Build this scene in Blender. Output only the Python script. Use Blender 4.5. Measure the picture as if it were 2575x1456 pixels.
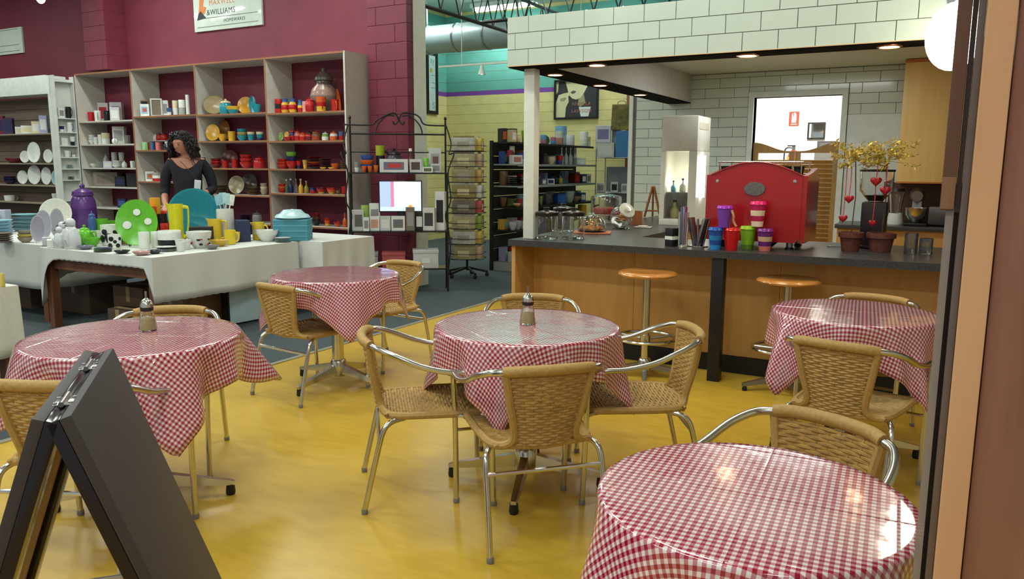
import bpy, bmesh, math, random
from math import sin, cos, pi, radians, sqrt
from mathutils import Vector, Matrix

for _o in list(bpy.data.objects):
    bpy.data.objects.remove(_o, do_unlink=True)
SC = bpy.context.scene
COL = SC.collection
random.seed(7)

# ------------------------------------------------------------------ camera
CAMH = 1.42
FPX, PITCH, YAW, ROLL = 1958.0, radians(8.993), radians(29.19), radians(0.2876)
_fw = Vector((-sin(YAW)*cos(PITCH), cos(YAW)*cos(PITCH), -sin(PITCH)))
_r0 = Vector((cos(YAW), sin(YAW), 0)); _u0 = _r0.cross(_fw)
_R = cos(ROLL)*_r0 + sin(ROLL)*_u0
_U = -sin(ROLL)*_r0 + cos(ROLL)*_u0
CAM = Vector((0, 0, CAMH))
cd = bpy.data.cameras.new('camera'); cam = bpy.data.objects.new('camera', cd); COL.objects.link(cam)
cd.sensor_fit = 'HORIZONTAL'; cd.sensor_width = 36.0; cd.lens = FPX/2575*36.0
cd.clip_start = 0.05; cd.clip_end = 60
_m = Matrix((_R, _U, -_fw)).transposed().to_4x4(); _m.translation = CAM
cam.matrix_world = _m
SC.camera = cam

def ray(px, py): return _fw + _R*((px-1287.5)/FPX) - _U*((py-728)/FPX)
def atz(px, py, z): d = ray(px, py); return CAM + d*((z-CAMH)/d.z)      # survey point at a height
def aty(px, py, Y): d = ray(px, py); return CAM + d*(Y/d.y)             # survey point on a plane along x
def atx(px, py, X): d = ray(px, py); return CAM + d*(X/d.x)
def mpp(p): return (Vector(p)-CAM).dot(_fw)/FPX                         # metres per pixel at a point
def proj(p):
    v = Vector(p)-CAM; w = v.dot(_fw)
    return (1287.5+FPX*v.dot(_R)/w, 728-FPX*v.dot(_U)/w)

# ------------------------------------------------------------------ world, exposure
W = bpy.data.worlds.new('hall_ambient'); SC.world = W; W.use_nodes = True
W.node_tree.nodes['Background'].inputs[0].default_value = (0.86, 0.93, 0.90, 1)
W.node_tree.nodes['Background'].inputs[1].default_value = 0.55
vs = SC.view_settings
vs.view_transform = 'Standard'; vs.look = 'None'; vs.gamma = 1.0; vs.use_curve_mapping = False
vs.exposure = -0.15

def lamp(name, kind, loc, power, color=(1, 1, 1), size=1.0, size_y=None, rot=(0, 0, 0), **kw):
    l = bpy.data.lights.new(name, kind); l.energy = power; l.color = color
    if kind == 'AREA':
        l.shape = 'RECTANGLE' if size_y else 'SQUARE'; l.size = size
        if size_y: l.size_y = size_y
    elif kind in ('POINT', 'SPOT'):
        l.shadow_soft_size = size
    for k, v in kw.items(): setattr(l, k, v)
    o = bpy.data.objects.new(name, l); COL.objects.link(o); o.location = loc; o.rotation_euler = rot
    return o

HALLC = 4.3          # hall ceiling height
TUBEW = (0.93, 1.0, 0.93)
# fluorescent battens of the hall and some added ones; the housings are built with the ceiling further down
FIXT = [(-1.6, 1.2), (-4.8, 1.2), (-8.0, 1.2), (-1.6, 3.9), (-4.8, 3.9), (-8.0, 3.9), (-11.2, 1.2), (-11.4, 4.2), (-14.2, 2.6), (-14.0, 5.2), (-1.2, -1.4), (-4.6, -1.4), (1.6, -1.4),  # far-left and behind-viewer ones are unseen, added to brighten wall and jamb
        (-6.4, 6.2), (-9.4, 6.2)]
for _x, _y in FIXT:
    lamp('fluorescent_light', 'AREA', (_x, _y, HALLC-.17), 46, TUBEW, 1.2, .22)
FARFIX = [(-7.15, 12.5), (-8.03, 11.05), (-5.2, 12.2), (-6.8, 9.4), (-4.6, 9.3)]
for _x, _y in FARFIX:
    lamp('fluorescent_light', 'AREA', (_x, _y, HALLC-.17), 26, (0.94, 1.0, 0.95), 1.2, .22)

# ------------------------------------------------------------------ colour and materials
def lin(c):
    def f(v):
        v = v/255.0
        return v/12.92 if v <= .04045 else ((v+.055)/1.055)**2.4
    return (f(c[0]), f(c[1]), f(c[2]), 1)

MATS = {}
def M(name, col=(200, 200, 200), rough=.5, metal=0., var=.025, scale=12., bump=0., emit=0., trans=0., alpha=1.,
      coat=0., ior=1.45, stretch=None, col2=None, spec=None):
    """principled surface with a soft procedural mottle"""
    if name in MATS: return MATS[name]
    m = bpy.data.materials.new(name); m.use_nodes = True; nt = m.node_tree
    b = nt.nodes['Principled BSDF']
    c = lin(col)
    b.inputs['Roughness'].default_value = rough; b.inputs['Metallic'].default_value = metal
    b.inputs['IOR'].default_value = ior
    if spec is not None: b.inputs['Specular IOR Level'].default_value = spec
    if coat: b.inputs['Coat Weight'].default_value = coat; b.inputs['Coat Roughness'].default_value = .08
    if trans: b.inputs['Transmission Weight'].default_value = trans
    if alpha < 1: b.inputs['Alpha'].default_value = alpha
    tc = nt.nodes.new('ShaderNodeTexCoord'); mp = nt.nodes.new('ShaderNodeMapping')
    nt.links.new(tc.outputs['Object'], mp.inputs['Vector'])
    if stretch: mp.inputs['Scale'].default_value = stretch
    nz = nt.nodes.new('ShaderNodeTexNoise'); nz.inputs['Scale'].default_value = scale; nz.inputs['Detail'].default_value = 4
    nt.links.new(mp.outputs[0], nz.inputs['Vector'])
    rp = nt.nodes.new('ShaderNodeValToRGB'); nt.links.new(nz.outputs['Fac'], rp.inputs['Fac'])
    e = rp.color_ramp.elements
    lo = tuple(max(0, v*(1-var*2)) for v in c[:3])+(1,); hi = tuple(min(1, v*(1+var*2)) for v in c[:3])+(1,)
    if col2: hi = lin(col2); lo = c
    e[0].position = .33; e[0].color = lo; e[1].position = .67; e[1].color = hi
    nt.links.new(rp.outputs['Color'], b.inputs['Base Color'])
    if bump:
        bp = nt.nodes.new('ShaderNodeBump'); bp.inputs['Strength'].default_value = bump; bp.inputs['Distance'].default_value = .004
        nt.links.new(nz.outputs['Fac'], bp.inputs['Height']); nt.links.new(bp.outputs[0], b.inputs['Normal'])
    if emit:
        b.inputs['Emission Color'].default_value = c; b.inputs['Emission Strength'].default_value = emit
    MATS[name] = m
    return m

def gingham(name, cell, red=(150, 14, 42), white=(224, 212, 212), rough=.16):
    m = bpy.data.materials.new(name); m.use_nodes = True; nt = m.node_tree; N = nt.nodes.new; Lk = nt.links.new
    b = nt.nodes['Principled BSDF']; b.inputs['Roughness'].default_value = rough
    uv = N('ShaderNodeUVMap'); uv.uv_map = 'cloth'
    sp = N('ShaderNodeSeparateXYZ'); Lk(uv.outputs[0], sp.inputs[0])
    outs = []
    for ax in (0, 1):
        a = N('ShaderNodeMath'); a.operation = 'MULTIPLY'; a.inputs[1].default_value = 1/(2*cell); Lk(sp.outputs[ax], a.inputs[0])
        f = N('ShaderNodeMath'); f.operation = 'FRACT'; Lk(a.outputs[0], f.inputs[0])
        g = N('ShaderNodeMath'); g.operation = 'GREATER_THAN'; g.inputs[1].default_value = .5; Lk(f.outputs[0], g.inputs[0])
        outs.append(g)
    s = N('ShaderNodeMath'); s.operation = 'ADD'; Lk(outs[0].outputs[0], s.inputs[0]); Lk(outs[1].outputs[0], s.inputs[1])
    h = N('ShaderNodeMath'); h.operation = 'MULTIPLY'; h.inputs[1].default_value = .5; Lk(s.outputs[0], h.inputs[0])
    rp = N('ShaderNodeValToRGB'); rp.color_ramp.interpolation = 'CONSTANT'; Lk(h.outputs[0], rp.inputs['Fac'])
    e = rp.color_ramp.elements; e[0].position = 0; e[0].color = lin(white)
    e[1].position = .4; e[1].color = lin(tuple((white[i]*.52+red[i]*.48) for i in range(3)))
    k = e.new(.9); k.color = lin(red)
    Lk(rp.outputs[0], b.inputs['Base Color'])
    b.inputs['Coat Weight'].default_value = .8; b.inputs['Coat Roughness'].default_value = .07
    # packing creases: fine ridges on a grid, and a slight ripple
    rid = []
    for ax in (0, 1):
        a = N('ShaderNodeMath'); a.operation = 'PINGPONG'; a.inputs[1].default_value = .14; Lk(sp.outputs[ax], a.inputs[0])
        d = N('ShaderNodeMath'); d.operation = 'DIVIDE'; d.inputs[1].default_value = .0035; Lk(a.outputs[0], d.inputs[0])
        c = N('ShaderNodeMath'); c.operation = 'SUBTRACT'; c.inputs[0].default_value = 1; c.use_clamp = True; Lk(d.outputs[0], c.inputs[1]); rid.append(c)
    mxr = N('ShaderNodeMath'); mxr.operation = 'MAXIMUM'; Lk(rid[0].outputs[0], mxr.inputs[0]); Lk(rid[1].outputs[0], mxr.inputs[1])
    nz = N('ShaderNodeTexNoise'); nz.inputs['Scale'].default_value = 9; Lk(uv.outputs[0], nz.inputs['Vector'])
    ad = N('ShaderNodeMath'); ad.operation = 'MULTIPLY_ADD'; ad.inputs[1].default_value = 2.2; Lk(nz.outputs[0], ad.inputs[0]); Lk(mxr.outputs[0], ad.inputs[2])
    bp = N('ShaderNodeBump'); bp.inputs['Strength'].default_value = .5; bp.inputs['Distance'].default_value = .0012; Lk(ad.outputs[0], bp.inputs['Height'])
    Lk(bp.outputs[0], b.inputs['Normal']); Lk(bp.outputs[0], b.inputs['Coat Normal'])
    MATS[name] = m
    return m

def wood(name, dark, light, axis=2, scale=3., rough=.4, coat=0.):
    st = [8., 8., 8.]; st[axis] = .7
    return M(name, dark, rough, 0, scale=scale, stretch=tuple(st), col2=light, coat=coat)

# ------------------------------------------------------------------ mesh building
class G:
    """collects faces, then builds one mesh"""
    def __init__(s): s.v = []; s.f = []; s.m = []; s.uv = None
    def add(s, vs_, fs, mi=0):
        b = len(s.v); s.v += [tuple(p) for p in vs_]
        for f in fs: s.f.append(tuple(b+i for i in f)); s.m.append(mi)
        return s
    def box(s, x0, x1, y0, y1, z0, z1, mi=0, mat=None, ch=0.):
        if ch > 0:
            c = min(ch, (x1-x0)/2.01, (y1-y0)/2.01, (z1-z0)/2.01)
            bm = bmesh.new(); bmesh.ops.create_cube(bm, size=1)
            for q in bm.verts: q.co = Vector(((x0+x1)/2+q.co.x*(x1-x0), (y0+y1)/2+q.co.y*(y1-y0), (z0+z1)/2+q.co.z*(z1-z0)))
            bmesh.ops.bevel(bm, geom=bm.edges[:], offset=c, segments=2, profile=.6, affect='EDGES')
            bm.verts.index_update()
            P = [q.co.copy() for q in bm.verts]; Fc = [[q.index for q in f.verts] for f in bm.faces]; bm.free()
        else:
            P = [Vector(p) for p in [(x0, y0, z0), (x1, y0, z0), (x1, y1, z0), (x0, y1, z0), (x0, y0, z1), (x1, y0, z1), (x1, y1, z1), (x0, y1, z1)]]
            Fc = [(0, 3, 2, 1), (4, 5, 6, 7), (0, 1, 5, 4), (1, 2, 6, 5), (2, 3, 7, 6), (3, 0, 4, 7)]
        if mat is not None: P = [mat @ p for p in P]
        return s.add(P, Fc, mi)
    def lathe(s, prof, n=20, c=(0, 0, 0), bands=None, mat=None, mi=0, squash=1.):
        P = []; Fc = []
        for r, z in prof:
            for i in range(n):
                a = 2*pi*i/n; p = Vector((c[0]+r*cos(a), c[1]+r*sin(a)*squash, c[2]+z)); P.append(mat @ p if mat else p)
        b = len(s.v); s.v += [tuple(p) for p in P]
        for k in range(len(prof)-1):
            for i in range(n):
                j = (i+1) % n
                s.f.append((b+k*n+i, b+k*n+j, b+(k+1)*n+j, b+(k+1)*n+i)); s.m.append(bands[k] if bands else mi)
        for k, o in ((0, -1), (len(prof)-1, 1)):
            if prof[k][0] > 1e-5:
                ids = [b+k*n+i for i in range(n)]
                s.f.append(tuple(ids if o > 0 else ids[::-1])); s.m.append(bands[max(0, min(k, len(bands)-1))] if bands else mi)
        return s
    def tube(s, pts, r, n=8, closed=False, mi=0, cap=True):
        pts = [Vector(p) for p in pts]; L = len(pts); P = []
        rs = r if isinstance(r, (list, tuple)) else [r]*L
        up = None
        for i in range(L):
            if closed: t = (pts[(i+1) % L]-pts[i-1])
            else: t = pts[min(i+1, L-1)]-pts[max(i-1, 0)]
            t.normalize()
            if up is None:
                up = Vector((0, 0, 1)) if abs(t.z) < .9 else Vector((1, 0, 0))
            a = t.cross(up)
            if a.length < 1e-6: a = t.cross(Vector((0, 1, .1)))
            a.normalize(); up = a.cross(t).normalized()
            for k in range(n):
                th = 2*pi*k/n; P.append(pts[i]+(a*cos(th)+up*sin(th))*rs[i])
        b = len(s.v); s.v += [tuple(p) for p in P]
        for i in range(L if closed else L-1):
            i2 = (i+1) % L
            for k in range(n):
                k2 = (k+1) % n
                s.f.append((b+i*n+k, b+i*n+k2, b+i2*n+k2, b+i2*n+k)); s.m.append(mi)
        if not closed and cap:
            s.f.append(tuple(b+k for k in range(n))[::-1]); s.m.append(mi)
            s.f.append(tuple(b+(L-1)*n+k for k in range(n))); s.m.append(mi)
        return s
    def prism(s, poly, t0, t1, fn, mi=0, side=None):
        """poly in 2d swept from t0 to t1; fn(u,v,t) -> point"""
        n = len(poly); P = [fn(u, v, t0) for u, v in poly]+[fn(u, v, t1) for u, v in poly]
        s.add(P, [tuple(range(n))[::-1], tuple(range(n, 2*n))], mi)
        b = len(s.v)-2*n
        for i in range(n):
            j = (i+1) % n
            s.f.append((b+i, b+j, b+n+j, b+n+i)); s.m.append(mi if side is None else side)
        return s
    def grid(s, fn, nu, nv, mi=0, wrap=False):
        P = [fn(i/nu, j/nv) for j in range(nv+1) for i in range(nu+(0 if wrap else 1))]
        w = nu if wrap else nu+1; b = len(s.v); s.v += [tuple(p) for p in P]
        for j in range(nv):
            for i in range(nu):
                i2 = (i+1) % w
                s.f.append((b+j*w+i, b+j*w+i2, b+(j+1)*w+i2, b+(j+1)*w+i)); s.m.append(mi)
        return s
    def mesh(s, name, mats, smooth=38, fix=True):
        me = bpy.data.meshes.new(name); me.from_pydata(s.v, [], s.f)
        for m in (mats if isinstance(mats, (list, tuple)) else [mats]): me.materials.append(m)
        if len(me.materials) > 1: me.polygons.foreach_set('material_index', s.m)
        if fix:
            bm = bmesh.new(); bm.from_mesh(me); bmesh.ops.recalc_face_normals(bm, faces=bm.faces); bm.to_mesh(me); bm.free()
        if smooth:
            me.polygons.foreach_set('use_smooth', [True]*len(me.polygons)); me.set_sharp_from_angle(angle=radians(smooth))
        me.update()
        return me

def smoothpath(pts, sub=6, closed=False):
    pts = [Vector(p) for p in pts]; out = []; n = len(pts)
    for i in range(n if closed else n-1):
        if closed: p = [pts[(i+k-1) % n] for k in range(4)]
        else: p = [pts[max(0, i-1)], pts[i], pts[i+1], pts[min(n-1, i+2)]]
        for k in range(sub):
            t = k/sub
            out.append(.5*((2*p[1])+(p[2]-p[0])*t+(2*p[0]-5*p[1]+4*p[2]-p[3])*t*t+(3*p[1]-p[0]-3*p[2]+p[3])*t**3))
    if not closed: out.append(pts[-1])
    return out

# ------------------------------------------------------------------ scene objects
def put(name, me, parent=None, loc=(0, 0, 0), rot=(0, 0, 0), scale=(1, 1, 1)):
    o = bpy.data.objects.new(name, me); COL.objects.link(o)
    o.location = loc; o.rotation_euler = rot; o.scale = scale
    if parent: o.parent = parent
    return o
def ob(name, g, mats, parent=None, smooth=38, **k):
    return put(name, g.mesh(name, mats, smooth), parent, **k)
def tag(o, label=None, cat=None, group=None, kind=None):
    if label: o['label'] = label
    if cat: o['category'] = cat
    if group: o['group'] = group
    if kind: o['kind'] = kind
    return o
def thing(name, label, cat, loc=(0, 0, 0), rz=0., group=None, scale=(1, 1, 1)):
    o = bpy.data.objects.new(name, None); COL.objects.link(o); o.empty_display_size = .1
    o.location = loc; o.rotation_euler = (0, 0, rz); o.scale = scale
    return tag(o, label, cat, group)
def struct(name, g, mats, parent=None, smooth=0, label=None):
    o = ob(name, g, mats, parent, smooth)
    if parent is None: o['kind'] = 'structure'
    if label: o['label'] = label
    return o
def copy_tree(o, parent=None):
    c = o.copy(); COL.objects.link(c); c.parent = parent
    for ch in o.children: copy_tree(ch, c)
    return c
_mc = {}
def cached(key, fn):
    if key not in _mc: _mc[key] = fn()
    return _mc[key]
def text_mesh(body, size, mat, align='CENTER', extrude=.001, spacing=1.0):
    cu = bpy.data.curves.new('lettering', 'FONT'); cu.body = body; cu.size = size; cu.extrude = extrude
    cu.align_x = align; cu.align_y = 'CENTER'; cu.space_character = spacing; cu.resolution_u = 3
    t = bpy.data.objects.new('lettering', cu); COL.objects.link(t)
    bpy.context.view_layer.update()
    me = bpy.data.meshes.new_from_object(t.evaluated_get(bpy.context.evaluated_depsgraph_get()))
    bpy.data.objects.remove(t, do_unlink=True)
    me.materials.clear(); me.materials.append(mat)
    return me

# common materials
WHITE = M('white_paint', (214, 216, 208), .6)
CHROME = M('polished_aluminium', (205, 203, 198), .2, 1.0, var=.02)
STEEL = M('brushed_steel', (150, 150, 152), .32, 1.0, var=.03)
BLACK = M('black_plastic', (22, 22, 24), .45)
BLKMET = M('black_iron', (20, 19, 21), .5)
GLASS = M('clear_glass', (250, 250, 249), .02, trans=1.0, var=0)
# ================================================================== the setting
# ---- floors
def vinyl():
    m = bpy.data.materials.new('yellow_vinyl'); m.use_nodes = True; nt = m.node_tree; N = nt.nodes.new; Lk = nt.links.new
    b = nt.nodes['Principled BSDF']; b.inputs['Roughness'].default_value = .24
    tc = N('ShaderNodeTexCoord'); mp = N('ShaderNodeMapping'); Lk(tc.outputs['Object'], mp.inputs[0])
    mp.inputs['Rotation'].default_value = (0, 0, radians(-28)); mp.inputs['Scale'].default_value = (2.0, 7, 1)
    n1 = N('ShaderNodeTexNoise'); n1.inputs['Scale'].default_value = 3.2; n1.inputs['Detail'].default_value = 7; n1.inputs['Roughness'].default_value = .62
    Lk(mp.outputs[0], n1.inputs[0])
    rp = N('ShaderNodeValToRGB'); Lk(n1.outputs[0], rp.inputs[0]); e = rp.color_ramp.elements
    e[0].position = .3; e[0].color = lin((196, 156, 48)); e[1].position = .72; e[1].color = lin((212, 174, 62))
    n2 = N('ShaderNodeTexNoise'); n2.inputs['Scale'].default_value = 160; n2.inputs['Detail'].default_value = 2; Lk(tc.outputs['Object'], n2.inputs[0])
    mx = N('ShaderNodeMix'); mx.data_type = 'RGBA'; mx.blend_type = 'MULTIPLY'; mx.inputs[0].default_value = .16
    Lk(rp.outputs[0], mx.inputs[6]); Lk(n2.outputs[0], mx.inputs[7]); Lk(mx.outputs[2], b.inputs['Base Color'])
    rr = N('ShaderNodeMapRange'); rr.inputs[3].default_value = .26; rr.inputs[4].default_value = .36
    Lk(n1.outputs[0], rr.inputs[0]); Lk(rr.outputs[0], b.inputs['Roughness'])
    return m
EDGE = -4.16
fl = struct('floor', G().box(EDGE, 3.0, -2.5, 9.6, -.1, 0), vinyl())
fl['label'] = 'streaky yellow vinyl floor of the cafe'
cp = struct('floor_carpet', G().box(-17.0, EDGE-.012, -2.5, 13.2, -.1, .0), M('grey_carpet', (66, 76, 80), .95, var=.12, scale=260, bump=.5))
cp['label'] = 'dark blue-grey carpet of the shop floor'
struct('floor_store', G().box(EDGE, 3.0, 9.6, 13.2, -.1, 0), MATS['grey_carpet'])
struct('trim_1', G().box(EDGE-.03, EDGE+.012, -2.5, 9.6, 0, .006), M('edge_strip', (170, 168, 150), .4, .6))

# ---- outer shell
struct('ceiling', G().box(-17.0, 3.0, -2.5, 13.2, HALLC, HALLC+.1), M('ceiling_board', (196, 202, 196), .8))
struct('wall_right', G().box(3.0, 3.1, -2.5, 13.2, 0, HALLC), M('hall_cream', (205, 200, 185), .8))
struct('wall_left', G().box(-17.1, -17.0, -2.5, 13.2, 0, HALLC), M('burgundy_paint', (114, 42, 60), .6, var=.04, scale=4))
BURG = MATS['burgundy_paint']
wb = struct('wall_back', G().box(-17.0, -5.467, 7.45, 7.60, 0, HALLC), BURG, label='burgundy painted wall behind the bookcases')
# white rear skin and end of the burgundy wall
struct('wall_end', G().box(-5.466, -5.454, 7.452, 7.68, 0, HALLC), M('end_white', (226, 228, 216), .6))
struct('wall_back_skin', G().box(-17.0, -5.467, 7.602, 7.68, 0, HALLC), MATS['end_white'])
# block piers
def blockpier(name, x0, x1, y0, y1, z0, z1, mat, ch=.2, label=None):
    core = struct(name, G().box(x0+.006, x1-.006, y0+.006, y1, z0, z1), mat, label=label)
    k = 0; z = z0
    while z < z1-.01:
        zt = min(z+ch, z1); xs = [x0, x0+.40, x1] if k % 2 == 0 else [x0, x0+.13, x1]
        for a, b_ in zip(xs, xs[1:]):
            if b_-a < .02 or a >= x1: continue
            ob('block', G().box(a+.003, min(b_, x1)-.003, y0, y1-.002, z+.003, zt-.003, ch=.004), mat, core, smooth=0)
        z = zt; k += 1
    return core
blockpier('wall_pier_right', -6.03, -5.46, 7.33, 7.45, 0, HALLC, BURG, label='burgundy block pier beside the bookcase')
blockpier('wall_pier_left', -11.05, -10.55, 7.12, 7.45, 2.75, HALLC, BURG, label='burgundy block pilaster above the bookcase')

# ---- the far room: yellow wall with purple band and turquoise top, laid in courses
YEL = M('yellow_paint', (214, 204, 142), .7, var=.03, scale=5); TEAL = M('turquoise_paint', (104, 176, 166), .7, var=.03, scale=5)
PURP = M('purple_paint', (122, 70, 160), .6)
def coursed(name, fn, label):
    """fn(g, d, z0, z1) adds a wall slab d proud of the core"""
    g = G(); fn(g, 0, 0, HALLC); core = struct(name, g, YEL, label=label)
    zs = [2.756-.176*k for k in range(15, -1, -1)]+[2.834+.176*k for k in range(0, 9)]
    for a, b_ in zip(zs, zs[1:]):
        if b_ > HALLC: b_ = HALLC
        m = PURP if abs(a-2.756) < .001 else (TEAL if a > 2.8 else YEL)
        g = G(); fn(g, .006, a+(.0025 if m is not PURP else 0), b_-(.0025 if m is not PURP else 0))
        ob('block_course', g, m, core, smooth=0)
    return core
coursed('wall_far', lambda g, d, a, b_: g.box(-8.75, 3.0, 13.0-d, 13.1-d*3, a, b_), 'yellow block wall with purple band and turquoise top')
coursed('wall_far_left', lambda g, d, a, b_: g.box(-8.85+d*3, -8.75+d, 7.805, 12.993, a, b_), 'turquoise and yellow side wall of the far shop')
# far door-height timber post seen at the yellow wall's right end
tag(ob('timber_post', G().box(-4.93, -4.80, 12.78, 12.92, 0, 3.1, ch=.006), wood('red_timber', (110, 60, 36), (140, 82, 50))),
    'reddish timber post standing against the yellow wall', 'post')

# ---- tiled kitchen wall with doorway
YW = 8.754
TILE = M('white_glazed_tile', (196, 206, 194), .18, var=.02, scale=3, coat=.3)
GROUT = M('grey_grout', (112, 116, 112), .85)
DX0, DX1, DZ = -1.92, -1.04, 2.16
g = G(); g.box(-3.286, DX0, YW, YW+.12, 0, 2.47).box(DX1, 3.0, YW, YW+.12, 0, 2.47).box(DX0, DX1, YW, YW+.12, DZ, 2.47)
kw = struct('wall_kitchen', g, GROUT, label='white tiled kitchen wall behind the counter')
PX1 = -.985     # plain splash panel begins right of the door frame
tw, th = .319, .105
z = 2.063+th*3; rows = [(z, 2.426)]
while z > .80: rows.append((z-th, z)); z -= th
for k, (z0, z1) in enumerate(rows):
    off = -2.456 if k % 2 == 0 else -2.456+tw/2
    x = off-tw*4
    while x < .1:
        a, b_ = max(x, -3.25), min(x+tw, .1); x += tw
        if b_-a < .02: continue
        segs = [(a, b_)]
        if z0 < DZ+.05:      # clear of the door architrave
            segs = []
            if z1 > DZ+.075 and b_ > DX0-.06 and a < DX1+.06:
                ob('tile', G().box(max(a, DX0-.058)+.0022, min(b_, DX1+.058)-.0022, YW-.007, YW-.0005, DZ+.057, z1-.0022, ch=.0015), TILE, kw, smooth=0)
            if a < DX0-.06: segs.append((a, min(b_, DX0-.06)))
            if b_ > DX1+.06: segs.append((max(a, DX1+.06), b_))
        for s0, s1 in segs:
            if s1-s0 < .015: continue
            if s0 > DX1 and z1 < 1.97: continue
            zz0 = z0
            ob('tile', G().box(s0+.0022, s1-.0022, YW-.007, YW-.0005, zz0+.0022, z1-.0022, ch=.0015), TILE, kw, smooth=0)
ob('splash_panel', G().box(DX1+.062, .1, YW-.006, YW-.0005, .8, 1.958, ch=.002), M('splash_white', (206, 214, 210), .3), kw, smooth=0)
ob('power_outlet', G().box(-.93, -.83, YW-.018, YW-.007, 1.60, 1.67, ch=.003), WHITE, kw)
struct('trim_2', G().box(-3.33, -3.285, YW-.03, YW+.12, 0, 2.47), WHITE)
dr = G(); dr.box(DX0-.055, DX0, YW-.03, YW+.13, 0, DZ+.055).box(DX1, DX1+.055, YW-.03, YW+.13, 0, DZ+.055).box(DX0, DX1, YW-.03, YW+.13, DZ, DZ+.055)
struct('door_1', dr, M('door_frame_white', (206, 214, 208), .45), label='white door frame in the tiled wall')
# bright store room behind the doorway
g = G(); g.box(-3.2, .2, 10.8, 10.9, 0, 2.75)
struct('wall_store_back', g, M('store_white', (232, 232, 226), .7))
struct('wall_store_left', G().box(-3.2, -3.1, YW+.125, 10.795, 0, 2.75), MATS['store_white'])
struct('wall_store_right', G().box(.1, .2, YW+.125, 10.795, 0, 2.75), MATS['store_white'])
struct('ceiling_store', G().box(-3.2, .2, YW+.125, 10.9, 2.752, 2.80), MATS['store_white'])

# ---- canopy over the counter
YC, FX0, FX1 = 5.072, -2.877, 2.6
FZ0, FZ1 = 2.133, 2.473
g = G(); g.box(FX0, FX1, YC, YC+.205, FZ0, FZ1).box(FX0, -2.61, YC+.205, YW-.01, FZ0, FZ1)
can = struct('ceiling_canopy', g, M('canopy_paint', (190, 186, 180), .7), label='white tiled canopy bulkhead over the counter')
struct('ceiling_kitchen', G().box(-2.608, FX1, YC+.207, YW-.01, 2.43, 2.47), M('kitchen_ceiling', (205, 212, 208), .7))
g = G(); g.box(FX0+.004, FX1, YC+.004, YC+.205, FZ0-.010, FZ0).box(FX0+.004, -2.612, YC+.205, YW-.012, FZ0-.010, FZ0)
ob('soffit', g, M('black_soffit', (22, 20, 22), .95, spec=.1), can, smooth=0)
ob('edge_bead', G().box(FX0-.004, FX1, YC-.014, YC+.003, FZ0-.003, FZ0+.002), M('cream_bead', (220, 190, 150), .5), can, smooth=0)
ob('grout_back', G().box(FX0, FX1, YC-.004, YC, FZ0, FZ1), GROUT, can, smooth=0)
tw2, th2 = .2145, (FZ1-FZ0)/3
for k in range(3):
    z0 = FZ0+th2*k
    x = FX0+(.172 if k != 1 else .065)-tw2
    while x < .6:
        a, b_ = max(x, FX0), x+tw2; x += tw2
        ob('tile', G().box(a+.0022, b_-.0022, YC-.011, YC-.003, z0+.002, z0+th2-.002, ch=.0012), TILE, can, smooth=0)
tag(ob('support_column', G().box(-2.79, -2.705, 5.16, 5.245, .882, FZ0-.011, ch=.003), M('column_white', (214, 214, 204), .5)),
    'slim white square column standing on the counter corner', 'column')

# downlights in the black soffit
WARM = M('warm_bulb', (255, 214, 170), .4, emit=22.)
RING = M('copper_ring', (190, 120, 80), .3, .9)
def downlight(x, y, lab, power=12):
    t = thing('downlight', lab, 'downlight', (x, y, FZ0-.0105), 0, 'downlights in the canopy soffit')
    ob('trim_ring', G().lathe([(.056, 0), (.070, 0), (.070, -.006), (.056, -.009), (.056, 0)], 20), RING, t)
    ob('bulb', G().lathe([(0.0, -.010), (.03, -.0095), (.050, -.007), (.054, -.001)], 16), WARM, t)
    lamp('downlight_spot', 'SPOT', (x, y, FZ0-.04), power, (1.0, .72, .45), .04, spot_size=radians(120), spot_blend=.8)
for i, (x, y, lab) in enumerate([
        (-2.735, 5.56, 'lit downlight in left soffit, nearest the white column'),
        (-2.735, 6.45, 'lit downlight in left soffit, middle of the three'),
        (-2.735, 7.45, 'lit downlight in left soffit, furthest from the column'),
        (-2.22, 5.17, 'downlight in front soffit next to the white column'),
        (-1.19, 5.17, 'downlight in front soffit above the red coffee machine'),
        (-.38, 5.17, 'downlight in front soffit above the potted ornaments')]):
    downlight(x, y, lab)
lamp('kitchen_batten_light', 'AREA', (-1.3, 7.1, 2.41), 26, (.95, 1, .96), 1.2, .3)
lamp('store_room_light', 'AREA', (-1.5, 9.8, 2.70), 95, (1, .98, .92), 1.2, .6)

# ---- lamps on the ceilings
TUBE = M('fluorescent_tube', (240, 255, 244), .4, emit=16.)
HOUS = M('batten_housing', (220, 226, 222), .5)
def batten(x, y, lab, grp):
    t = thing('fluorescent_batten', lab, 'ceiling light', (x, y, HALLC), 0, grp)
    ob('housing', G().box(-.66, .66, -.13, .13, -.075, 0, ch=.006), HOUS, t)
    for s in (-.06, .06):
        ob('tube', G().tube([(-.6, s, -.105), (.6, s, -.105)], .019, 10), TUBE, t)
        for e in (-.615, .615): ob('end_holder', G().box(e-.016, e+.016, s-.02, s+.02, -.135, -.075), HOUS, t)
FL = ['bright fluorescent batten above the turquoise wall, right of the silver duct end', 'bright fluorescent batten half hidden by the white wall end']
for i, (x, y) in enumerate(FARFIX):
    batten(x, y, (FL+['fluorescent batten above the framed portrait poster', 'fluorescent batten behind the white wall end', 'fluorescent batten above the kitchenware gondola'])[i], 'fluorescent battens in the far shop')
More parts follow.
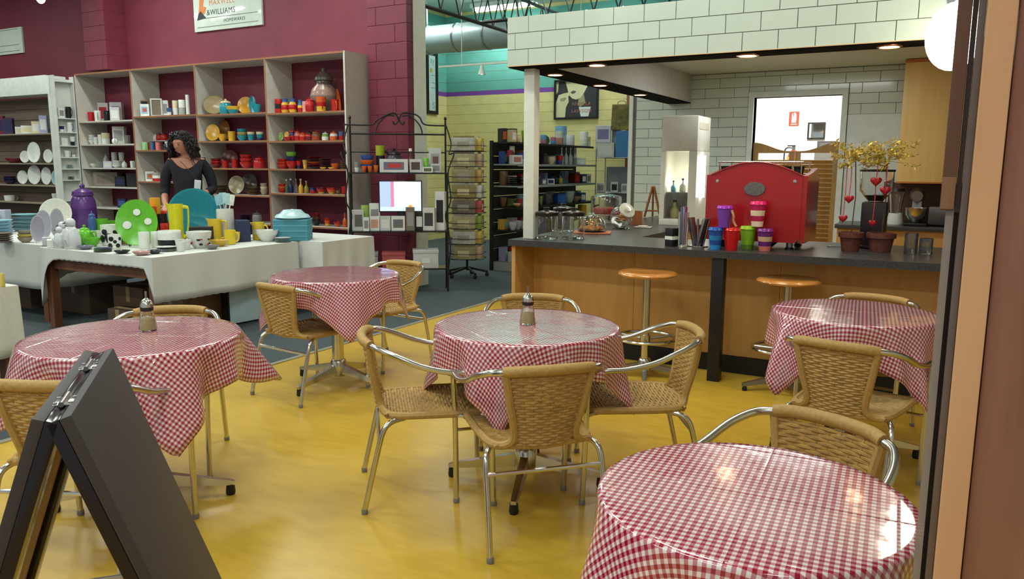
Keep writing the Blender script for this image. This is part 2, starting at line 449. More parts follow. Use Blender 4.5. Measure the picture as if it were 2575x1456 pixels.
FN = ['above the foreground table', 'above the left table', 'above the far-left table edge', 'above the centre table', 'above the furthest-back table', 'above the far-left display table', 'left of the display tables, added to brighten the wall', 'before the slatwall unit', 'added to brighten the far left wall',
      'behind the slatwall unit header, added to brighten the wall', 'behind the viewer, added to light the jamb', 'behind the viewer to the left, added to light the jamb', 'behind the viewer to the right, added to light the jamb', 'above the crockery display table', 'before the second bookcase bay']
for (x, y), n_ in zip(FIXT, FN): batten(x, y, 'ceiling fluorescent batten '+n_, 'fluorescent battens over the cafe')

# silver duct under the far ceiling
t = thing('air_duct', 'large silver spiral duct running below the far ceiling', 'duct', (0, 11.6, 3.585))
DUCT = M('galvanised_duct', (150, 164, 168), .4, .35, var=.04, stretch=(9, 1, 1))
x = -8.74
while x < -1.0:
    ob('duct_section', G().tube([(x, 0, 0), (x+.58, 0, 0)], .235, 28), DUCT, t)
    ob('joint_band', G().tube([(x+.575, 0, 0), (x+.605, 0, 0)], .243, 28), STEEL, t); x += .6
for x in (-8.2, -6.4, -4.6, -2.8):
    ob('hanger_strap', G().box(x-.012, x+.012, -.004, .004, .236, HALLC-3.585), STEEL, t)

# open-web roof trusses
def truss(lab, p0, p1, h, n):
    p0, p1 = Vector(p0), Vector(p1); d = (p1-p0)
    t = thing('roof_truss', lab, 'truss', p0, 0, 'black roof trusses')
    e = d
    ob('bottom_chord', G().tube([(0, 0, 0), e], .026, 6), BLKMET, t, smooth=0)
    ob('top_chord', G().tube([(0, 0, h), e+Vector((0, 0, h))], .026, 6), BLKMET, t, smooth=0)
    for i in range(n):
        a = e*(i/n); b_ = e*((i+.5)/n); c = e*((i+1)/n)
        ob('web_bar', G().tube([a, b_+Vector((0, 0, h))], .010, 5), BLKMET, t, smooth=0)
        ob('web_bar', G().tube([b_+Vector((0, 0, h)), c], .010, 5), BLKMET, t, smooth=0)
truss('black open-web truss running away toward the turquoise wall', (-6.0, 7.9, 3.42), (-6.05, 12.9, 3.42), .55, 11)
truss('black open-web truss crossing above the tiled canopy', (-5.95, 9.75, 3.42), (2.9, 9.75, 3.42), .55, 26)

# hanging track with spot heads
t = thing('lighting_track', 'thin white lighting track hung before the turquoise wall', 'track', (0, 11.0, 0))
ob('track', G().box(-7.55, -4.6, -.017, .017, 3.02, 3.05), WHITE, t)
for x in (-7.1, -6.1, -5.0): ob('drop_rod', G().tube([(x, 0, 3.05), (x, 0, 3.35 if x > -0 else HALLC)], .006, 6), WHITE, t)
for x in (-6.72,):
    hd = ob('spot_head', G().lathe([(.0, .0), (.025, -.005), (.03, -.05), (.065, -.15), (.055, -.15), (.0, -.12)], 14), WHITE, t, loc=(x, 0, 3.02))
    ob('bulb', G().lathe([(0, -.15), (.04, -.14), (.04, -.125)], 12), M('spot_bulb', (240, 250, 255), .3, emit=6.), hd)
# ================================================================== cafe furniture
WICK = M('honey_wicker', (178, 142, 82), .55, var=.10, scale=40)
WRAP = M('wrapped_wicker', (174, 138, 78), .6, var=.06, scale=90, bump=.3)
CAPM = M('grey_glide', (120, 118, 112), .5)

def weave(surf, rows, cols, rad, amp, flat=.75):
    """interlaced strands over surf(u,v): rows run along u, stakes along v"""
    g = G(); ns = cols*2
    def nrm(u, v):
        a = Vector(surf(min(1, u+.01), v))-Vector(surf(max(0, u-.01), v)); b = Vector(surf(u, min(1, v+.01)))-Vector(surf(u, max(0, v-.01)))
        return a.cross(b).normalized()
    for r in range(rows):
        v = (r+.5)/rows; pts = []
        for i in range(ns+1):
            u = i/ns; off = amp*sin(pi*(i/2+r)) if i % 2 else 0
            pts.append(Vector(surf(u, v))+nrm(u, v)*off)
        g.tube(pts, rad, 5, cap=False)
    for c in range(1, cols*2, 2):
        u = c/ns
        g.tube([surf(u, k/8) for k in range(9)], rad*.7, 4, cap=False)
    return g

KC = .945      # real chair size against the drawing below
def back_surf(u, v):
    x = (u-.5)*2; hw = .122+.05*v
    return (x*hw, -.205-.055*v-.03*(1-x*x), .425+.295*v)
def seat_surf(u, v):
    x = (u-.5)*2; y = -.205+.43*v
    return (x*(.205+.012*v), y, .428-.018*sin(pi*v)*(1-x*x)-(.02*max(0, v-.85)/.15))
back_me = weave(back_surf, 26, 9, .0060, .0036).mesh('backrest', WICK, 60, fix=False)
seat_me = weave(seat_surf, 32, 11, .0070, .0034).mesh('seat', WICK, 60, fix=False)

def make_chair():
    t = thing('wicker_armchair', 'x', 'chair', group='wicker and aluminium cafe armchairs', scale=(KC, KC, KC))
    for nm, me in (('backrest', back_me), ('seat', seat_me)):
        o = put(nm, me, t); o['kind'] = 'stuff'; o['label'] = 'woven honey-coloured wicker '+nm
    rail = smoothpath([(-.178, -.258, .735), (-.12, -.284, .742), (0, -.298, .744), (.12, -.284, .742), (.178, -.258, .735)], 5)
    ob('top_rail', G().tube(rail, .0215, 10), WRAP, t)
    for s in (-1, 1):
        side = smoothpath([(s*.172, -.262, .725), (s*.150, -.248, .60), (s*.126, -.222, .475), (s*.15, -.205, .432), (s*.20, -.16, .424), (s*.217, 0, .424), (s*.217, .20, .424)], 5)
        ob('side_wrap', G().tube(side, .0165, 8), WRAP, t)
        arm = smoothpath([(s*.176, -.258, .735), (s*.222, -.225, .728), (s*.258, -.15, .700), (s*.274, -.04, .655), (s*.278, .08, .628), (s*.277, .18, .622), (s*.272, .232, .606), (s*.268, .252, .565)], 6)
        ob('arm', G().tube(arm, .0135, 10), CHROME, t)
        ob('leg', G().tube(smoothpath([(s*.268, .252, .568), (s*.262, .256, .42), (s*.258, .262, .2), (s*.256, .268, .012)], 4), .0125, 10), CHROME, t)
        ob('leg', G().tube(smoothpath([(s*.19, -.12, .408), (s*.222, -.178, .402), (s*.238, -.214, .365), (s*.240, -.245, .25), (s*.242, -.300, .012)], 5), .0125, 10), CHROME, t)
        for fx, fy in ((s*.256, .268), (s*.242, -.30)):
            ob('foot_glide', G().lathe([(.0135, 0), (.0145, .004), (.0145, .02), (.0125, .024)], 10, (fx, fy, 0)), CAPM, t)
        ob('seat_bracket', G().tube([(s*.217, .205, .42), (s*.262, .256, .415)], .010, 8), CHROME, t)
    ob('front_wrap', G().tube(smoothpath([(-.217, .19, .424), (-.20, .228, .418), (0, .236, .414), (.20, .228, .418), (.217, .19, .424)], 5), .0165, 8), WRAP, t)
    ob('rear_wrap', G().tube([(-.20, -.19, .424), (0, -.225, .42), (.20, -.19, .424)], .013, 8), WRAP, t)
    ob('stretcher', G().tube([(-.239, -.230, .325), (.239, -.230, .325)], .0095, 8), CHROME, t)
    ob('stretcher', G().tube([(-.258, .259, .345), (.258, .259, .345)], .0075, 8), CHROME, t)
    return t
chair0 = make_chair()
RAILZ = .70
CH = [((1385, 930), 135, 'wicker armchair with its back to the viewer, front of the centre table'),
      ((918, 845), 40, 'wicker armchair drawn up at the left of the centre table'),
      ((1743, 832), 212, 'wicker armchair drawn up at the right of the centre table'),
      ((1340, 748), -64, 'wicker armchair behind the centre table, only its rail showing'),
      ((688, 722), 84, 'wicker armchair at the front left of the furthest-back table'),
      ((1020, 662), -95, 'wicker armchair on the far right of the furthest-back table'),
      ((100, 970), 116, 'wicker armchair behind the black sandwich board'),
      ((430, 780), -50, 'wicker armchair behind the left table, only its rail showing'),
      ((2100, 868), 78, 'wicker armchair with its back to the viewer before the counter-side table'),
      ((2205, 750), -100, 'wicker armchair between the counter and the right-hand table'),
      ((2085, 1062), -112, 'wicker armchair tucked behind the large foreground table')]
for i, ((px, py), a, lab) in enumerate(CH):
    o = chair0 if i == 0 else copy_tree(chair0)
    p = atz(px, py, RAILZ); f = radians(a)
    o.location = (p.x+cos(f)*.28*KC, p.y+sin(f)*.28*KC, 0); o.rotation_euler = (0, 0, f-pi/2)
    o['label'] = lab

# ---- round tables on cross bases, with gingham oilcloths
CLOTH = gingham('gingham_oilcloth', .0085)
LINING = M('cloth_underside', (216, 196, 182), .8)
TABZ = .722
def cross_table(c, r, lab, foot_ang, foot=.36):
    t = thing('cafe_table', lab, 'table', (c[0], c[1], 0), 0, 'round cafe tables')
    ob('tabletop', G().lathe([(0, TABZ-.028), (r-.01, TABZ-.028), (r, TABZ-.02), (r, TABZ-.004), (r-.004, TABZ), (0, TABZ)], 40), M('beige_laminate', (200, 176, 140), .5), t)
    ob('top_plate', G().box(-.16, .16, -.16, .16, TABZ-.04, TABZ-.0285), BLKMET, t)
    ob('pedestal', G().tube([(0, 0, .10), (0, 0, TABZ-.038)], .036, 18), CHROME, t)
    ob('hub', G().lathe([(.0, .055), (.045, .055), (.052, .065), (.052, .15), (.042, .165), (0, .165)], 18), CHROME, t)
    for k in range(4):
        a = radians(foot_ang+90*k); d = Vector((cos(a), sin(a), 0)); n = Vector((-sin(a), cos(a), 0)); P = []
        for q, hw, z0, z1 in ((.04, .022, .075, .135), (foot*.95, .015, .045, .066), (foot, .012, .045, .06)):
            P += [d*q-n*hw+Vector((0, 0, z0)), d*q+n*hw+Vector((0, 0, z0)), d*q+n*hw*.8+Vector((0, 0, z1)), d*q-n*hw*.8+Vector((0, 0, z1))]
        Fc = [(0, 3, 2, 1), (8, 9, 10, 11)]
        for b_ in (0, 4):
            for i in range(4): j = (i+1) % 4; Fc.append((b_+i, b_+j, b_+4+j, b_+4+i))
        ob('foot', G().add(P, Fc), CHROME, t, smooth=20)
        ob('glide', G().lathe([(.018, 0), (.021, .01), (.017, .047), (.0, .05)], 12, tuple(d*(foot-.018))), BLACK, t)
    return t
def cloth(c, r, half, ang, lab, flare, seed):
    """square oilcloth laid over a round top: flat disc, rounded edge, hanging folds, long corners"""
    rnd = random.Random(seed); th0 = radians(ang); nt = 176
    g = G(); uvs = []
    ph = [rnd.uniform(0, 6.28) for _ in range(4)]
    rings = [0, .3, .6, .85, .95, 1.0]; hang = [.02, .05, .1, .18, .28, .4, .52, .64, .76, .88, 1.0]
    def pt(th, kind, q):
        if kind == 0:
            rho = r*q; w = .0010*sin(7*th+ph[0])*q
            return rho, Vector((rho*cos(th), rho*sin(th), TABZ+.004+w*0))
        a = (th-th0+pi/4) % (pi/2)-pi/4                  # angle from the nearest corner
        side = abs(a)
        L = half/max(abs(cos(th-th0-pi/4)), abs(sin(th-th0-pi/4)))
        s = (L-r)*q; rho = r+s
        k = int(((th-th0+pi/4) % (2*pi))/(pi/2)) % 4
        cor = math.exp(-(side/.22)**2); mid = math.exp(-((pi/4-side)/.22)**2)
        fl_ = .05+flare[k]*cor-.10*math.exp(-((side-.42)/.14)**2)+.04*mid
        wav = .10*sin(9*th+ph[1])+.07*sin(14*th+ph[2])+.03*sin(23*th+ph[3])
        sl = max(-.22, min(.75, fl_+wav*(1-.4*cor)))
        e = min(1, s/.03)
        R_ = r+.004+sl*s*e*.9+.004*e
        zz = TABZ+.004-.004*e-s*sqrt(max(.3, 1-sl*sl*.8))*(1-.05*cor)
        tw_ = .08*s*sin(5*th+ph[0])/r
        return rho, Vector((R_*cos(th+tw_), R_*sin(th+tw_), zz))
    seq = [(0, q) for q in rings]+[(1, q) for q in hang]
    P = []; RH = []
    for kd, q in seq:
        for i in range(nt):
            th = 2*pi*i/nt; rho, p = pt(th, kd, q); P.append(p); RH.append((rho*cos(th-th0+pi/4), rho*sin(th-th0+pi/4)))
    Fc = []
    for j in range(len(seq)-1):
        for i in range(nt):
            i2 = (i+1) % nt; Fc.append((j*nt+i, j*nt+i2, (j+1)*nt+i2, (j+1)*nt+i))
    me = bpy.data.meshes.new('gingham_tablecloth'); me.from_pydata([tuple(p) for p in P], [], Fc)
    ul = me.uv_layers.new(name='cloth')
    for lp in me.loops: ul.data[lp.index].uv = RH[lp.vertex_index]
    me.materials.append(CLOTH); me.materials.append(LINING)
    bm = bmesh.new(); bm.from_mesh(me); bmesh.ops.remove_doubles(bm, verts=bm.verts, dist=1e-5)
    bmesh.ops.recalc_face_normals(bm, faces=bm.faces)
    if sum(f.normal.z for f in bm.faces if f.calc_center_median().z > TABZ) < 0: bmesh.ops.reverse_faces(bm, faces=bm.faces)
    bm.to_mesh(me); bm.free()
    me.polygons.foreach_set('use_smooth', [True]*len(me.polygons))
    o = put('gingham_tablecloth', me, loc=(c[0], c[1], 0))
    sd = o.modifiers.new('thickness', 'SOLIDIFY'); sd.thickness = .0016; sd.offset = 1; sd.material_offset = 1; sd.material_offset_rim = 0
    return tag(o, lab, 'tablecloth', 'red gingham oilcloths')
T3, T2, T1, T4, T5 = [atz(x, y, TABZ) for x, y in ((1325, 820), (845, 691), (336, 846), (2148, 786), (1893, 1252))]
TB = [(T3, .40, .555, -78, -70, 'centre', (.16, .18, .2, .16), 'round cafe table on a chrome cross base, in the centre'),
      (T2, .40, .555, -38, -3, 'far', (.2, .22, .2, .2), 'round cafe table furthest back beside the carpet edge'),
      (T1, .41, .575, -21, 45, 'left', (.24, .50, .3, .3), 'round cafe table at the left behind the sandwich board'),
      (T4, .375, .55, -130, 20, 'right', (.24, .22, .2, .2), 'round cafe table nearest the bar stools'),
      (T5, .322, .49, -132, 10, 'front', (.30, .30, .3, .3), 'round cafe table in the right foreground')]
CL = {'centre': 'red gingham oilcloth with a sugar pourer, on the centre table', 'far': 'red gingham oilcloth on the furthest-back table beside the carpet',
      'left': 'red gingham oilcloth on the left table, sugar pourer near its back edge', 'right': 'red gingham oilcloth on the table nearest the bar stools',
      'front': 'red gingham oilcloth on the large foreground table, nothing on it'}
for i, (c, r, half, ca, fa, key, fl_, lab) in enumerate(TB):
    cross_table(c, r, lab, fa); cloth(c, r+.002, half, ca, CL[key], fl_, 11+i)

# ---- sugar pourers
SUGAR = M('raw_sugar', (196, 176, 128), .8, scale=400, var=.15)
def pourer(p, lab):
    t = thing('sugar_pourer', lab, 'sugar pourer', (p.x, p.y, TABZ+.0062), 0, 'sugar pourers on the tables')
    ob('glass_jar', G().lathe([(.0, .0), (.034, 0), (.0365, .004), (.034, .03), (.026, .075), (.0215, .085), (.0190, .085), (.0235, .073), (.0315, .03), (.0335, .006), (0, .004)], 24), GLASS, t)
    ob('sugar', G().lathe([(0, .005), (.0325, .006), (.0315, .025), (.0275, .05), (0, .052)], 20), SUGAR, t)
    ob('collar', G().lathe([(.022, .083), (.0255, .085), (.0265, .097), (.0265, .100), (0, .1)], 20), BLACK, t)
    ob('dome_lid', G().lathe([(.026, .1), (.0262, .108), (.022, .123), (.012, .134), (.006, .138), (0, .138)], 20), CHROME, t)
    ob('spout', G().tube([(0, 0, .08), (0, 0, .165)], .0048, 10), STEEL, t)
pourer(atz(1327, 817, TABZ), 'glass sugar pourer with chrome dome on the centre table')
pourer(atz(373, 834, TABZ), 'glass sugar pourer with chrome dome on the left table')

# ---- bar counter
WTOP = M('black_granite_laminate', (58, 56, 57), .3, var=.25, scale=170)
PANEL = wood('beech_panel', (182, 134, 72), (194, 148, 86), axis=2, scale=2.2, rough=.45)
KICK = M('black_kick', (20, 20, 22), .4)
CZ = .88
ct = thing('bar_counter', 'beech-fronted bar counter with black post and dark speckled top', 'counter', (0, 0, 0))
g = G(); g.prism([(-2.86, 5.055), (2.55, 5.055), (2.55, 6.12), (-1.62, 6.12), (-1.62, 5.785), (-2.078, 5.785), (-2.078, 8.735), (-2.86, 8.735)], CZ-.045, CZ, lambda u, v, t_: (u, v, t_))
ob('worktop', g, WTOP, ct, smooth=20)
ob('end_panel', G().box(-2.845, -2.815, 5.085, 8.73, 0, CZ-.0455, ch=.002), PANEL, ct)
xs = [-2.8145, -1.98, -.95, .1, 1.2, 2.5]
for a, b_ in zip(xs, xs[1:]): ob('front_panel', G().box(a+.001, b_-.001, 5.385, 5.405, .12, CZ-.0455, ch=.0015), PANEL, ct)
ob('kickboard', G().box(-2.8145, 2.5, 5.37, 5.40, 0, .118), KICK, ct)
ob('post', G().box(-1.335, -1.255, 5.08, 5.16, 0, CZ-.0455, ch=.003), KICK, ct)
ob('inner_panel', G().box(-2.11, -2.09, 5.80, 8.73, 0, CZ-.0455), PANEL, ct)
ob('rear_panel', G().box(-2.08, -1.64, 5.765, 5.78, 0, CZ-.0455).box(-1.64, 2.5, 6.10, 6.115, 0, CZ-.0455), PANEL, ct)

# ---- bar stools
SEATW = wood('varnished_beech', (182, 116, 52), (206, 146, 78), axis=0, scale=2, rough=.25, coat=.5)
def stool(x, y, lab, rot):
    t = thing('bar_stool', lab, 'stool', (x, y, 0), radians(rot), 'bar stools at the counter')
    ob('seat', G().lathe([(0, .694), (.165, .694), (.192, .702), (.198, .712), (.192, .722), (.175, .729), (.10, .726), (0, .724)], 40), SEATW, t)
    ob('seat_plate', G().lathe([(0, .684), (.075, .684), (.075, .6935), (0, .6935)], 20), STEEL, t)
    ob('pole', G().tube([(0, 0, .09), (0, 0, .686)], .026, 16), CHROME, t)
    ring = ob('foot_ring', G().tube([(.20*cos(2*pi*k/36), .20*sin(2*pi*k/36), .275) for k in range(36)], .0115, 8, closed=True), CHROME, t)
    for k in range(3):
        a = 2*pi*k/3+.5; ob('ring_spoke', G().tube([(.02*cos(a), .02*sin(a), .265), (.195*cos(a), .195*sin(a), .272)], .008, 6), STEEL, ring)
    ob('ring_collar', G().lathe([(.027, .24), (.036, .245), (.036, .29), (.027, .295)], 16), CHROME, ring)
    ob('hub', G().lathe([(0, .05), (.042, .05), (.046, .06), (.046, .115), (.036, .13), (0, .13)], 18), CHROME, t)
    for k in range(4):
        a = 2*pi*k/4; d = Vector((cos(a), sin(a), 0)); n = Vector((-sin(a), cos(a), 0)); P = []
        for q, hw, z0, z1 in ((.035, .022, .055, .10), (.27, .013, .03, .05)):
            P += [d*q-n*hw+Vector((0, 0, z0)), d*q+n*hw+Vector((0, 0, z0)), d*q+n*hw*.8+Vector((0, 0, z1)), d*q-n*hw*.8+Vector((0, 0, z1))]
        ob('foot', G().add(P, [(0, 3, 2, 1), (4, 5, 6, 7)]+[(i, (i+1) % 4, 4+(i+1) % 4, 4+i) for i in range(4)]), STEEL, t, smooth=20)
        ob('glide', G().lathe([(.014, 0), (.017, .006), (.013, .031), (0, .033)], 10, tuple(d*.255)), BLACK, t)
stool(-1.735, 4.97, 'round-seated chrome bar stool left of the black counter post', 20)
stool(-.85, 5.12, 'round-seated chrome bar stool right of the black counter post', 35)
# ================================================================== small wares: one builder per kind
def glz(rgb, rough=.22): return M('glaze_%d_%d_%d' % rgb, rgb, rough, var=.05, scale=20)
def card(rgb): return M('card_%d_%d_%d' % rgb, rgb, .6, var=.04, scale=8)
def seeglass(rgb): return M('tint_%d_%d_%d' % rgb, rgb, .03, trans=.9, var=0)
def C(c): return c if isinstance(c, bpy.types.Material) else glz(c)

PROF = {
    'mug': [(0, 0), (.36, 0), (.40, .03), (.42, .5), (.44, 1), (.40, 1), (.38, .9), (.36, .08), (0, .08)],
    'cup': [(0, 0), (.30, 0), (.34, .03), (.50, 1), (.46, 1), (.30, .08), (0, .08)],
    'bowl': [(0, 0), (.22, 0), (.24, .06), (.36, .3), (.47, .7), (.50, 1), (.47, 1), (.43, .7), (.3, .25), (0, .14)],
    'vase': [(0, 0), (.32, 0), (.42, .12), (.50, .38), (.46, .58), (.33, .76), (.32, .88), (.40, 1), (.35, 1), (.28, .86), (0, .8)],
    'pot': [(0, 0), (.34, 0), (.46, .15), (.5, .45), (.45, .75), (.36, .9), (.36, 1), (.32, 1), (.30, .9), (0, .85)],
    'canister': [(0, 0), (.47, 0), (.5, .03), (.5, .34), (.5, .66), (.5, .97), (.48, 1), (0, 1)],
    'bottle': [(0, 0), (.45, 0), (.5, .05), (.5, .38), (.46, .5), (.16, .68), (.14, .9), (.18, .92), (.18, .97), (0, .97)],
    'urn': [(0, 0), (.30, 0), (.34, .03), (.48, .25), (.50, .36), (.44, .50), (.30, .60), (.28, .68), (.34, .70), (.33, .76), (.2, .85), (.07, .91), (.06, .94), (.09, .97), (0, 1)],
    'disc': [(0, 0), (.28, .0), (.30, .02), (.46, .10), (.50, .14), (.46, .13), (.29, .055), (0, .045)],
}
def band_me(kind, cols, n=20):
    """lathed body with its profile split into colour bands"""
    pr = PROF[kind]; k = len(cols); zmax = max(z for _, z in pr)
    b = [min(k-1, int((pr[i][1]+pr[i+1][1])/2/zmax*k*.999)) for i in range(len(pr)-1)]
    if k > 1 and len(pr) < 14:
        # subdivide tall walls so that bands read
        q = [pr[0]]
        for p0, p1 in zip(pr, pr[1:]):
            m = max(1, int(abs(p1[1]-p0[1])*8))
            for i in range(1, m+1): q.append((p0[0]+(p1[0]-p0[0])*i/m, p0[1]+(p1[1]-p0[1])*i/m))
        pr = q; b = [min(k-1, int((pr[i][1]+pr[i+1][1])/2/zmax*k*.999)) for i in range(len(pr)-1)]
    return cached((kind, tuple(id(C(c)) for c in cols)), lambda: G().lathe(pr, n, bands=b).mesh(kind, [C(c) for c in cols], 45))
def handle_me(col): return cached(('handle', id(C(col))), lambda: G().tube(smoothpath([(.40, 0, .82), (.60, 0, .80), (.70, 0, .55), (.60, 0, .26), (.41, 0, .2)], 4), .055, 6).mesh('handle', C(col)))
def label_box_me(w, d, h): return G().box(-w/2, w/2, -d/2, d/2, 0, h, ch=min(w, d, h)*.02)

REG = []; PACK = []
def ware(kind, look, cat, loc, w, h, cols, group=None, place='', rz=0., lean=0., d=None, name=None):
    """build one ware w wide and h tall standing at loc"""
    lab = (look+' '+place).strip()
    nm = name or {'mug': 'mug', 'cup': 'cup', 'bowl': 'bowl', 'vase': 'vase', 'pot': 'pot', 'canister': 'canister', 'bottle': 'bottle', 'urn': 'urn',
          'plate': 'plate', 'stack': 'plate_stack', 'box': 'carton', 'teapot': 'teapot', 'jug': 'jug', 'frame': 'picture_frame', 'jar': 'storage_jar',
          'tray': 'tray', 'utensil': 'utensil', 'pack': 'packet', 'bowls': 'bowl_stack', 'figure': 'figurine', 'tins': 'tin'}.get(kind, kind)
    loc = tuple(loc)
    if kind in ('vase', 'canister', 'urn', 'cup', 'bowl', 'pot'):
        o = put(nm, band_me(kind, cols), None, loc, (0, 0, rz), (w, w, h))
        tag(o, lab, cat, group)
    elif kind == 'bottle':
        o = thing(nm, lab, cat, loc, rz, group, (w, w, h))
        put('body', band_me('bottle', cols[:1]), o)
        put('cap', cached(('cap', id(C(cols[-1]))), lambda: G().lathe([(.0, .0), (.21, 0), (.21, .11), (.15, .13), (0, .13)], 12).mesh('cap', C(cols[-1]))), o, (0, 0, .93))
    elif kind == 'mug':
        o = thing(nm, lab, cat, loc, rz, group, (w, w, h))
        put('body', band_me('mug', cols[:-1] if len(cols) > 2 else cols[:1]), o); put('handle', handle_me(cols[-1]), o)
    elif kind == 'jug':
        o = thing(nm, lab, cat, loc, rz, group, (w, w, h))
        bd = cached(('jug', id(C(cols[0]))), lambda: G().lathe([(0, 0), (.40, 0), (.42, .03), (.40, .5), (.44, 1), (.40, 1), (.36, .5), (.37, .05), (0, .05)], 20).mesh('body', C(cols[0]), 45))
        put('body', bd, o)
        put('handle', cached(('jugh', id(C(cols[-1]))), lambda: G().tube(smoothpath([(.40, 0, .93), (.66, 0, .92), (.74, 0, .85), (.70, 0, .45), (.56, 0, .2), (.39, 0, .17)], 4), .05, 6).mesh('handle', C(cols[-1]))), o)
        put('spout', cached(('jugs', id(C(cols[0]))), lambda: G().add([(-.38, -.16, 1), (-.38, .16, 1), (-.60, 0, 1.03), (-.40, 0, .74)], [(0, 1, 2), (0, 2, 3), (1, 3, 2), (0, 3, 1)]).mesh('spout', C(cols[0]))), o)
    elif kind == 'teapot':
        o = thing(nm, lab, cat, loc, rz, group, (w*.72, w*.72, h))
        put('body', cached(('tpb', id(C(cols[0]))), lambda: G().lathe([(0, 0), (.30, 0), (.45, .15), (.50, .38), (.42, .62), (.24, .76), (0, .76)], 20).mesh('body', C(cols[0]), 50)), o)
        ld = put('lid', cached(('tpl', id(C(cols[-1]))), lambda: G().lathe([(.25, .76), (.22, .82), (.06, .88), (.09, .95), (.05, 1), (0, 1)], 14).mesh('lid', C(cols[-1]), 50)), o)
        put('spout', cached(('tps', id(C(cols[0]))), lambda: G().tube([(-.42, 0, .25), (-.62, 0, .45), (-.74, 0, .75)], [.12, .08, .055], 8).mesh('spout', C(cols[0]))), o)
        put('handle', cached(('tph', id(C(cols[-1]))), lambda: G().tube(smoothpath([(.44, 0, .62), (.70, 0, .66), (.76, 0, .45), (.64, 0, .22), (.46, 0, .2)], 4), .05, 6).mesh('handle', C(cols[-1]))), o)
    elif kind == 'jar':
        o = thing(nm, lab, cat, loc, rz, group, (w, w, h))
        put('body', cached(('jarb', tuple(id(C(c)) for c in cols[:-1])), lambda: G().lathe([(0, 0), (.42, 0), (.48, .06), (.5, .2), (.5, .45), (.46, .64), (.38, .72), (0, .72)], 18, bands=[min(len(cols)-2, int(i*(len(cols)-1)/7)) for i in range(7)]).mesh('body', [C(c) for c in cols[:-1]], 45)), o)
        put('lid', cached(('jarl', id(C(cols[-1]))), lambda: G().lathe([(.40, .725), (.42, .74), (.40, .82), (.2, .88), (.08, .90), (.11, .96), (.06, 1), (0, 1)], 16).mesh('lid', C(cols[-1]), 45)), o)
    elif kind == 'plate':     # stood on edge and leaning back, with a wire easel
        o = thing(nm, lab, cat, loc, rz, group)
        pm = cached(('disc', tuple(id(C(c)) for c in cols)), lambda: G().lathe(PROF['disc'], 28, bands=[len(cols)-1 if r < .3 else 0 for r, z in PROF['disc'][1:]][::1]).mesh('plate', [C(c) for c in cols], 45))
        la = lean or .25; hw = h/2
        put('dish', pm, o, (0, -hw*sin(la)*.0+.02, hw*cos(la)+.005), (pi/2-la, 0, 0), (w, h, min(w, h)*.8))
        put('stand', cached('stand', lambda: G().tube([(-.25, -.32, .06), (-.25, -.25, 0), (-.25, .25, 0), (-.2, .12, .55), (.2, .12, .55), (.25, .25, 0), (.25, -.25, 0), (.25, -.32, .06)], .012, 5).mesh('stand', BLKMET)), o, (0, .03+hw*sin(la)*.2, .0125*h*.7), (0, 0, 0), (w*.9, min(.16, w*.3), h*.7))
    elif kind in ('stack', 'bowls'):
        n = 5 if kind == 'stack' else 3
        o = thing(nm, lab, cat, loc, rz, group)
        for i in range(n):
            c = cols[i % len(cols)]
            if kind == 'stack': put('plate', band_me('disc', [c]), o, (0, 0, h*i/n), (0, 0, .4*i), (w, w, h/n/.2))
            else: put('bowl', band_me('bowl', [c]), o, (0, 0, h*i/n*.8), (0, 0, .4*i), (w*(1-.04*i), w*(1-.04*i), h*.46))
    elif kind in ('box', 'pack', 'tins'):
        dd = d if d else w*.6
        o = thing(nm, lab, cat, loc, rz, group)
        c = [card(x) if not isinstance(x, bpy.types.Material) else x for x in cols]
        ob('carton_body', G().box(-w/2, w/2, -dd/2, dd/2, 0, h, ch=min(w, dd, h)*.03), c[0], o, smooth=0)
        if len(c) > 1:
            ob('printed_panel', G().box(-w*.36, w*.36, -dd/2-.0012, -dd/2-.0002, h*.2, h*.78), c[1], o, smooth=0)
        if len(c) > 2:
            ob('printed_panel', G().box(-w*.2, w*.26, -dd/2-.0022, -dd/2-.0013, h*.36, h*.66), c[2], o, smooth=0)
        if kind == 'box' and w > .07:
            ob('tape_seam', G().box(-w*.5+.002, w*.5-.002, -dd*.06, dd*.06, h, h+.0008), c[-1], o, smooth=0)
    elif kind == 'frame':
        o = thing(nm, lab, cat, loc, rz, group)
        fr = G(); t_ = w*.12
        fr.box(-w/2, w/2, -.01, .01, 0, t_).box(-w/2, w/2, -.01, .01, h-t_, h).box(-w/2, -w/2+t_, -.01, .01, t_, h-t_).box(w/2-t_, w/2, -.01, .01, t_, h-t_)
        ob('frame', fr, C(cols[0]), o, smooth=0); ob('picture', G().box(-w/2+t_, w/2-t_, -.004, .006, t_, h-t_), C(cols[1]), o, smooth=0)
        ob('strut', G().box(-w*.06, w*.06, .01, .014+h*.25, 0, .006), C(cols[0]), o, smooth=0)
    REG.append(o)
    hx, hy = w/2, w/2
    if kind in ('box', 'pack', 'frame', 'plate'):
        dd = .10 if kind == 'plate' else .03 if kind == 'frame' else (d if d else w*.6)
        hx, hy = abs(cos(rz))*w/2+abs(sin(rz))*dd/2, abs(sin(rz))*w/2+abs(cos(rz))*dd/2
    elif kind in ('mug', 'jug', 'teapot'): hx, hy = w*.56, w*.5
    PACK.append([o, hx, hy, loc[2], loc[2]+h, None])
    return o
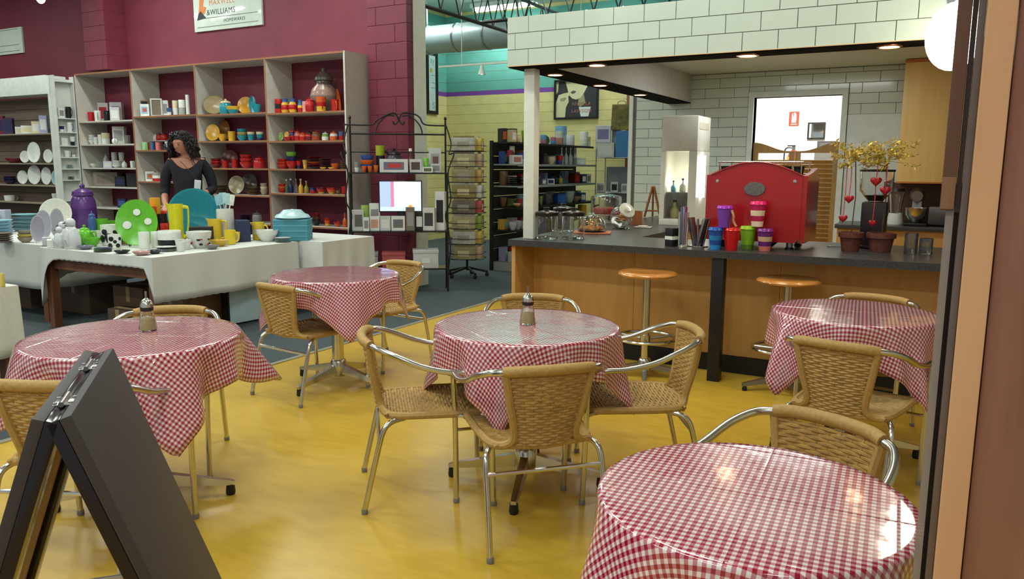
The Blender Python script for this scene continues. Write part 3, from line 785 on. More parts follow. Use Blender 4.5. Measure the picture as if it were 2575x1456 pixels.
def settle(items, rounds=80):
    """nudge wares of one display apart so that they stand beside each other; each carries its support bounds"""
    for _ in range(rounds):
        moved = False
        for i in range(len(items)):
            a = items[i]
            for j in range(i+1, len(items)):
                b = items[j]
                if a[3] > b[4]-.002 or b[3] > a[4]-.002: continue
                dx, dy = b[0].location.x-a[0].location.x, b[0].location.y-a[0].location.y
                ox, oy = a[1]+b[1]-abs(dx), a[2]+b[2]-abs(dy)
                if ox <= .001 or oy <= .001: continue
                moved = True
                if ox < oy: s_ = (ox/2+.001)*(1 if dx >= 0 else -1); a[0].location.x -= s_*.5; b[0].location.x += s_*.5
                else: s_ = (oy/2+.001)*(1 if dy >= 0 else -1); a[0].location.y -= s_*.5; b[0].location.y += s_*.5
        for a in items:
            bd = a[5]; l = a[0].location
            if bd:
                l.x = min(max(l.x, bd[0]+a[1]), max(bd[1]-a[1], bd[0]+a[1])); l.y = min(max(l.y, bd[2]+a[2]), max(bd[3]-a[2], bd[2]+a[2]))
        if not moved: break

def away(p, r):
    """move a survey point r further from the viewer along the ground"""
    d = Vector((p.x, p.y, 0)).normalized(); return Vector((p.x+d.x*r, p.y+d.y*r, p.z))
def stand(px, py, z, r=0.): return away(atz(px, py, z), r)
# ================================================================== wares on the counter and the kitchen behind
K = CZ+.0008
ONC = 'on the counter'
def pxw(p, n): return n*mpp(p)

# lidded glass jars
def counter_jar(px, py, lab, w=.172, h=.172):
    p = stand(px, py, K, w/2)
    t = thing('glass_jar', lab, 'jar', p, 0, 'lidded glass jars by the column')
    ob('glass', G().lathe([(0, 0), (.46*w, 0), (.5*w, .008), (.5*w, h*.88), (.46*w, h), (.43*w, h), (.47*w, h*.87), (.47*w, .014), (0, .012)], 28), GLASS, t)
    ld = ob('lid', G().lathe([(0, h+.002), (.50*w, h+.002), (.51*w, h+.006), (.51*w, h+.026), (.46*w, h+.032), (.1*w, h+.044), (0, h+.044)], 28), M('black_lid', (30, 26, 26), .25), t)
    ob('knob', G().lathe([(.022, h+.042), (.03*.6, h+.05), (.026, h+.058), (.02, h+.064), (0, h+.064)], 16), MATS['black_lid'], ld)
counter_jar(1374, 603, 'empty glass jar with black lid next to the white column')
counter_jar(1441, 603, 'empty glass jar with black lid beside the pastry cloche')
counter_jar(1416, 585, 'glass jar with black lid behind the other two lidded jars')

# pastry cloche on a board
p = stand(1490, 589, K, .11)
t = thing('pastry_board', 'thin timber board holding pastries under a glass cloche', 'board', p, radians(20))
ob('board', G().box(-.15, .15, -.12, .12, 0, .012, ch=.004), wood('cherry_board', (170, 96, 60), (196, 120, 80), 0), t)
CRO = M('baked_pastry', (214, 150, 84), .6, var=.2, scale=30, bump=.6)
for i, (x, y, z, a) in enumerate([(-.03, -.03, .012, .2), (.045, .03, .012, 1.5), (-.045, .05, .012, .9), (.0, .0, .052, 2.3)]):
    g = G(); pts = [(-.055, -.012, .018), (-.03, .006, .024), (0, .012, .028), (.03, .006, .024), (.055, -.012, .018)]
    g.tube(smoothpath(pts, 4), [.006+.018*sin(pi*k/16) for k in range(17)], 8)
    o = ob('croissant', g, CRO, None, loc=(p.x+x, p.y+y, K+z+.0006), rot=(0, 0, a)); tag(o, 'baked croissant under the glass cloche', 'pastry', 'croissants under the cloche')
t = thing('glass_cloche', 'rounded glass cloche covering pastries on a board', 'cloche', (p.x, p.y, K+.0126))
ob('dome', G().lathe([(.112, 0), (.114, .03), (.106, .075), (.082, .112), (.045, .132), (0, .138), (0, .1345), (.044, .128), (.079, .109), (.102, .074), (.110, .03), (.108, 0), (.112, 0)], 30), GLASS, t)
ob('knob', G().lathe([(.006, .136), (.006, .144), (.014, .151), (.012, .16), (0, .163)], 14), GLASS, t)

# tall cake dome on a foot
p = stand(1523, 562, K, .10)
t = thing('cake_stand', 'white footed cake stand under a tall glass dome', 'cake stand', p)
ob('plate', G().lathe([(0, .07), (.05, .07), (.165, .082), (.17, .09), (.16, .088), (0, .08)], 30), glz((210, 210, 205)), t)
ob('foot', G().lathe([(0, 0), (.07, 0), (.072, .006), (.03, .02), (.018, .04), (.03, .07), (0, .07)], 22), glz((210, 210, 205)), t)
o = tag(ob('cake', G().lathe([(0, 0), (.118, 0), (.12, .004), (.12, .046), (.116, .052), (.10, .056), (0, .056)], 26), M('red_cake', (158, 52, 34), .6, var=.2, scale=40, bump=.5), None, loc=(p.x, p.y, K+.0905)), 'round red-topped cake under the tall dome', 'cake')
t = thing('cake_dome', 'tall straight-sided glass cake dome with a knob', 'dome', (p.x, p.y, K+.0905))
ob('dome', G().lathe([(.146, 0), (.150, .15), (.142, .168), (.08, .186), (0, .192), (0, .188), (.078, .182), (.138, .165), (.145, .15), (.142, 0), (.146, 0)], 30), GLASS, t)
ob('knob', G().lathe([(.007, .190), (.007, .200), (.018, .208), (.015, .219), (0, .222)], 14), GLASS, t)

# biscuit jar lying at a slant with a steel lid
p = stand(1562, 577, K, .075)
t = thing('biscuit_jar', 'tilted glass biscuit jar with a pale round lid', 'jar', p, radians(-35), None, (1.1, 1.1, 1.1))
tm = Matrix.Translation((0, 0, .098)) @ Matrix.Rotation(radians(55), 4, 'Y')
ob('jar', G().lathe([(0, -.09), (.05, -.088), (.082, -.055), (.09, 0), (.08, .05), (.058, .08), (.055, .08), (.076, .05), (.086, 0), (.078, -.052), (.05, -.083), (0, -.085)], 26, mat=tm), GLASS, t)
ob('lid', G().lathe([(0, .082), (.062, .082), (.066, .086), (.066, .098), (.03, .106), (.02, .108), (.024, .118), (0, .12)], 22, mat=tm), glz((206, 206, 190)), t)
ob('rest', G().box(-.05, .05, -.05, .05, 0, .012, ch=.004), GLASS, t)
for k in range(6):
    o = ob('biscuit', G().lathe([(0, 0), (.033, 0), (.036, .005), (.032, .011), (0, .012)], 16), CRO, None, loc=(p.x+[-.03, .0, .02, -.01, .01, .03][k], p.y+[0, .02, -.015, -.02, .01, .015][k], K+.062+.013*k), rot=(.25*(k % 3-1), .2, 0))
    tag(o, 'golden round biscuit inside the tilted glass jar', 'biscuit', 'biscuits in the jar')

# wooden box, easel, plate, small dish
OAK = wood('oiled_oak', (128, 76, 40), (152, 96, 54), 2)
p = stand(1598, 565, K, .06)
t = thing('wooden_box', 'small reddish wooden box behind the biscuit jar', 'box', p, radians(25))
w_ = .115
for a in ((-w_/2, w_/2, -.06, -.052), (-w_/2, w_/2, .052, .06)): ob('side', G().box(a[0], a[1], a[2], a[3], 0, .125), OAK, t)
for a in ((-w_/2, -w_/2+.008), (w_/2-.008, w_/2)): ob('side', G().box(a[0], a[1], -.052, .052, 0, .125), OAK, t)
ob('base', G().box(-w_/2+.008, w_/2-.008, -.052, .052, 0, .008), OAK, t)
p = stand(1640, 548, K, .05)
t = thing('wooden_easel', 'wooden A-shaped easel standing before the white tiles', 'easel', p, radians(18))
for s in (-1, 1): ob('leg', G().tube([(s*.085, 0, .006), (s*.008, .03, .33)], .013, 4), OAK, t, smooth=0)
ob('rear_leg', G().tube([(0, .14, .006), (0, .034, .32)], .010, 4), OAK, t, smooth=0)
ob('ledge', G().box(-.08, .08, -.02, .01, .07, .082), OAK, t); ob('peg', G().tube([(-.02, .03, .325), (.02, .03, .325)], .012, 8), OAK, t)
p = stand(1617, 574, K, .06)
t = thing('serving_plate', 'square serving plate with a folded napkin', 'plate', p, radians(10))
ob('plate', G().box(-.075, .075, -.06, .06, 0, .01, ch=.004), glz((190, 184, 172)), t); ob('napkin', G().box(-.045, .035, -.035, .04, .0105, .018, ch=.003), M('paper', (220, 212, 196), .9), t)
p = stand(1664, 562, K, .04)
ware('bowl', 'small pale sundae dish', 'dish', p, .075, .085, [(206, 196, 160)], None, 'in front of the white drink cabinet')
p = stand(1688, 560, K, .05)
t = thing('steel_tray', 'shallow steel tray beside the drink cabinet', 'tray', p, radians(10))
ob('tray', G().box(-.07, .07, -.05, .05, 0, .006).box(-.072, -.066, -.05, .05, .006, .018).box(.066, .072, -.05, .05, .006, .018).box(-.066, .066, -.052, -.046, .006, .018).box(-.066, .066, .046, .052, .006, .018), STEEL, t)

# card block, straw jar, cutlery caddy
p = stand(1688, 620, K, .035)
t = thing('card_holder', 'black upright card holder with a white band', 'card holder', p, radians(-25))
ob('block', G().box(-.033, .033, -.03, .03, 0, .125, ch=.002), KICK, t); ob('band', G().box(-.0335, .0335, -.0305, .0305, .046, .07), WHITE, t)
p = stand(1716, 621, K, .033)
t = thing('straw_jar', 'tall clear tumbler full of coloured drinking straws', 'straws', p)
ob('tumbler', G().lathe([(0, 0), (.032, 0), (.034, .006), (.037, .235), (.034, .235), (.031, .012), (0, .01)], 20), GLASS, t)
for k in range(11):
    a = k*2.4; r = .021*sqrt((k+.5)/11); c = [(176, 40, 80), (120, 60, 150), (150, 150, 160), (60, 120, 170)][k % 4]
    ob('straw', G().tube([(r*cos(a), r*sin(a), .013), (r*cos(a)*1.2, r*sin(a)*1.2, .262+.006*(k % 3))], .0034, 6), glz(c), t)
p = stand(1752, 622, K, .05)
t = thing('cutlery_caddy', 'chrome V-shaped caddy holding wrapped cutlery', 'caddy', p, radians(-20))
ob('base', G().box(-.07, .07, -.035, .035, 0, .006, ch=.002), CHROME, t)
for s, dx in ((-1, -.005), (1, .02)):
    ob('bar', G().box(-.009, .009, -.03, .03, 0, .20, mat=Matrix.Translation((dx, 0, .004)) @ Matrix.Rotation(s*.26, 4, 'Y'), ch=.002), STEEL, t)
for k, (x, y, a) in enumerate([(-.02, -.01, -.25), (.0, .012, -.05), (.03, -.008, .1), (.045, .01, .22)]):
    ob('cutlery', G().tube([(x, y, .0065), (x+.19*sin(a), y, .19*cos(a))], [.005, .009], 6), STEEL, t)

# travel cups
def travel_cup(px, py, w, h, body, lid, lab, z=K, band=None, foot=None, r=.04, at=None):
    p = stand(px, py, K, r) if z == K else None
    if p is None: p = Vector((at[0].x*.5+at[1].x*.5, at[0].y*.5+at[1].y*.5, z))
    s = mpp(p); w, h = w*s, h*s
    t = thing('travel_cup', lab, 'cup', (p.x, p.y, z), 0, 'coloured travel cups before the coffee machine')
    k = 8; pr = [(0, 0)]+[(w*(.34+.13*i/k), h*.86*i/k) for i in range(k+1)]+[(0, h*.86)]
    bands = []
    for i in range(len(pr)-1):
        f = (i-.5)/k; bands.append(1 if (band and .52 < f < .80) else (2 if foot and f < .30 else 0))
    mats = [C(body), C(band or body), C(foot or body)]
    ob('body', G().lathe(pr, 22, bands=bands), mats, t)
    ob('lid', G().lathe([(0, h*.862), (w*.50, h*.862), (w*.51, h*.885), (w*.48, h*.91), (w*.46, h*.98), (w*.43, h), (0, h*.975)], 22), C(lid), t)
    return t, p, w, h
_, p1, _, h1 = travel_cup(1798, 629, 38, 56, (26, 72, 150), (30, 84, 170), 'blue banded travel cup, leftmost of the lower row', band=(34, 120, 176), foot=(40, 130, 190))
_, p2, _, _ = travel_cup(1838, 630, 42, 56, (190, 22, 30), (204, 34, 34), 'plain red travel cup in the lower row')
_, p3, _, _ = travel_cup(1879, 628, 41, 58, (128, 176, 42), (150, 200, 52), 'lime green travel cup in the lower row', foot=(92, 128, 40))
_, p4, _, _ = travel_cup(1922, 632, 41, 56, (104, 34, 112), (116, 40, 124), 'purple patterned travel cup, right end of the lower row', band=(206, 170, 130), foot=(200, 110, 100))
zz = K+56*mpp(p1)+.0012
t, p, w, h = travel_cup(1813, 577, 40, 54, (112, 58, 160), (150, 40, 180), 'purple travel cup with tan loop, stacked over blue and red', z=zz, at=(p1, p2))
ob('loop_handle', G().tube(smoothpath([(w*.44, -.01, h*.8), (w*.60, -.02, h*.55), (w*.62, -.02, h*.3), (w*.80, -.02, h*.06)], 5), .008, 6), glz((180, 130, 90)), t)
travel_cup(1907, 574, 41, 63, (176, 30, 84), (214, 36, 110), 'tall pink patterned travel cup on top of green and purple', z=K+58*mpp(p3)+.0012, at=(p3, p4), band=(222, 204, 176), foot=(222, 204, 176))

# ---- red espresso machine
RED = M('red_enamel', (148, 12, 18), .3, var=.03, scale=60, coat=.4)
YM = 5.36
xl, xr = aty(1783, 560, YM).x, aty(2012, 560, YM).x
zb = aty(1900, 607, YM).z; zsde = aty(1790, 440, YM).z; zpk = aty(1890, 407, YM).z
em = thing('espresso_machine', 'large red espresso machine with arched back panel and oval badge', 'coffee machine', ((xl+xr)/2, YM, K))
hw = (xr-xl)/2; zb -= K; zsde -= K; zpk -= K
n = 16
arch = [(-hw, zb+.03), (-hw+.03, zb), (hw-.03, zb), (hw, zb+.03)]+[(hw-2*hw*i/n, zsde+(zpk-zsde)*sin(pi*i/n)) for i in range(n+1)]
ob('back_panel', G().prism(arch, 0, .035, lambda u, v, t_: (u, t_, v)), RED, em, smooth=30)
ob('body', G().box(-hw+.01, hw-.01, .036, .46, zb+.02, zsde-.01, ch=.006), STEEL, em)
for s in (-1, 1):
    ob('side_panel', G().prism([(0, zb), (.5, zb), (.5, zsde-.02), (.42, zsde+.05), (.2, zsde+.02), (0, zsde+.0)], s*hw+(0 if s > 0 else -.03), s*hw+(.03 if s > 0 else 0), lambda u, v, t_: (t_, u+.005, v)), RED, em, smooth=30)
ob('edge_bead', G().tube([(u, -.003, v) for u, v in arch[4:]], .005, 6), RED, em)
cz = aty(1898, 475, YM).z-K; cx = aty(1898, 475, YM).x-(xl+xr)/2
bd = ob('badge', G().lathe([(0, -.004), (.068, -.004), (.070, 0), (.068, .004), (0, .005)], 36, mat=Matrix.Translation((cx, -.0045, cz)) @ Matrix.Rotation(pi/2, 4, 'X') @ Matrix.Diagonal((1, .66, 1, 1))), M('pewter_badge', (104, 102, 100), .45, .6, var=.1, scale=90), em)
for px, py in ((1804, 455), (1999, 456)):
    q = aty(px, py, YM); ob('screw', G().lathe([(0, -.004), (.010, -.003), (.011, 0), (0, .001)], 14, mat=Matrix.Translation((q.x-(xl+xr)/2, -.003, q.z-K)) @ Matrix.Rotation(pi/2, 4, 'X')), CHROME, em)
for x in (-hw+.08, hw-.07):
    for y in (.07, .40): ob('foot', G().lathe([(0, 0), (.028, 0), (.03, .006), (.022, .014), (.022, zb+.021), (0, zb+.021)], 14, (x, y, 0)), STEEL if x > 0 else BLACK, em)
ob('drip_pipe', G().tube([(hw-.20, .1, .01), (hw-.14, .12, zb+.02)], .012, 8), BLACK, em)
ob('cup_rail', G().tube([(-hw+.02, .1, zpk+.0), (hw-.02, .1, zpk+.0), (hw-.02, .44, zpk), (-hw+.02, .44, zpk)], .006, 6, closed=True), CHROME, em)
for x in (-hw+.03, 0, hw-.03): ob('rail_post', G().tube([(x, .1, zsde-.02), (x, .1, zpk)], .005, 6), CHROME, em)
for x in (-hw+.03, hw-.03): ob('rail_post', G().tube([(x, .44, zsde-.02), (x, .44, zpk)], .005, 6), CHROME, em)
em_c = Vector(((xl+xr)/2, YM, K+zsde-.0088))
for k, x in enumerate((-hw+.06, hw-.14, hw-.06)):
    ware('cup', 'black upturned cup', 'cup', em_c+Vector((x, .16+.02*k, 0)), .075, .07, [(34, 34, 38)], 'cups on the coffee machine', 'on top of the red coffee machine')
t = thing('folded_cloth', 'white folded towel draped on the red coffee machine', 'towel', em_c+Vector((-.02, .2, 0)))
ob('towel', G().grid(lambda u, v: (-.24+.44*u, -.05+.16*v, .012+.066*sin(pi*min(1, .15+u*1.0))*(.7+.3*sin(7*u+2*v))*.9), 22, 8), M('towel_cloth', (222, 208, 186), .95), t)
ob('towel_under', G().box(-.22, .18, -.04, .10, 0, .010), MATS['towel_cloth'], t)

# ---- white drink cabinet with lit side
YF = 7.12
xl, xr = aty(1661, 420, YF).x, aty(1752, 420, YF).x
zt = aty(1700, 291, YF).z
fw_ = xr-xl; dp = .42
fr = thing('drink_cabinet', 'tall white drink dispenser with glass front and lit side', 'dispenser', ((xl+xr)/2, YF, K))
FRW = M('appliance_white', (214, 214, 204), .35)
hh = zt-K; h2 = fw_/2
wz0, wz1 = .06, aty(1700, 380, YF).z-K
ob('top_case', G().box(-h2, h2, 0, dp, wz1, hh, ch=.012), FRW, fr)
ob('base', G().box(-h2, h2, 0, dp, 0, wz0, ch=.004), FRW, fr)
for a, b_ in ((-h2, -h2+.045), (h2-.075, h2)): ob('stile', G().box(a, b_, 0, .05, wz0, wz1), FRW, fr)
ob('rear_case', G().box(-h2, h2, dp-.05, dp, wz0, wz1), FRW, fr)
ob('left_wall', G().box(-h2, -h2+.015, .05, dp-.05, wz0, wz1), FRW, fr)
ob('right_wall', G().box(h2-.012, h2, .05, dp-.05, wz0, wz1), FRW, fr)
ob('glass_front', G().box(-h2+.045, h2-.075, .006, .010, wz0, wz1), GLASS, fr)
ob('shelf', G().box(-h2+.02, h2-.02, .06, dp-.06, .30, .306), STEEL, fr)
ob('light_tube', G().tube([(h2+.016, .16, wz0+.20), (h2+.016, .16, wz1-.04)], .022, 12), M('cabinet_tube', (255, 252, 240), .4, emit=14.), fr)
ob('vent', G().box(h2, h2+.004, .04, dp-.08, hh-.12, hh-.06), M('vent_cream', (206, 200, 180), .5), fr)
q = fr.location; q_f = fr.location.copy()
for k, (x, z, w, h, c, lk) in enumerate([(-.05, wz0, .09, .16, (226, 220, 150), 'yellow juice jug'), (.02, .306, .06, .12, (190, 200, 190), 'clear water bottle'), (-.07, .306, .05, .1, (80, 150, 170), 'teal drink bottle')]):
    ware('bottle', lk, 'bottle', (q.x+x-.02, q.y+.16, K+z+.001), w, h, [c, (60, 50, 50)], 'bottles in the drink cabinet', 'inside the white drink cabinet')

# ---- twin terracotta pots with dried twigs and hanging hearts
TERR = M('dark_terracotta', (92, 46, 36), .7, var=.12, scale=30)
TWIG = M('dried_yellow_leaf', (224, 204, 116), .7, var=.2, scale=50)
HRT = M('red_heart_enamel', (150, 16, 30), .25)
def heart_me():
    pts = []
    for i in range(20):
        a = 2*pi*i/20; pts.append((16*sin(a)**3/32, (13*cos(a)-5*cos(2*a)-2*cos(3*a)-cos(4*a))/32))
    g = G()
    for s, sc_ in ((-.22, .55), (-.12, .9), (0, 1), (.12, .9), (.22, .55)):
        g.v += [(u*sc_, s, v*sc_) for u, v in pts]
    for k in range(4):
        for i in range(20): g.f.append((k*20+i, k*20+(i+1) % 20, (k+1)*20+(i+1) % 20, (k+1)*20+i)); g.m.append(0)
    g.f.append(tuple(range(20))[::-1]); g.m.append(0); g.f.append(tuple(range(80, 100))); g.m.append(0)
    return g.mesh('heart', HRT, 60)
HME = heart_me()
pots = []
for j, (px, py, w) in enumerate([(2137, 633, 64), (2213, 635, 74)]):
    p = stand(px, py, K, .06); s = mpp(p); w = w*s*.93; h = 47*s
    lab = ['terracotta pot with dried twigs, nearer the coffee machine', 'terracotta pot with dried twigs and hanging hearts, right of its twin'][j]
    t = thing('terracotta_pot', lab, 'plant pot', p, 0, 'twin terracotta pots'); pots.append((t, p, w, h))
    ob('pot', G().lathe([(0, 0), (.34*w, 0), (.43*w, h*.72), (.5*w, h*.74), (.5*w, h), (.44*w, h), (.40*w, h*.7), (0, h*.68)], 22), TERR, t)
    ob('soil', G().lathe([(0, h*.86), (.41*w, h*.87), (.38*w, h*.82), (0, h*.8)], 16), M('potting_soil', (48, 34, 26), .95), t)
    tz = aty(px, 400, p.y).z-K
    ob('stem', G().tube([(0, 0, h*.85), (.01, .005, tz*.6), (-.005, 0, tz)], .0035, 6), M('twig_bark', (70, 52, 40), .8), t)
    g = G(); rnd = random.Random(5+j)
    for k in range(26):
        a = rnd.uniform(0, 2*pi); R_ = rnd.uniform(.06, .21); z1 = tz+rnd.uniform(-.07, .12)
        e = Vector((R_*cos(a), R_*sin(a)*.6, z1)); g.tube([(0, 0, tz-.01), e*.5+Vector((0, 0, tz*.5)), e], .0018, 4)
        for _ in range(22):
            c = Vector((0, 0, tz)).lerp(e, rnd.uniform(.35, 1.05)); dr_ = Vector((rnd.uniform(-1, 1), rnd.uniform(-1, 1), rnd.uniform(-.4, .9))).normalized()
            n_ = dr_.cross(Vector((rnd.uniform(-1, 1), .3, 1))).normalized(); L = rnd.uniform(.026, .048)
            g.add([c, c+dr_*L*.5+n_*.007, c+dr_*L, c+dr_*L*.5-n_*.007], [(0, 1, 2, 3)])
    o = ob('dried_foliage', g, TWIG, t, smooth=0); o['kind'] = 'stuff'
for j, px, py, w, top in [(0, 2135, 500, 24, 420), (0, 2120, 549, 22, 420), (1, 2203, 456, 28, 410), (1, 2226, 479, 26, 410), (1, 2194, 561, 20, 470)]:
    q = pots[j][1]; c = aty(px, py, q.y-.05); s = mpp(c); zt = aty(px, top, q.y-.05).z
    t = thing('hanging_heart', 'red heart ornament on a ribbon', 'ornament', c, 0, 'red heart ornaments on the twigs')
    t['label'] = {2135: 'upper red heart hanging on ribbons beside the coffee machine', 2120: 'lowest left red heart hanging near the first pot rim', 2203: 'red heart hung highest in front of the coffee grinder hopper',
                  2226: 'red heart hanging at the right edge of the grinder hopper', 2194: 'small red heart hanging lowest before the dark grinder body'}[px]
    put('heart', HME, t, (0, 0, 0), (0, 0, .3), (w*s, w*s*.7, w*s))
    ob('ribbon', G().tube([(0, 0, .3*w*s), (.004, 0, (zt-c.z)*.5), (-.002, .05, zt-c.z)], .0028, 5), M('red_ribbon', (178, 50, 56), .7), t)

# ---- coffee grinder
p = stand(2196, 606, K, .0); YG = 5.86
gx = aty(2196, 560, YG).x
t = thing('coffee_grinder', 'dark coffee grinder with clear bean hopper', 'grinder', (gx, YG+.03, K))
s = mpp((gx, YG, 1)); top = aty(2200, 508, YG).z-K; hz = aty(2200, 428, YG).z-K
ob('body', G().box(-.078, .078, -.08, .09, 0, top, ch=.012), M('grinder_dark', (40, 28, 28), .4), t)
ob('hopper', G().lathe([(.045, top+.002), (.105, top+.075), (.108, hz-.01), (.104, hz-.01), (.101, top+.078), (.041, top+.004)], 24), GLASS, t)
ob('lid', G().lathe([(0, hz-.01), (.112, hz-.01), (.112, hz+.004), (0, hz+.008)], 24), BLACK, t)
ob('beans', G().lathe([(0, top+.01), (.043, top+.008), (.075, top+.045), (0, top+.05)], 18), M('coffee_beans', (58, 34, 22), .5, scale=120, var=.3, bump=.8), t)
ob('fork', G().box(-.03, .03, -.13, -.078, .09, .10), STEEL, t); ob('base', G().box(-.085, .085, -.14, .10, 0, .02, ch=.006), BLACK, t)

# ---- back bench with small appliances, wall cupboard
bb = thing('back_bench', 'dark-topped kitchen bench along the tiled wall', 'bench', (0, 0, 0))
ob('carcass', G().box(-.94, 2.5, 8.18, YW-.012, 0, CZ-.04), PANEL, bb)
ob('worktop', G().box(-.96, 2.5, 8.14, YW-.010, CZ-.039, CZ, ch=.003), WTOP, bb)
ob('upstand', G().box(-.55, 2.5, YW-.0095, YW-.0075, CZ+.001, 1.28), M('brown_splash', (92, 62, 44), .5), bb)
YK = 8.3
def onbench(px): return aty(px, 580, YK+.1).x
t = thing('stand_mixer', 'chrome and dark stand mixer below the timber cupboard', 'mixer', (onbench(2300), YK+.1, K))
ob('base', G().box(-.10, .10, -.14, .14, 0, .03, ch=.01), BLACK, t); ob('column', G().box(-.045, .045, .04, .12, .03, .24, ch=.02), STEEL, t)
ob('head', G().tube([(0, .13, .28), (0, .0, .29), (0, -.13, .28)], [.055, .07, .05], 14), STEEL, t); ob('bowl', G().lathe([(0, .032), (.05, .034), (.09, .10), (.095, .17), (.09, .17), (.085, .1), (0, .045)], 20, (0, -.06, 0)), CHROME, t)
t = thing('blender', 'glass blender jug on a pale base beside the grinder', 'blender', (onbench(2248), YK+.12, K))
ob('base', G().lathe([(0, 0), (.075, 0), (.078, .01), (.06, .11), (0, .11)], 18), FRW, t); ob('jug', G().lathe([(.045, .112), (.07, .32), (.066, .32), (.042, .116)], 18), GLASS, t); ob('lid', G().lathe([(0, .32), (.072, .32), (.06, .345), (0, .345)], 18), BLACK, t)
t = thing('toaster', 'dark toaster at the right end of the bench', 'toaster', (onbench(2375), YK+.1, K))
ob('shell', G().box(-.15, .15, -.09, .09, .01, .19, ch=.03), M('smoked_steel', (96, 92, 92), .35, .7), t); ob('slot', G().box(-.11, .11, -.02, .02, .188, .1915), BLACK, t)
for x in (-.1, .1): ob('foot', G().lathe([(0, 0), (.015, 0), (.015, .011), (0, .011)], 10, (x, 0, 0)), BLACK, t)
YK2 = 5.60
for k, px in enumerate((2292, 2330)):
    ware('canister', ['tall smoky glass tumbler', 'short smoky glass tumbler'][k], 'tumbler', (aty(px, 600, YK2).x, YK2, K), .08, [.13, .10][k], [seeglass((150, 150, 155))], 'tumblers at the counter end', 'beside the second terracotta pot')
cx0, cx1 = aty(2258, 400, 8.36).x, .45
t = thing('wall_cupboard', 'honey timber wall cupboard above the bench', 'cupboard', ((cx0+cx1)/2, 8.36, aty(2258, 460, 8.36).z))
CUP = wood('honey_board', (222, 182, 110), (230, 192, 122), 2, 2.0)
chh = 2.425-aty(2258, 460, 8.36).z; cw = (cx1-cx0)/2
ob('carcass', G().box(-cw, cw, .02, YW-.010-8.36, 0, chh, ch=.002), CUP, t)
for a, b_ in ((-cw, -.002), (.002, cw)):
    dd = ob('door', G().box(a+.001, b_-.001, 0, .019, .012, chh-.03, ch=.002), CUP, t)
ob('bottom_edge', G().box(-cw, cw, -.002, .02, -.002, .0115), wood('orange_edge', (186, 112, 40), (200, 126, 50), 0), t)
ob('top_shadow_gap', G().box(-cw, cw, -.002, .02, chh-.029, chh), MATS['orange_edge'], t)  # darker strip stands in for the shadow gap over the doors

# ---- louvred saloon doors in the doorway
SAL = wood('stained_pine', (150, 116, 62), (170, 134, 76), 2, 2.5)
def saloon(sx, lab):
    W_ = (DX1-DX0)/2-.006; x0 = DX0+.003 if sx < 0 else DX1-.003-W_
    t = thing('saloon_door', lab, 'saloon door', (x0, YW+.05, 0), 0, 'louvred saloon doors')
    zb_, ztp = .42, aty(1900, 385, YW).z
    for a in (0, W_-.055): ob('stile', G().box(a, a+.055, 0, .03, zb_, ztp, ch=.002), SAL, t)
    ob('bottom_rail', G().box(.0552, W_-.0552, 0, .03, zb_, zb_+.08), SAL, t)
    top = [(0, 0), (W_, 0)]; m = 12; hi = aty(1900, 363, YW).z-ztp
    for i in range(m+1):
        u = W_*(1-i/m); v = u/W_ if sx < 0 else 1-u/W_; top.append((u, .02+hi*(.5+.5*cos(pi*min(1, v*1.15)))))
    ob('top_rail', G().prism(top, 0, .03, lambda u, v, t_: (u, t_, v+ztp)), SAL, t, smooth=20)
    n_ = int((ztp-zb_-.1)/.048)
    for k in range(n_):
        z_ = zb_+.10+.048*k
        ob('slat', cached(('slat', round(W_, 4)), lambda: G().box(.056, W_-.056, -.004, .004, -.026, .026, mat=Matrix.Translation((0, .015, 0)) @ Matrix.Rotation(radians(38), 4, 'X')).mesh('slat', SAL, 0)), None, None) if False else put('slat', cached(('slat', round(W_, 4)), lambda: G().box(.056, W_-.056, -.004, .004, -.026, .026, mat=Matrix.Translation((0, .015, 0)) @ Matrix.Rotation(radians(38), 4, 'X')).mesh('slat', SAL, 0)), t, (0, 0, z_))
    hx = -.002 if sx < 0 else W_-.006
    for z_ in (zb_+.1, ztp-.1): ob('hinge', G().box(hx, hx+.006, .034, .05, z_, z_+.08), STEEL, t)
saloon(-1, 'left louvred saloon door behind the red coffee machine'); saloon(1, 'right louvred saloon door with visible slats beside the pots')

# ---- things in the bright store room
YB = 10.795
q0, q1 = aty(1985, 281, YB-.01), aty(2008, 316, YB-.01)
t = thing('extinguisher_sign', 'red fire extinguisher location sign on the white wall', 'sign', ((q0.x+q1.x)/2, YB, q1.z))
sw, sh = (q1.x-q0.x)/2, q0.z-q1.z
ob('plate', G().box(-sw, sw, -.004, 0, 0, sh), M('sign_red', (206, 60, 34), .5), t); SW = M('sign_white', (240, 238, 232), .5)
ob('extinguisher_symbol', G().prism([(-.45*sw, sh*.22), (.45*sw, sh*.22), (.45*sw, sh*.8), (.2*sw, sh*.93), (-.2*sw, sh*.93), (-.45*sw, sh*.8)], -.0062, -.0042, lambda u, v, t_: (u, t_, v)), SW, t, smooth=0)
ob('hose_mark', G().box(-.2*sw, -.02*sw, -.0082, -.0063, sh*.66, sh*.93), MATS['sign_red'], t, smooth=0)
ob('lettering_bar', G().box(-.6*sw, .6*sw, -.0062, -.0042, sh*.08, sh*.13), SW, t, smooth=0)
c = aty(1996, 378, YB-.12)
t = thing('fire_extinguisher', 'red fire extinguisher with yellow band seen over the saloon doors', 'extinguisher', (c.x, c.y, c.z-.42))
ob('cylinder', G().lathe([(0, 0), (.07, 0), (.075, .01), (.075, .34), (.05, .40), (.025, .42), (0, .42)], 20), M('ext_red', (176, 40, 24), .3), t)
ob('band', G().lathe([(.0755, .26), (.077, .262), (.077, .34), (.0755, .342)], 20), M('ext_band', (214, 150, 40), .4), t)
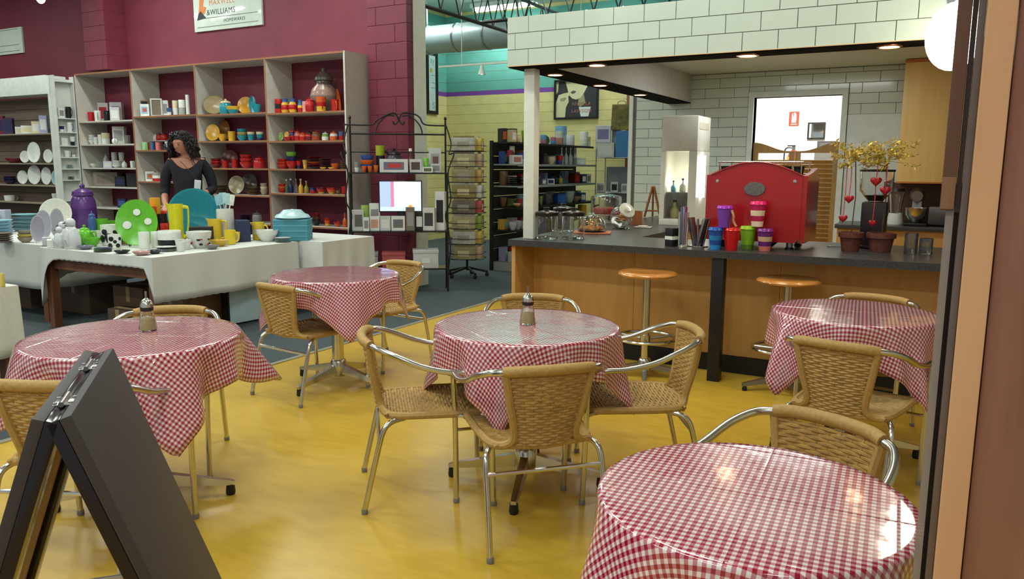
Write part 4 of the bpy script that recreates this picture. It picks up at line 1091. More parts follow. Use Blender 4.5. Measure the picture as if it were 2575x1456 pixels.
ob('valve', G().box(-.02, .02, -.02, .02, .42, .47), STEEL, t); ob('hose', G().tube(smoothpath([(-.02, 0, .45), (-.10, 0, .44), (-.115, 0, .30), (-.09, 0, .12)], 5), .009, 6), BLACK, t); ob('handle', G().box(-.08, .02, -.008, .008, .47, .485), BLACK, t)
ob('wall_bracket', G().box(-.03, .03, .078, .115, .1, .3), STEEL, t)
q0, q1 = aty(2032, 308, YB-.01), aty(2074, 350, YB-.01)
t = thing('wall_mirror', 'small black-framed square mirror on the store room wall', 'mirror', ((q0.x+q1.x)/2, YB, q1.z))
mw, mh = (q1.x-q0.x)/2, q0.z-q1.z; fg = G()
fg.box(-mw, mw, -.02, 0, 0, .02).box(-mw, mw, -.02, 0, mh-.02, mh).box(-mw, -mw+.02, -.02, 0, .02, mh-.02).box(mw-.02, mw, -.02, 0, .02, mh-.02)
ob('frame', fg, BLKMET, t, smooth=0); ob('glass', G().box(-mw+.02, mw-.02, -.010, 0, .02, mh-.02), M('mirror_glass', (220, 224, 224), .05, 1.), t, smooth=0)
q = aty(2085, 350, 10.2)
t = thing('filing_shelf', 'dark grey shelf with boxes inside the store room', 'shelf', (q.x+.1, 10.35, 0))
ob('carcass', G().box(-.25, .25, -.2, .2, 0, aty(2085, 378, 10.2).z), M('shelf_grey', (120, 118, 112), .6), t)
zz = aty(2085, 378, 10.2).z+.0008
ware('box', 'dark grey storage box', 'box', (q.x-.02, 10.3, zz), .22, .11, [(70, 70, 72), (96, 96, 98)], None, 'on the store room shelf beside the doorway', d=.25)
p = stand(2090, 622, K, .02)
t = thing('teaspoon', 'small steel spoon left on the counter', 'spoon', p, radians(-20))
ob('handle', G().tube([(0, 0, .004), (.11, 0, .007)], .003, 6), STEEL, t); ob('bowl', G().lathe([(0, 0), (.014, .002), (.016, .006), (.012, .005), (0, .003)], 12, (-.015, 0, .001)), STEEL, t)

# ---- glowing globe lamp at the end of the fascia
YL = 4.85
c = aty(2398, 92, YL)
t = thing('globe_lamp', 'glowing white globe wall lamp beside the tiled fascia', 'lamp', c)
ob('globe', G().lathe([(.135*sin(pi*i/14), -.175*cos(pi*i/14)) for i in range(15)], 24), M('opal_globe', (255, 248, 224), .4, emit=6.), t)
ob('stem', G().tube([(0, 0, .175), (0, .12, .22), (0, YC-.012-c.y, .22)], .01, 8), STEEL, t)
ob('backplate', G().lathe([(0, 0), (.05, 0), (.05, .012), (0, .012)], 18, mat=Matrix.Translation((0, YC-.0115-c.y, .22)) @ Matrix.Rotation(pi/2, 4, 'X')), STEEL, t)
lamp('cabinet_lamp', 'POINT', (q_f.x, q_f.y+.2, K+.40), 2.5, (1, .95, .75), .03)
lamp('globe_glow', 'POINT', (c.x, c.y-.19, c.z-.02), 6, (1, .93, .78), .12)
# ================================================================== shop displays on the left
# ---- open-backed bookcase of four bays
YB0, YB1 = 7.0, 7.44
CARC = M('grey_melamine', (196, 190, 180), .55); EDGEW = M('timber_edging', (150, 100, 66), .5)
BX = [-11.14, -9.895, -8.60, -7.347, -6.10]
bc = thing('bookcase', 'tall open-backed grey bookcase of four bays stocked with crockery', 'bookcase', (0, 0, 0))
BT = 2.70
for i, x in enumerate(BX):
    ob('upright', G().box(x-.011, x+.011, YB0+.004, YB1, 0, BT-.022), CARC, bc, smooth=0)
    ob('edge_strip', G().box(x-.012, x+.012, YB0, YB0+.0035, 0, BT-.022), CARC if i in (0, 4) else EDGEW, bc, smooth=0)
for a, b_ in zip(BX, BX[1:]):
    tp = ob('top_board', G().box(a-.011, b_+.011 if b_ == BX[-1] else b_-.0115, YB0+.004, YB1, BT-.0215, BT), CARC, bc, smooth=0)
    ob('edge_strip', G().box(a-.011, b_-.0115, YB0, YB0+.0035, BT-.0215, BT), EDGEW, tp, smooth=0)
SZ = [[2.029, 1.704, 1.370, 1.10, .80, .45, .12], [2.069, 1.614, 1.189, .85, .48, .12], [2.059, 1.721, 1.378, 1.041, .69, .35, .12], [2.042, 1.709, 1.376, 1.079, .692, .274]]
for k in range(4):
    a, b_ = BX[k]+.0115, BX[k+1]-.0125
    for z in SZ[k]:
        sh = ob('shelf', G().box(a, b_, YB0+.006, YB1-.03, z-.02, z), CARC, bc, smooth=0)
        ob('edge_strip', G().box(a, b_, YB0+.0015, YB0+.0055, z-.02, z), EDGEW if k else CARC, sh, smooth=0)

SHP = {}
BAY = ['leftmost', 'second', 'third', 'rightmost']; LV = ['top', 'second', 'third', 'fourth', 'fifth', 'bottom']
def shelfrow(bay, lv, items, dy=.15):
    n0 = len(PACK)
    z = SZ[bay][lv]+.0008; pl = 'on the %s shelf, %s bookcase bay' % (LV[lv], BAY[bay]); grp = 'wares on the %s bookcase bay' % BAY[bay]
    for it in items:
        kind, px, w, h, cols, look, cat = it[:7]; o = it[7] if len(it) > 7 else {}
        Y = YB0+dy+o.get('back', 0); p = aty(px, 400, Y); s = mpp((p.x, Y, z))
        w_, h_ = w*s, h*s
        if kind in ('box', 'pack', 'frame'): w_ *= .95
        hx_ = w_*.62+.02 if kind in ('mug', 'jug', 'teapot', 'box') else w_*.5+.015
        p.x = max(BX[bay]+hx_, min(BX[bay+1]-hx_, p.x))
        ware(kind, look, cat, (p.x, Y, z+o.get('up', 0)), w_, h_, cols, grp, pl, rz=o.get('rz', .6 if kind in ('box', 'plate', 'frame') else -.6), lean=o.get('lean', 0), d=o.get('d'))
    for q in PACK[n0:]: q[5] = (BX[bay]+.013, BX[bay+1]-.013, YB0+.008, YB1-.012); SHP.setdefault((bay, lv), []).append(q)
Rd, Or, Ye, Bl, Te, Wh, Bk, Gn, Cr, Pk, Br, DR = (176, 30, 28), (206, 92, 34), (218, 166, 52), (62, 96, 150), (30, 134, 150), (220, 222, 216), (30, 30, 34), (110, 160, 60), (214, 200, 160), (208, 110, 110), (120, 84, 56), (110, 22, 26)
Gy, LB, Nv = (140, 138, 134), (140, 186, 206), (34, 40, 84)
# rightmost bay
shelfrow(3, 0, [('canister', 697, 20, 36, [Rd, Bk, Rd], 'red and black banded canister', 'canister'), ('vase', 718, 21, 36, [Ye, Rd, Ye, Bl], 'blue-necked striped vase beside the banded canister', 'vase'),
    ('vase', 741, 21, 36, [Ye, Rd, Ye, Bl], 'blue-necked striped vase left of the small one', 'vase'), ('vase', 761, 14, 32, [Rd, Ye, Bl], 'small blue and red striped vase', 'vase'), ('jug', 776, 16, 28, [(214, 150, 140), Wh], 'red and white floral jug', 'jug'),
    ('jar', 797, 22, 36, [Rd, (196, 40, 46), Rd], 'glossy red lidded jar', 'jar'), ('mug', 823, 28, 36, [Ye, Rd, Or, Rd], 'large red and yellow flowered mug', 'mug'), ('mug', 846, 22, 30, [Rd, Or], 'red flowered mug at the end', 'mug')])
shelfrow(3, 0, [('urn', 817, 70, 112, [(96, 84, 76), (120, 100, 92), (150, 120, 110), (86, 74, 68), (90, 78, 70)], 'big grey lidded urn with lozenge pattern', 'urn'), ('plate', 857, 10, 60, [Or, Or], 'tall orange platter edge', 'platter', {'rz': 1.2})], dy=.27)
shelfrow(3, 1, [('plate', 687, 12, 22, [Ye, Gn], 'yellow and green striped small plate', 'plate'), ('plate', 699, 14, 24, [Or, Ye], 'orange and yellow small plate', 'plate'), ('jar', 713, 18, 30, [Rd, Nv, Rd], 'red and navy lidded pot', 'jar'), ('bowl', 724, 18, 10, [Rd], 'shallow red dish', 'dish', {'back': -.09}),
    ('jar', 731, 18, 28, [Rd, Pk, Rd], 'red and pink lidded pot', 'jar'), ('jar', 751, 20, 24, [Rd, Or, Rd], 'red and orange lidded pot', 'jar'), ('jar', 772, 22, 24, [DR, Rd, Bk], 'dark red pot with black lid', 'jar'),
    ('jar', 796, 24, 26, [(150, 60, 34), Br, (150, 60, 34)], 'rusty brown lidded pot', 'jar'), ('jar', 820, 18, 22, [Wh, Gn, Wh], 'white and green lidded pot', 'jar'), ('jar', 841, 20, 24, [Or, Wh, Or], 'orange and white lidded pot', 'jar'), ('mug', 860, 15, 22, [Rd, Bl, Rd], 'red and blue mug', 'mug')])
shelfrow(3, 2, [('bowls', 698, 30, 24, [Rd, (190, 50, 30), Rd], 'stack of plain red bowls', 'bowls'), ('bowls', 733, 28, 42, [Rd, Nv, Gn], 'tall stack of red navy and green bowls', 'bowls'), ('cup', 751, 12, 20, [Nv, Rd], 'navy and red beaker', 'beaker'), ('cup', 767, 13, 22, [Ye, (190, 150, 80)], 'mustard yellow beaker', 'beaker'),
    ('stack', 790, 34, 32, [Bk, DR, Or], 'stack of black and orange plates', 'plates'), ('stack', 820, 28, 26, [Bk, (60, 40, 36)], 'stack of dark plates', 'plates'), ('bowl', 842, 20, 14, [Or], 'orange bowl', 'bowl'), ('stack', 862, 16, 22, [(90, 100, 50), Br], 'stack of olive and brown saucers', 'saucers'), ('bowl', 812, 16, 5, [Ye], 'small yellow saucer left of its twin', 'saucer', {'back': -.10}), ('bowl', 832, 16, 5, [Ye], 'small yellow saucer right of its twin', 'saucer', {'back': -.10})])
shelfrow(3, 3, [('bowls', 698, 20, 22, [Rd, Or, Rd], 'stack of red and orange bowls', 'bowls'), ('bottle', 715, 10, 32, [seeglass((180, 205, 170)), Wh], 'green-tinted glass cruet', 'cruet'), ('bottle', 729, 12, 34, [Nv, Wh], 'navy cruet bottle', 'cruet'), ('bottle', 742, 9, 34, [seeglass((220, 220, 214)), Gy], 'clear glass cruet', 'cruet'),
    ('bottle', 754, 12, 34, [Ye, Wh], 'yellow cruet bottle', 'cruet'), ('bottle', 768, 12, 30, [(150, 130, 50), Gy], 'olive cruet bottle', 'cruet'), ('jar', 784, 15, 18, [Rd, Nv, Nv], 'red sugar pot with navy lid', 'pot'), ('bowl', 805, 24, 16, [Ye, Rd, DR], 'red bowl with yellow foot beside the navy-lidded pot', 'bowl'), ('bowl', 831, 24, 16, [Ye, Or, Rd], 'orange-red bowl with yellow foot', 'bowl'), ('bowl', 848, 12, 9, [Br], 'small brown dish', 'dish'), ('mug', 863, 14, 20, [Rd, Rd], 'plain red mug', 'mug')])
shelfrow(3, 4, [('stack', 706, 28, 28, [Rd, Nv], 'stack of red and navy plates', 'plates'), ('bowls', 736, 20, 24, [Rd, Or], 'stack of red and orange small bowls', 'bowls'), ('stack', 762, 28, 22, [DR, Bk], 'stack of maroon and black plates', 'plates'), ('bowls', 790, 22, 32, [Bk, (90, 50, 30), DR], 'stack of near-black bowls', 'bowls'), ('cup', 818, 15, 20, [Ye, Or, Rd], 'orange and yellow beaker', 'beaker'), ('bowl', 844, 20, 12, [Or, Rd], 'red-rimmed orange bowl', 'bowl'), ('bottle', 863, 12, 34, [Or, Bl], 'orange bottle with blue cap', 'bottle')])
shelfrow(3, 5, [('stack', 812, 44, 26, [Bk, (50, 30, 40)], 'stack of large black plates', 'plates'), ('bowls', 856, 24, 24, [DR, Or], 'stack of maroon and orange bowls', 'bowls')])
# third bay
shelfrow(2, 0, [('plate', 534, 54, 48, [(120, 100, 70), (150, 130, 96)], 'round brown glass platter', 'platter', {'lean': .2}), ('jar', 566, 30, 38, [Te, Te, Cr], 'teal pot with yellow cuff', 'pot'), ('bowl', 597, 32, 19, [Te, Ye], 'teal bowl with yellow rim', 'bowl'), ('plate', 620, 40, 44, [Ye, (210, 150, 40)], 'large golden yellow plate', 'plate', {'back': .12}), ('plate', 641, 18, 46, [Bl, Te], 'tall narrow blue platter', 'platter', {'back': .1, 'rz': .9}), ('bowl', 651, 24, 22, [Te], 'plain teal bowl', 'bowl')])
shelfrow(2, 1, [('plate', 537, 34, 42, [Ye, Ye], 'oval yellow plate', 'plate'), ('plate', 566, 28, 54, [(150, 92, 36), (160, 104, 44)], 'amber brown platter', 'platter', {'back': .16}), ('bowl', 562, 21, 18, [Ye], 'yellow bowl', 'bowl'), ('mug', 586, 21, 24, [Ye, Ye], 'yellow mug', 'mug'), ('bowls', 612, 26, 30, [Te, (170, 150, 90), Te], 'stack of teal and straw bowls', 'bowls'), ('cup', 634, 19, 22, [Te, Te, Cr], 'teal beaker with cream rim', 'beaker'), ('cup', 656, 18, 22, [Nv, Te, Cr], 'navy beaker with cream rim', 'beaker')])
shelfrow(2, 2, [('bowls', 543, 28, 24, [DR, Rd], 'stack of dark red dishes', 'dishes'), ('plate', 578, 40, 44, [DR, DR], 'big dark red platter', 'platter', {'back': .18}), ('mug', 566, 18, 18, [Rd, Rd], 'red mug with price tag left of its twin', 'mug'), ('mug', 590, 18, 22, [Rd, Rd], 'red mug with price tag right of its twin', 'mug'), ('bowls', 619, 32, 34, [Rd, (190, 40, 40), Rd], 'stack of bright red bowls', 'bowls'), ('jar', 652, 30, 30, [Rd, Rd, Rd], 'large red casserole pot', 'pot')])
shelfrow(2, 3, [('stack', 553, 38, 22, [(90, 64, 46), (130, 100, 70)], 'stack of brown plates', 'plates'), ('plate', 594, 38, 46, [(170, 156, 122), (150, 136, 104)], 'oval stone-coloured platter', 'platter'), ('plate', 622, 40, 50, [(110, 96, 78), (96, 84, 70)], 'round taupe platter', 'platter', {'back': .17}), ('stack', 634, 30, 20, [(140, 114, 84), (110, 86, 62)], 'stack of tan plates', 'plates'), ('bowls', 660, 18, 30, [(160, 150, 124), Cr], 'stack of cream bowls', 'bowls')])
shelfrow(2, 4, [('jar', 640, 24, 28, [Gy, Gy, (90, 92, 96)], 'grey lidded pot', 'pot'), ('stack', 610, 34, 18, [Nv, (60, 70, 80)], 'stack of slate plates', 'plates')])
# second bay
shelfrow(1, 0, [('frame', 352, 20, 40, [Br, Bk], 'brown picture frame', 'frame'), ('box', 374, 22, 30, [Wh, LB, (200, 90, 90)], 'white carton with light blue picture', 'carton', {'back': -.08}), ('frame', 402, 30, 44, [(186, 186, 180), (112, 100, 84)], 'silver picture frame', 'frame'), ('box', 424, 14, 40, [Wh, Gy], 'slim white carton', 'carton', {'back': .08}), ('cup', 433, 13, 18, [Wh, Bl], 'small white and blue cup', 'cup', {'back': -.09}),
    ('canister', 449, 14, 37, [Wh, Cr], 'white cylinder canister', 'canister'), ('canister', 466, 17, 38, [(160, 160, 156), Wh], 'silver-footed white tin', 'tin'), ('canister', 480, 9, 50, [Wh, Wh], 'tall slim white cylinder', 'canister')])
shelfrow(1, 1, [('mug', 354, 16, 20, [(150, 196, 140), (150, 196, 140)], 'pale green mug', 'mug'), ('mug', 371, 17, 20, [Or, Or], 'orange mug', 'mug'), ('mug', 386, 13, 20, [Bl, Bl], 'blue mug', 'mug'), ('mug', 400, 15, 20, [Pk, Pk], 'pink mug', 'mug'), ('teapot', 421, 22, 22, [Bk, Wh], 'black and white teapot', 'teapot'), ('bowls', 470, 24, 36, [DR, Bk], 'stack of black and maroon bowls', 'bowls')])
z1 = SZ[1][1]
t = thing('shelf_riser', 'white riser shelf holding red jars in the second bay', 'riser', (aty(396, 370, YB0+.30).x, YB0+.30, z1+.0008))
rh = 24*mpp((aty(396, 370, YB0+.30).x, YB0+.30, z1))
ob('riser_top', G().box(-.26, .26, -.07, .07, rh-.008, rh), WHITE, t); [ob('riser_leg', G().box(a, a+.008, -.07, .07, 0, rh-.0082), WHITE, t) for a in (-.26, .252)]
shelfrow(1, 1, [('jar', 382, 17, 19, [Rd, Rd, DR], 'red jar standing left of the white one', 'jar', {'up': rh}), ('jar', 395, 13, 17, [Wh, Wh, Wh], 'small white jar', 'jar', {'up': rh}), ('jar', 410, 18, 20, [Rd, Rd, DR], 'red jar standing right of the white one', 'jar', {'up': rh})], dy=.30)
shelfrow(1, 2, [('box', 364, 23, 24, [Wh, Gy, Or], 'white carton with an orange print', 'carton'), ('canister', 394, 26, 22, [Rd, Wh, (150, 146, 140)], 'grey tin with red base', 'tin'), ('teapot', 419, 24, 28, [Wh, Bk], 'white cow-spotted teapot', 'teapot')])
# leftmost bay
shelfrow(0, 0, [('mug', 232, 18, 24, [Rd, Rd], 'red mug', 'mug'), ('mug', 254, 18, 27, [Wh, Gy], 'white mug', 'mug'), ('mug', 277, 18, 26, [Bk, Bk], 'black mug', 'mug'), ('box', 299, 24, 34, [(196, 190, 196), Wh], 'lilac-white carton in front', 'carton'), ('box', 262, 26, 48, [(196, 188, 190), Rd], 'tall white carton with red print', 'carton', {'back': .19}), ('box', 303, 30, 48, [(190, 184, 188), DR], 'tall pale carton with crimson print', 'carton', {'back': .17})])
shelfrow(0, 1, [('mug', 215, 16, 18, [Wh, Wh], 'plain white mug nearest the left upright', 'mug'), ('bowls', 233, 18, 24, [Wh, Wh], 'stack of white ramekins', 'ramekins'), ('mug', 251, 17, 24, [Wh, Wh], 'plain white mug among the ramekins', 'mug'), ('canister', 268, 19, 28, [Wh, Cr], 'white china canister', 'canister'), ('box', 302, 30, 44, [Wh, (170, 170, 168)], 'square white carton', 'carton', {'back': .12}), ('teapot', 292, 20, 18, [Wh, Gy], 'white teapot', 'teapot', {'back': -.08}), ('mug', 324, 18, 22, [(120, 118, 116), Gy], 'grey mug', 'mug')])
shelfrow(0, 2, [('bowl', 228, 22, 10, [Wh], 'wide white bowl', 'bowl'), ('stack', 250, 24, 14, [Wh, Wh], 'stack of white saucers', 'saucers'), ('box', 272, 22, 16, [(196, 200, 214), Wh], 'low pale blue carton', 'carton'), ('bowls', 293, 24, 18, [Wh, Wh], 'stack of white bowls', 'bowls'), ('teapot', 312, 18, 18, [Wh, Wh], 'small white teapot', 'teapot'), ('mug', 333, 14, 17, [Wh, LB], 'white mug with blue handle', 'mug'), ('teapot', 262, 22, 34, [Wh, Wh], 'tall white coffee pot', 'coffee pot', {'back': .17}), ('mug', 288, 16, 38, [Wh, Wh], 'tall white latte mug beside the coffee pot', 'mug', {'back': .17}), ('cup', 306, 14, 38, [Wh], 'tall white latte cup', 'cup', {'back': .17})])
shelfrow(0, 3, [('box', 300, 26, 26, [Bk, Nv], 'black gift carton', 'carton'), ('box', 330, 26, 34, [(40, 34, 36), Bk], 'black appliance carton', 'carton'), ('box', 240, 60, 34, [(150, 138, 124), (128, 116, 104)], 'wide brown carton', 'carton', {'back': .1})])
shelfrow(0, 4, [('box', 300, 22, 22, [Nv, Bl], 'navy carton with blue print', 'carton'), ('box', 322, 18, 20, [Bk, Wh], 'small black carton', 'carton')])

for q in SHP.values(): settle(q)
# ---- slatwall unit left of the bookcase, with open end shelves
YU = 6.70; XE = -11.16
SLAT = wood('taupe_slatwall', (104, 92, 80), (122, 110, 96), 0, 2.2, .6)
un = thing('slatwall_unit', 'white-topped slatwall display unit at the far left', 'display unit', (0, 0, 0))
ob('header', G().box(-14.4, -11.28, YU-.05, YU+.25, 2.40, 2.66, ch=.004), M('header_white', (222, 226, 220), .5), un)
ob('side_wall', G().box(-11.28, -11.262, YU-.03, YU+.30, 0, 2.398), M('side_white', (206, 208, 202), .6), un)
for k in range(15): ob('slat_board', G().box(-14.4, -11.2825, YU+.255, YU+.285, .05+.156*k, .05+.156*k+.150), SLAT, un, smooth=0)
UZ = [1.86, 1.43, 1.11, .85]
for z in UZ: ob('shelf', G().box(-14.4, -11.2825, YU-.0, YU+.2545, z-.018, z), M('shelf_taupe', (150, 136, 118), .6), un)
ob('end_back', G().box(-11.2615, -11.2515, YU, 6.995, 0, 2.62), MATS['side_white'], un)
for a in (YU, 6.98): ob('end_upright', G().box(-11.25, XE, a, a+.014, 0, 2.66), MATS['side_white'], un)
EZ = [2.587, 2.072, 1.875, 1.684, 1.519, 1.355, 1.196, .9]
for z in EZ: ob('end_shelf', G().box(-11.25, XE, YU+.0145, 6.9795, z-.014, z), M('end_shelf_white', (216, 220, 214), .5), un)
def endrow(lv, items):
    for kind, px, w, h, cols, look, cat in items:
        p = atx(px, 400, -11.2); s = mpp((p.x, p.y, EZ[lv]))
        ware(kind, look, cat, (-11.203, min(max(p.y, YU+.06), 6.93), EZ[lv]+.0008), min(w*s, .085), h*s, cols, 'wares on the narrow end shelves', 'on the narrow white end shelves', rz=pi/2 if kind == 'box' else .3, d=.06)
endrow(1, [('box', 162, 16, 24, [Wh, Gy], 'plain white carton', 'carton'), ('mug', 182, 18, 28, [Bk, Bk], 'black mug', 'mug')])
endrow(2, [('cup', 162, 12, 14, [Wh, Nv], 'white cup with navy base', 'cup'), ('mug', 182, 16, 24, [Wh, Bl], 'white mug with blue handle', 'mug')])
endrow(3, [('box', 164, 18, 18, [Wh, Wh], 'low white carton', 'carton'), ('cup', 188, 12, 22, [Bk, Wh], 'black and white cup', 'cup')])
endrow(4, [('mug', 170, 14, 16, [Wh, Wh], 'small plain white mug', 'mug'), ('cup', 190, 12, 14, [Wh, Gy], 'grey-lipped white cup', 'cup')])
endrow(5, [('stack', 176, 18, 10, [Wh, LB], 'stack of pale blue saucers', 'saucers')]); endrow(6, [('stack', 176, 18, 8, [(70, 64, 84), Wh], 'stack of violet saucers', 'saucers')])
UPK = {}
def unitrow(lv, items, dy=.10):
    for it in items:
        kind, px, w, h, cols, look, cat = it[:7]; o = it[7] if len(it) > 7 else {}
        Y = YU+dy+o.get('back', 0); p = aty(px, 400, Y); s = mpp((p.x, Y, UZ[lv]))
        ware(kind, look, cat, (p.x, Y, UZ[lv]+.0008+o.get('up', 0)), w*s, h*s, cols, 'wares on the slatwall unit', 'on the %s slatwall shelf at far left' % LV[lv], rz=.7, lean=.12); PACK[-1][5] = (-14.3, -11.29, YU+.005, YU+.25); UPK.setdefault(lv, []).append(PACK[-1])
unitrow(0, [('box', 30, 22, 40, [(52, 36, 76), Nv], 'dark purple folded linen box', 'box'), ('box', 8, 22, 46, [(110, 26, 46), Nv], 'crimson and navy linen box', 'box'), ('box', 54, 14, 18, [Wh, Cr], 'small white gift box', 'box'), ('box', 78, 28, 20, [Wh, Cr], 'wide white gift box', 'box'), ('box', 100, 20, 30, [Cr, Wh], 'cream gift box', 'box'), ('box', 118, 18, 44, [(160, 160, 196), Wh], 'lavender gift bag', 'bag')])
unitrow(1, [('bowl', 30, 40, 12, [(120, 40, 60)], 'wide crimson bowl', 'bowl'), ('plate', 62, 22, 30, [Wh, Wh], 'small oval white plate', 'plate'), ('plate', 86, 30, 52, [Wh, (230, 232, 230)], 'tall oval white platter', 'platter'), ('plate', 121, 22, 34, [Wh, Wh], 'medium white plate near the end shelves', 'plate')])
unitrow(2, [('plate', 52, 24, 34, [Wh, Wh], 'tilted oval white dish', 'dish'), ('plate', 82, 30, 48, [Wh, Wh], 'tall white oval dish', 'dish'), ('plate', 112, 24, 44, [(200, 206, 204), Wh], 'pale grey oval dish', 'dish'), ('plate', 134, 18, 36, [Wh, LB], 'white dish with blue motif', 'dish'), ('bowls', 20, 30, 20, [(60, 40, 70), Nv], 'stack of violet bowls', 'bowls')])
unitrow(3, [('cup', 132, 18, 24, [Wh], 'small white planter', 'planter'), ('mug', 15, 28, 14, [Wh, Gy], 'wide white mug', 'mug')])

for q in UPK.values(): settle(q)
# ---- draped display tables
LINEN = M('white_linen', (208, 208, 202), .9, var=.04, scale=200, bump=.2)
DARKW = wood('dark_walnut', (108, 68, 46), (130, 84, 58), 2, 2.5)
DZT = .70
def display_table(x0, x1, y0, y1, lab, clab, drops, jag=0., zt=DZT):
    t = thing('display_table', lab, 'table', ((x0+x1)/2, (y0+y1)/2, 0), 0, 'draped display tables')
    a, b_ = (x1-x0)/2, (y1-y0)/2
    ob('tabletop', G().box(-a, a, -b_, b_, zt-.03, zt, ch=.003), DARKW, t)
    for sx in (-1, 1):
        for sy in (-1, 1): ob('leg', G().box(sx*(a-.06)-.035, sx*(a-.06)+.035, sy*(b_-.06)-.035, sy*(b_-.06)+.035, 0, zt-.0305), DARKW, t)
    for sy in (-1, 1): ob('apron', G().box(-a+.10, a-.10, sy*(b_-.05)-.012, sy*(b_-.05)+.012, zt-.175, zt-.0305), DARKW, t)
    for sx in (-1, 1): ob('apron', G().box(sx*(a-.05)-.012, sx*(a-.05)+.012, -b_+.10, b_-.10, zt-.175, zt-.0305), DARKW, t)
    g = G(); n = 40; e = .006
    per = []      # walk round the edge with the drop at every point
    cs = [(-a, -b_), (a, -b_), (a, b_), (-a, b_)]
    for k in range(4):
        (ax, ay), (bx, by) = cs[k], cs[(k+1) % 4]; d0 = drops[k]; c0, c1 = drops[4+k], drops[4+(k+1) % 4]
        for i in range(n):
            u = i/n; sh_ = .022 if k == 0 else .07; d_ = d0+(c0-d0)*math.exp(-(u/(sh_*(3 if k == 0 else 1)))**1.6)+(c1-d0)*math.exp(-((1-u)/sh_)**1.6)
            nx, ny = (by-ay), -(bx-ax); L = sqrt(nx*nx+ny*ny)
            per.append((ax+(bx-ax)*u, ay+(by-ay)*u, nx/L, ny/L, d_+jag*(i % 2)))
    m = len(per); rows_ = 7; P = [(0, 0, zt+e)]
    for j in range(rows_):
        f = j/(rows_-1)
        for k, (x, y, nx, ny, d_) in enumerate(per):
            cx_, cy_ = (nx+per[k-1][2])/2, (ny+per[k-1][3])/2
            w = (.010*sin(k*.55)+.008*sin(k*.23+1))*f*min(1, d_/.2)
            off = .006+.012*f+w
            P.append((x+cx_*off, y+cy_*off, zt+e-(0 if j == 0 else d_*f)))
    Fc = [(0, 1+k, 1+(k+1) % m) for k in range(m)]
    for j in range(rows_-1):
        for k in range(m): k2 = (k+1) % m; Fc.append((1+j*m+k, 1+(j+1)*m+k, 1+(j+1)*m+k2, 1+j*m+k2))
    c = put('linen_cloth', G().add(P, Fc).mesh('linen_cloth', LINEN, 50), loc=((x0+x1)/2, (y0+y1)/2, 0))
    md = c.modifiers.new('thickness', 'SOLIDIFY'); md.thickness = .002; md.offset = -1
    tag(c, clab, 'tablecloth', 'white linen cloths'); return t
#            drops: front, right, back, left, then corners front-left, front-right, back-right, back-left
display_table(-6.86, -5.36, 3.87, 5.42, 'dark timber display table crowded with bright crockery', 'white linen cloth with jagged hem on the crockery table', (.085, .36, .3, .25, .52, .36, .34, .3), .006)
display_table(-8.9, -7.02, 3.98, 5.5, 'display table at far left behind the crockery table', 'white linen cloth hanging deep on the far-left display table', (.40, .40, .3, .3, .4, .4, .4, .3))
display_table(-6.1, -4.80, 1.95, 2.56, 'small display table at the left picture edge', 'pale linen cloth on the small table at the left picture edge', (.40, .42, .4, .4, .42, .42, .42, .4))
display_table(-6.3, -5.12, 5.50, 6.25, 'display table behind, carrying teal boxes', 'white linen cloth under the teal boxes', (.34, .36, .3, .3, .34, .38, .36, .3))
TZ = DZT+.0066+.0008
TBX = [(-6.86, -5.36, 3.87, 5.42), (-8.9, -7.02, 3.98, 5.5), (-6.1, -4.80, 1.95, 2.56), (-6.3, -5.12, 5.50, 6.25)]
n_tab = len(PACK)
def ontable(kind, px, py, w, h, cols, look, cat, place='on the crockery display table', r=None, up=0, **kw):
    s = mpp(atz(px, py, TZ)); w_, h_ = w*s, h*s
    p = stand(px, py, TZ, w_/2 if r is None else r)
    best = None
    for bx in ([TBX[1]] if 'far-left' in place else [TBX[2]] if 'picture edge' in place else [TBX[0], TBX[1]] if 'back of' in place else [TBX[0]]):          # keep the piece on the nearest table it can stand on
        mx = min(w_*.55, .2)
        for f in [1-.01*i for i in range(60)]:
            q = Vector((p.x*f, p.y*f, TZ))
            if bx[0]+mx < q.x < bx[1]-mx and bx[2]+mx < q.y < bx[3]-mx:
                if best is None or f > best[0]: best = (f, q)
                break
    if best and best[0] < 1:
        f, q = best; dr_ = ray(px, py-h); k_ = sqrt(q.x**2+q.y**2)/sqrt(dr_.x**2+dr_.y**2); h_ = max(h_*.6, CAMH+dr_.z*k_-TZ-up); w_ *= f; p = q
    o = ware(kind, look, cat, (p.x, p.y, TZ+up), w_, h_, cols, 'crockery on the display tables', place, rz=kw.get('rz', -.55), lean=kw.get('lean', 0), d=kw.get('d'))
    bx = [b for b in TBX if b[0] <= p.x <= b[1] and b[2] <= p.y <= b[3]]
    PACK[-1][5] = bx[0] if bx else None
    if up: PACK.pop()
    return o
FOLLOW = []
VY = (214, 206, 40); LG = (96, 176, 40)
ontable('plate', 513, 598, 124, 124, [Te, (20, 120, 140)], 'very large teal glass platter', 'platter', lean=.18, rz=.72, r=.1)
ontable('jug', 436, 612, 42, 98, [VY, VY], 'tall lime-yellow water jug', 'jug', rz=.6)
ontable('plate', 326, 622, 100, 118, [LG, LG], 'big green plate with white dots', 'plate', lean=.22, rz=.72, r=.08)
for dx, dz, rr in ((-.08, .19, .035), (.09, .22, .03), (.0, .30, .03), (-.12, .10, .03), (.13, .10, .03)):
    o = REG[-1]; put('white_dot', cached('dot', lambda: G().lathe([(0, 0), (1, 0), (1, .02), (0, .02)], 18).mesh('white_dot', glz(Wh))), o, (dx, -.012+dz*.21-.035, dz), (pi/2-.22, 0, 0), (rr, rr, .05))
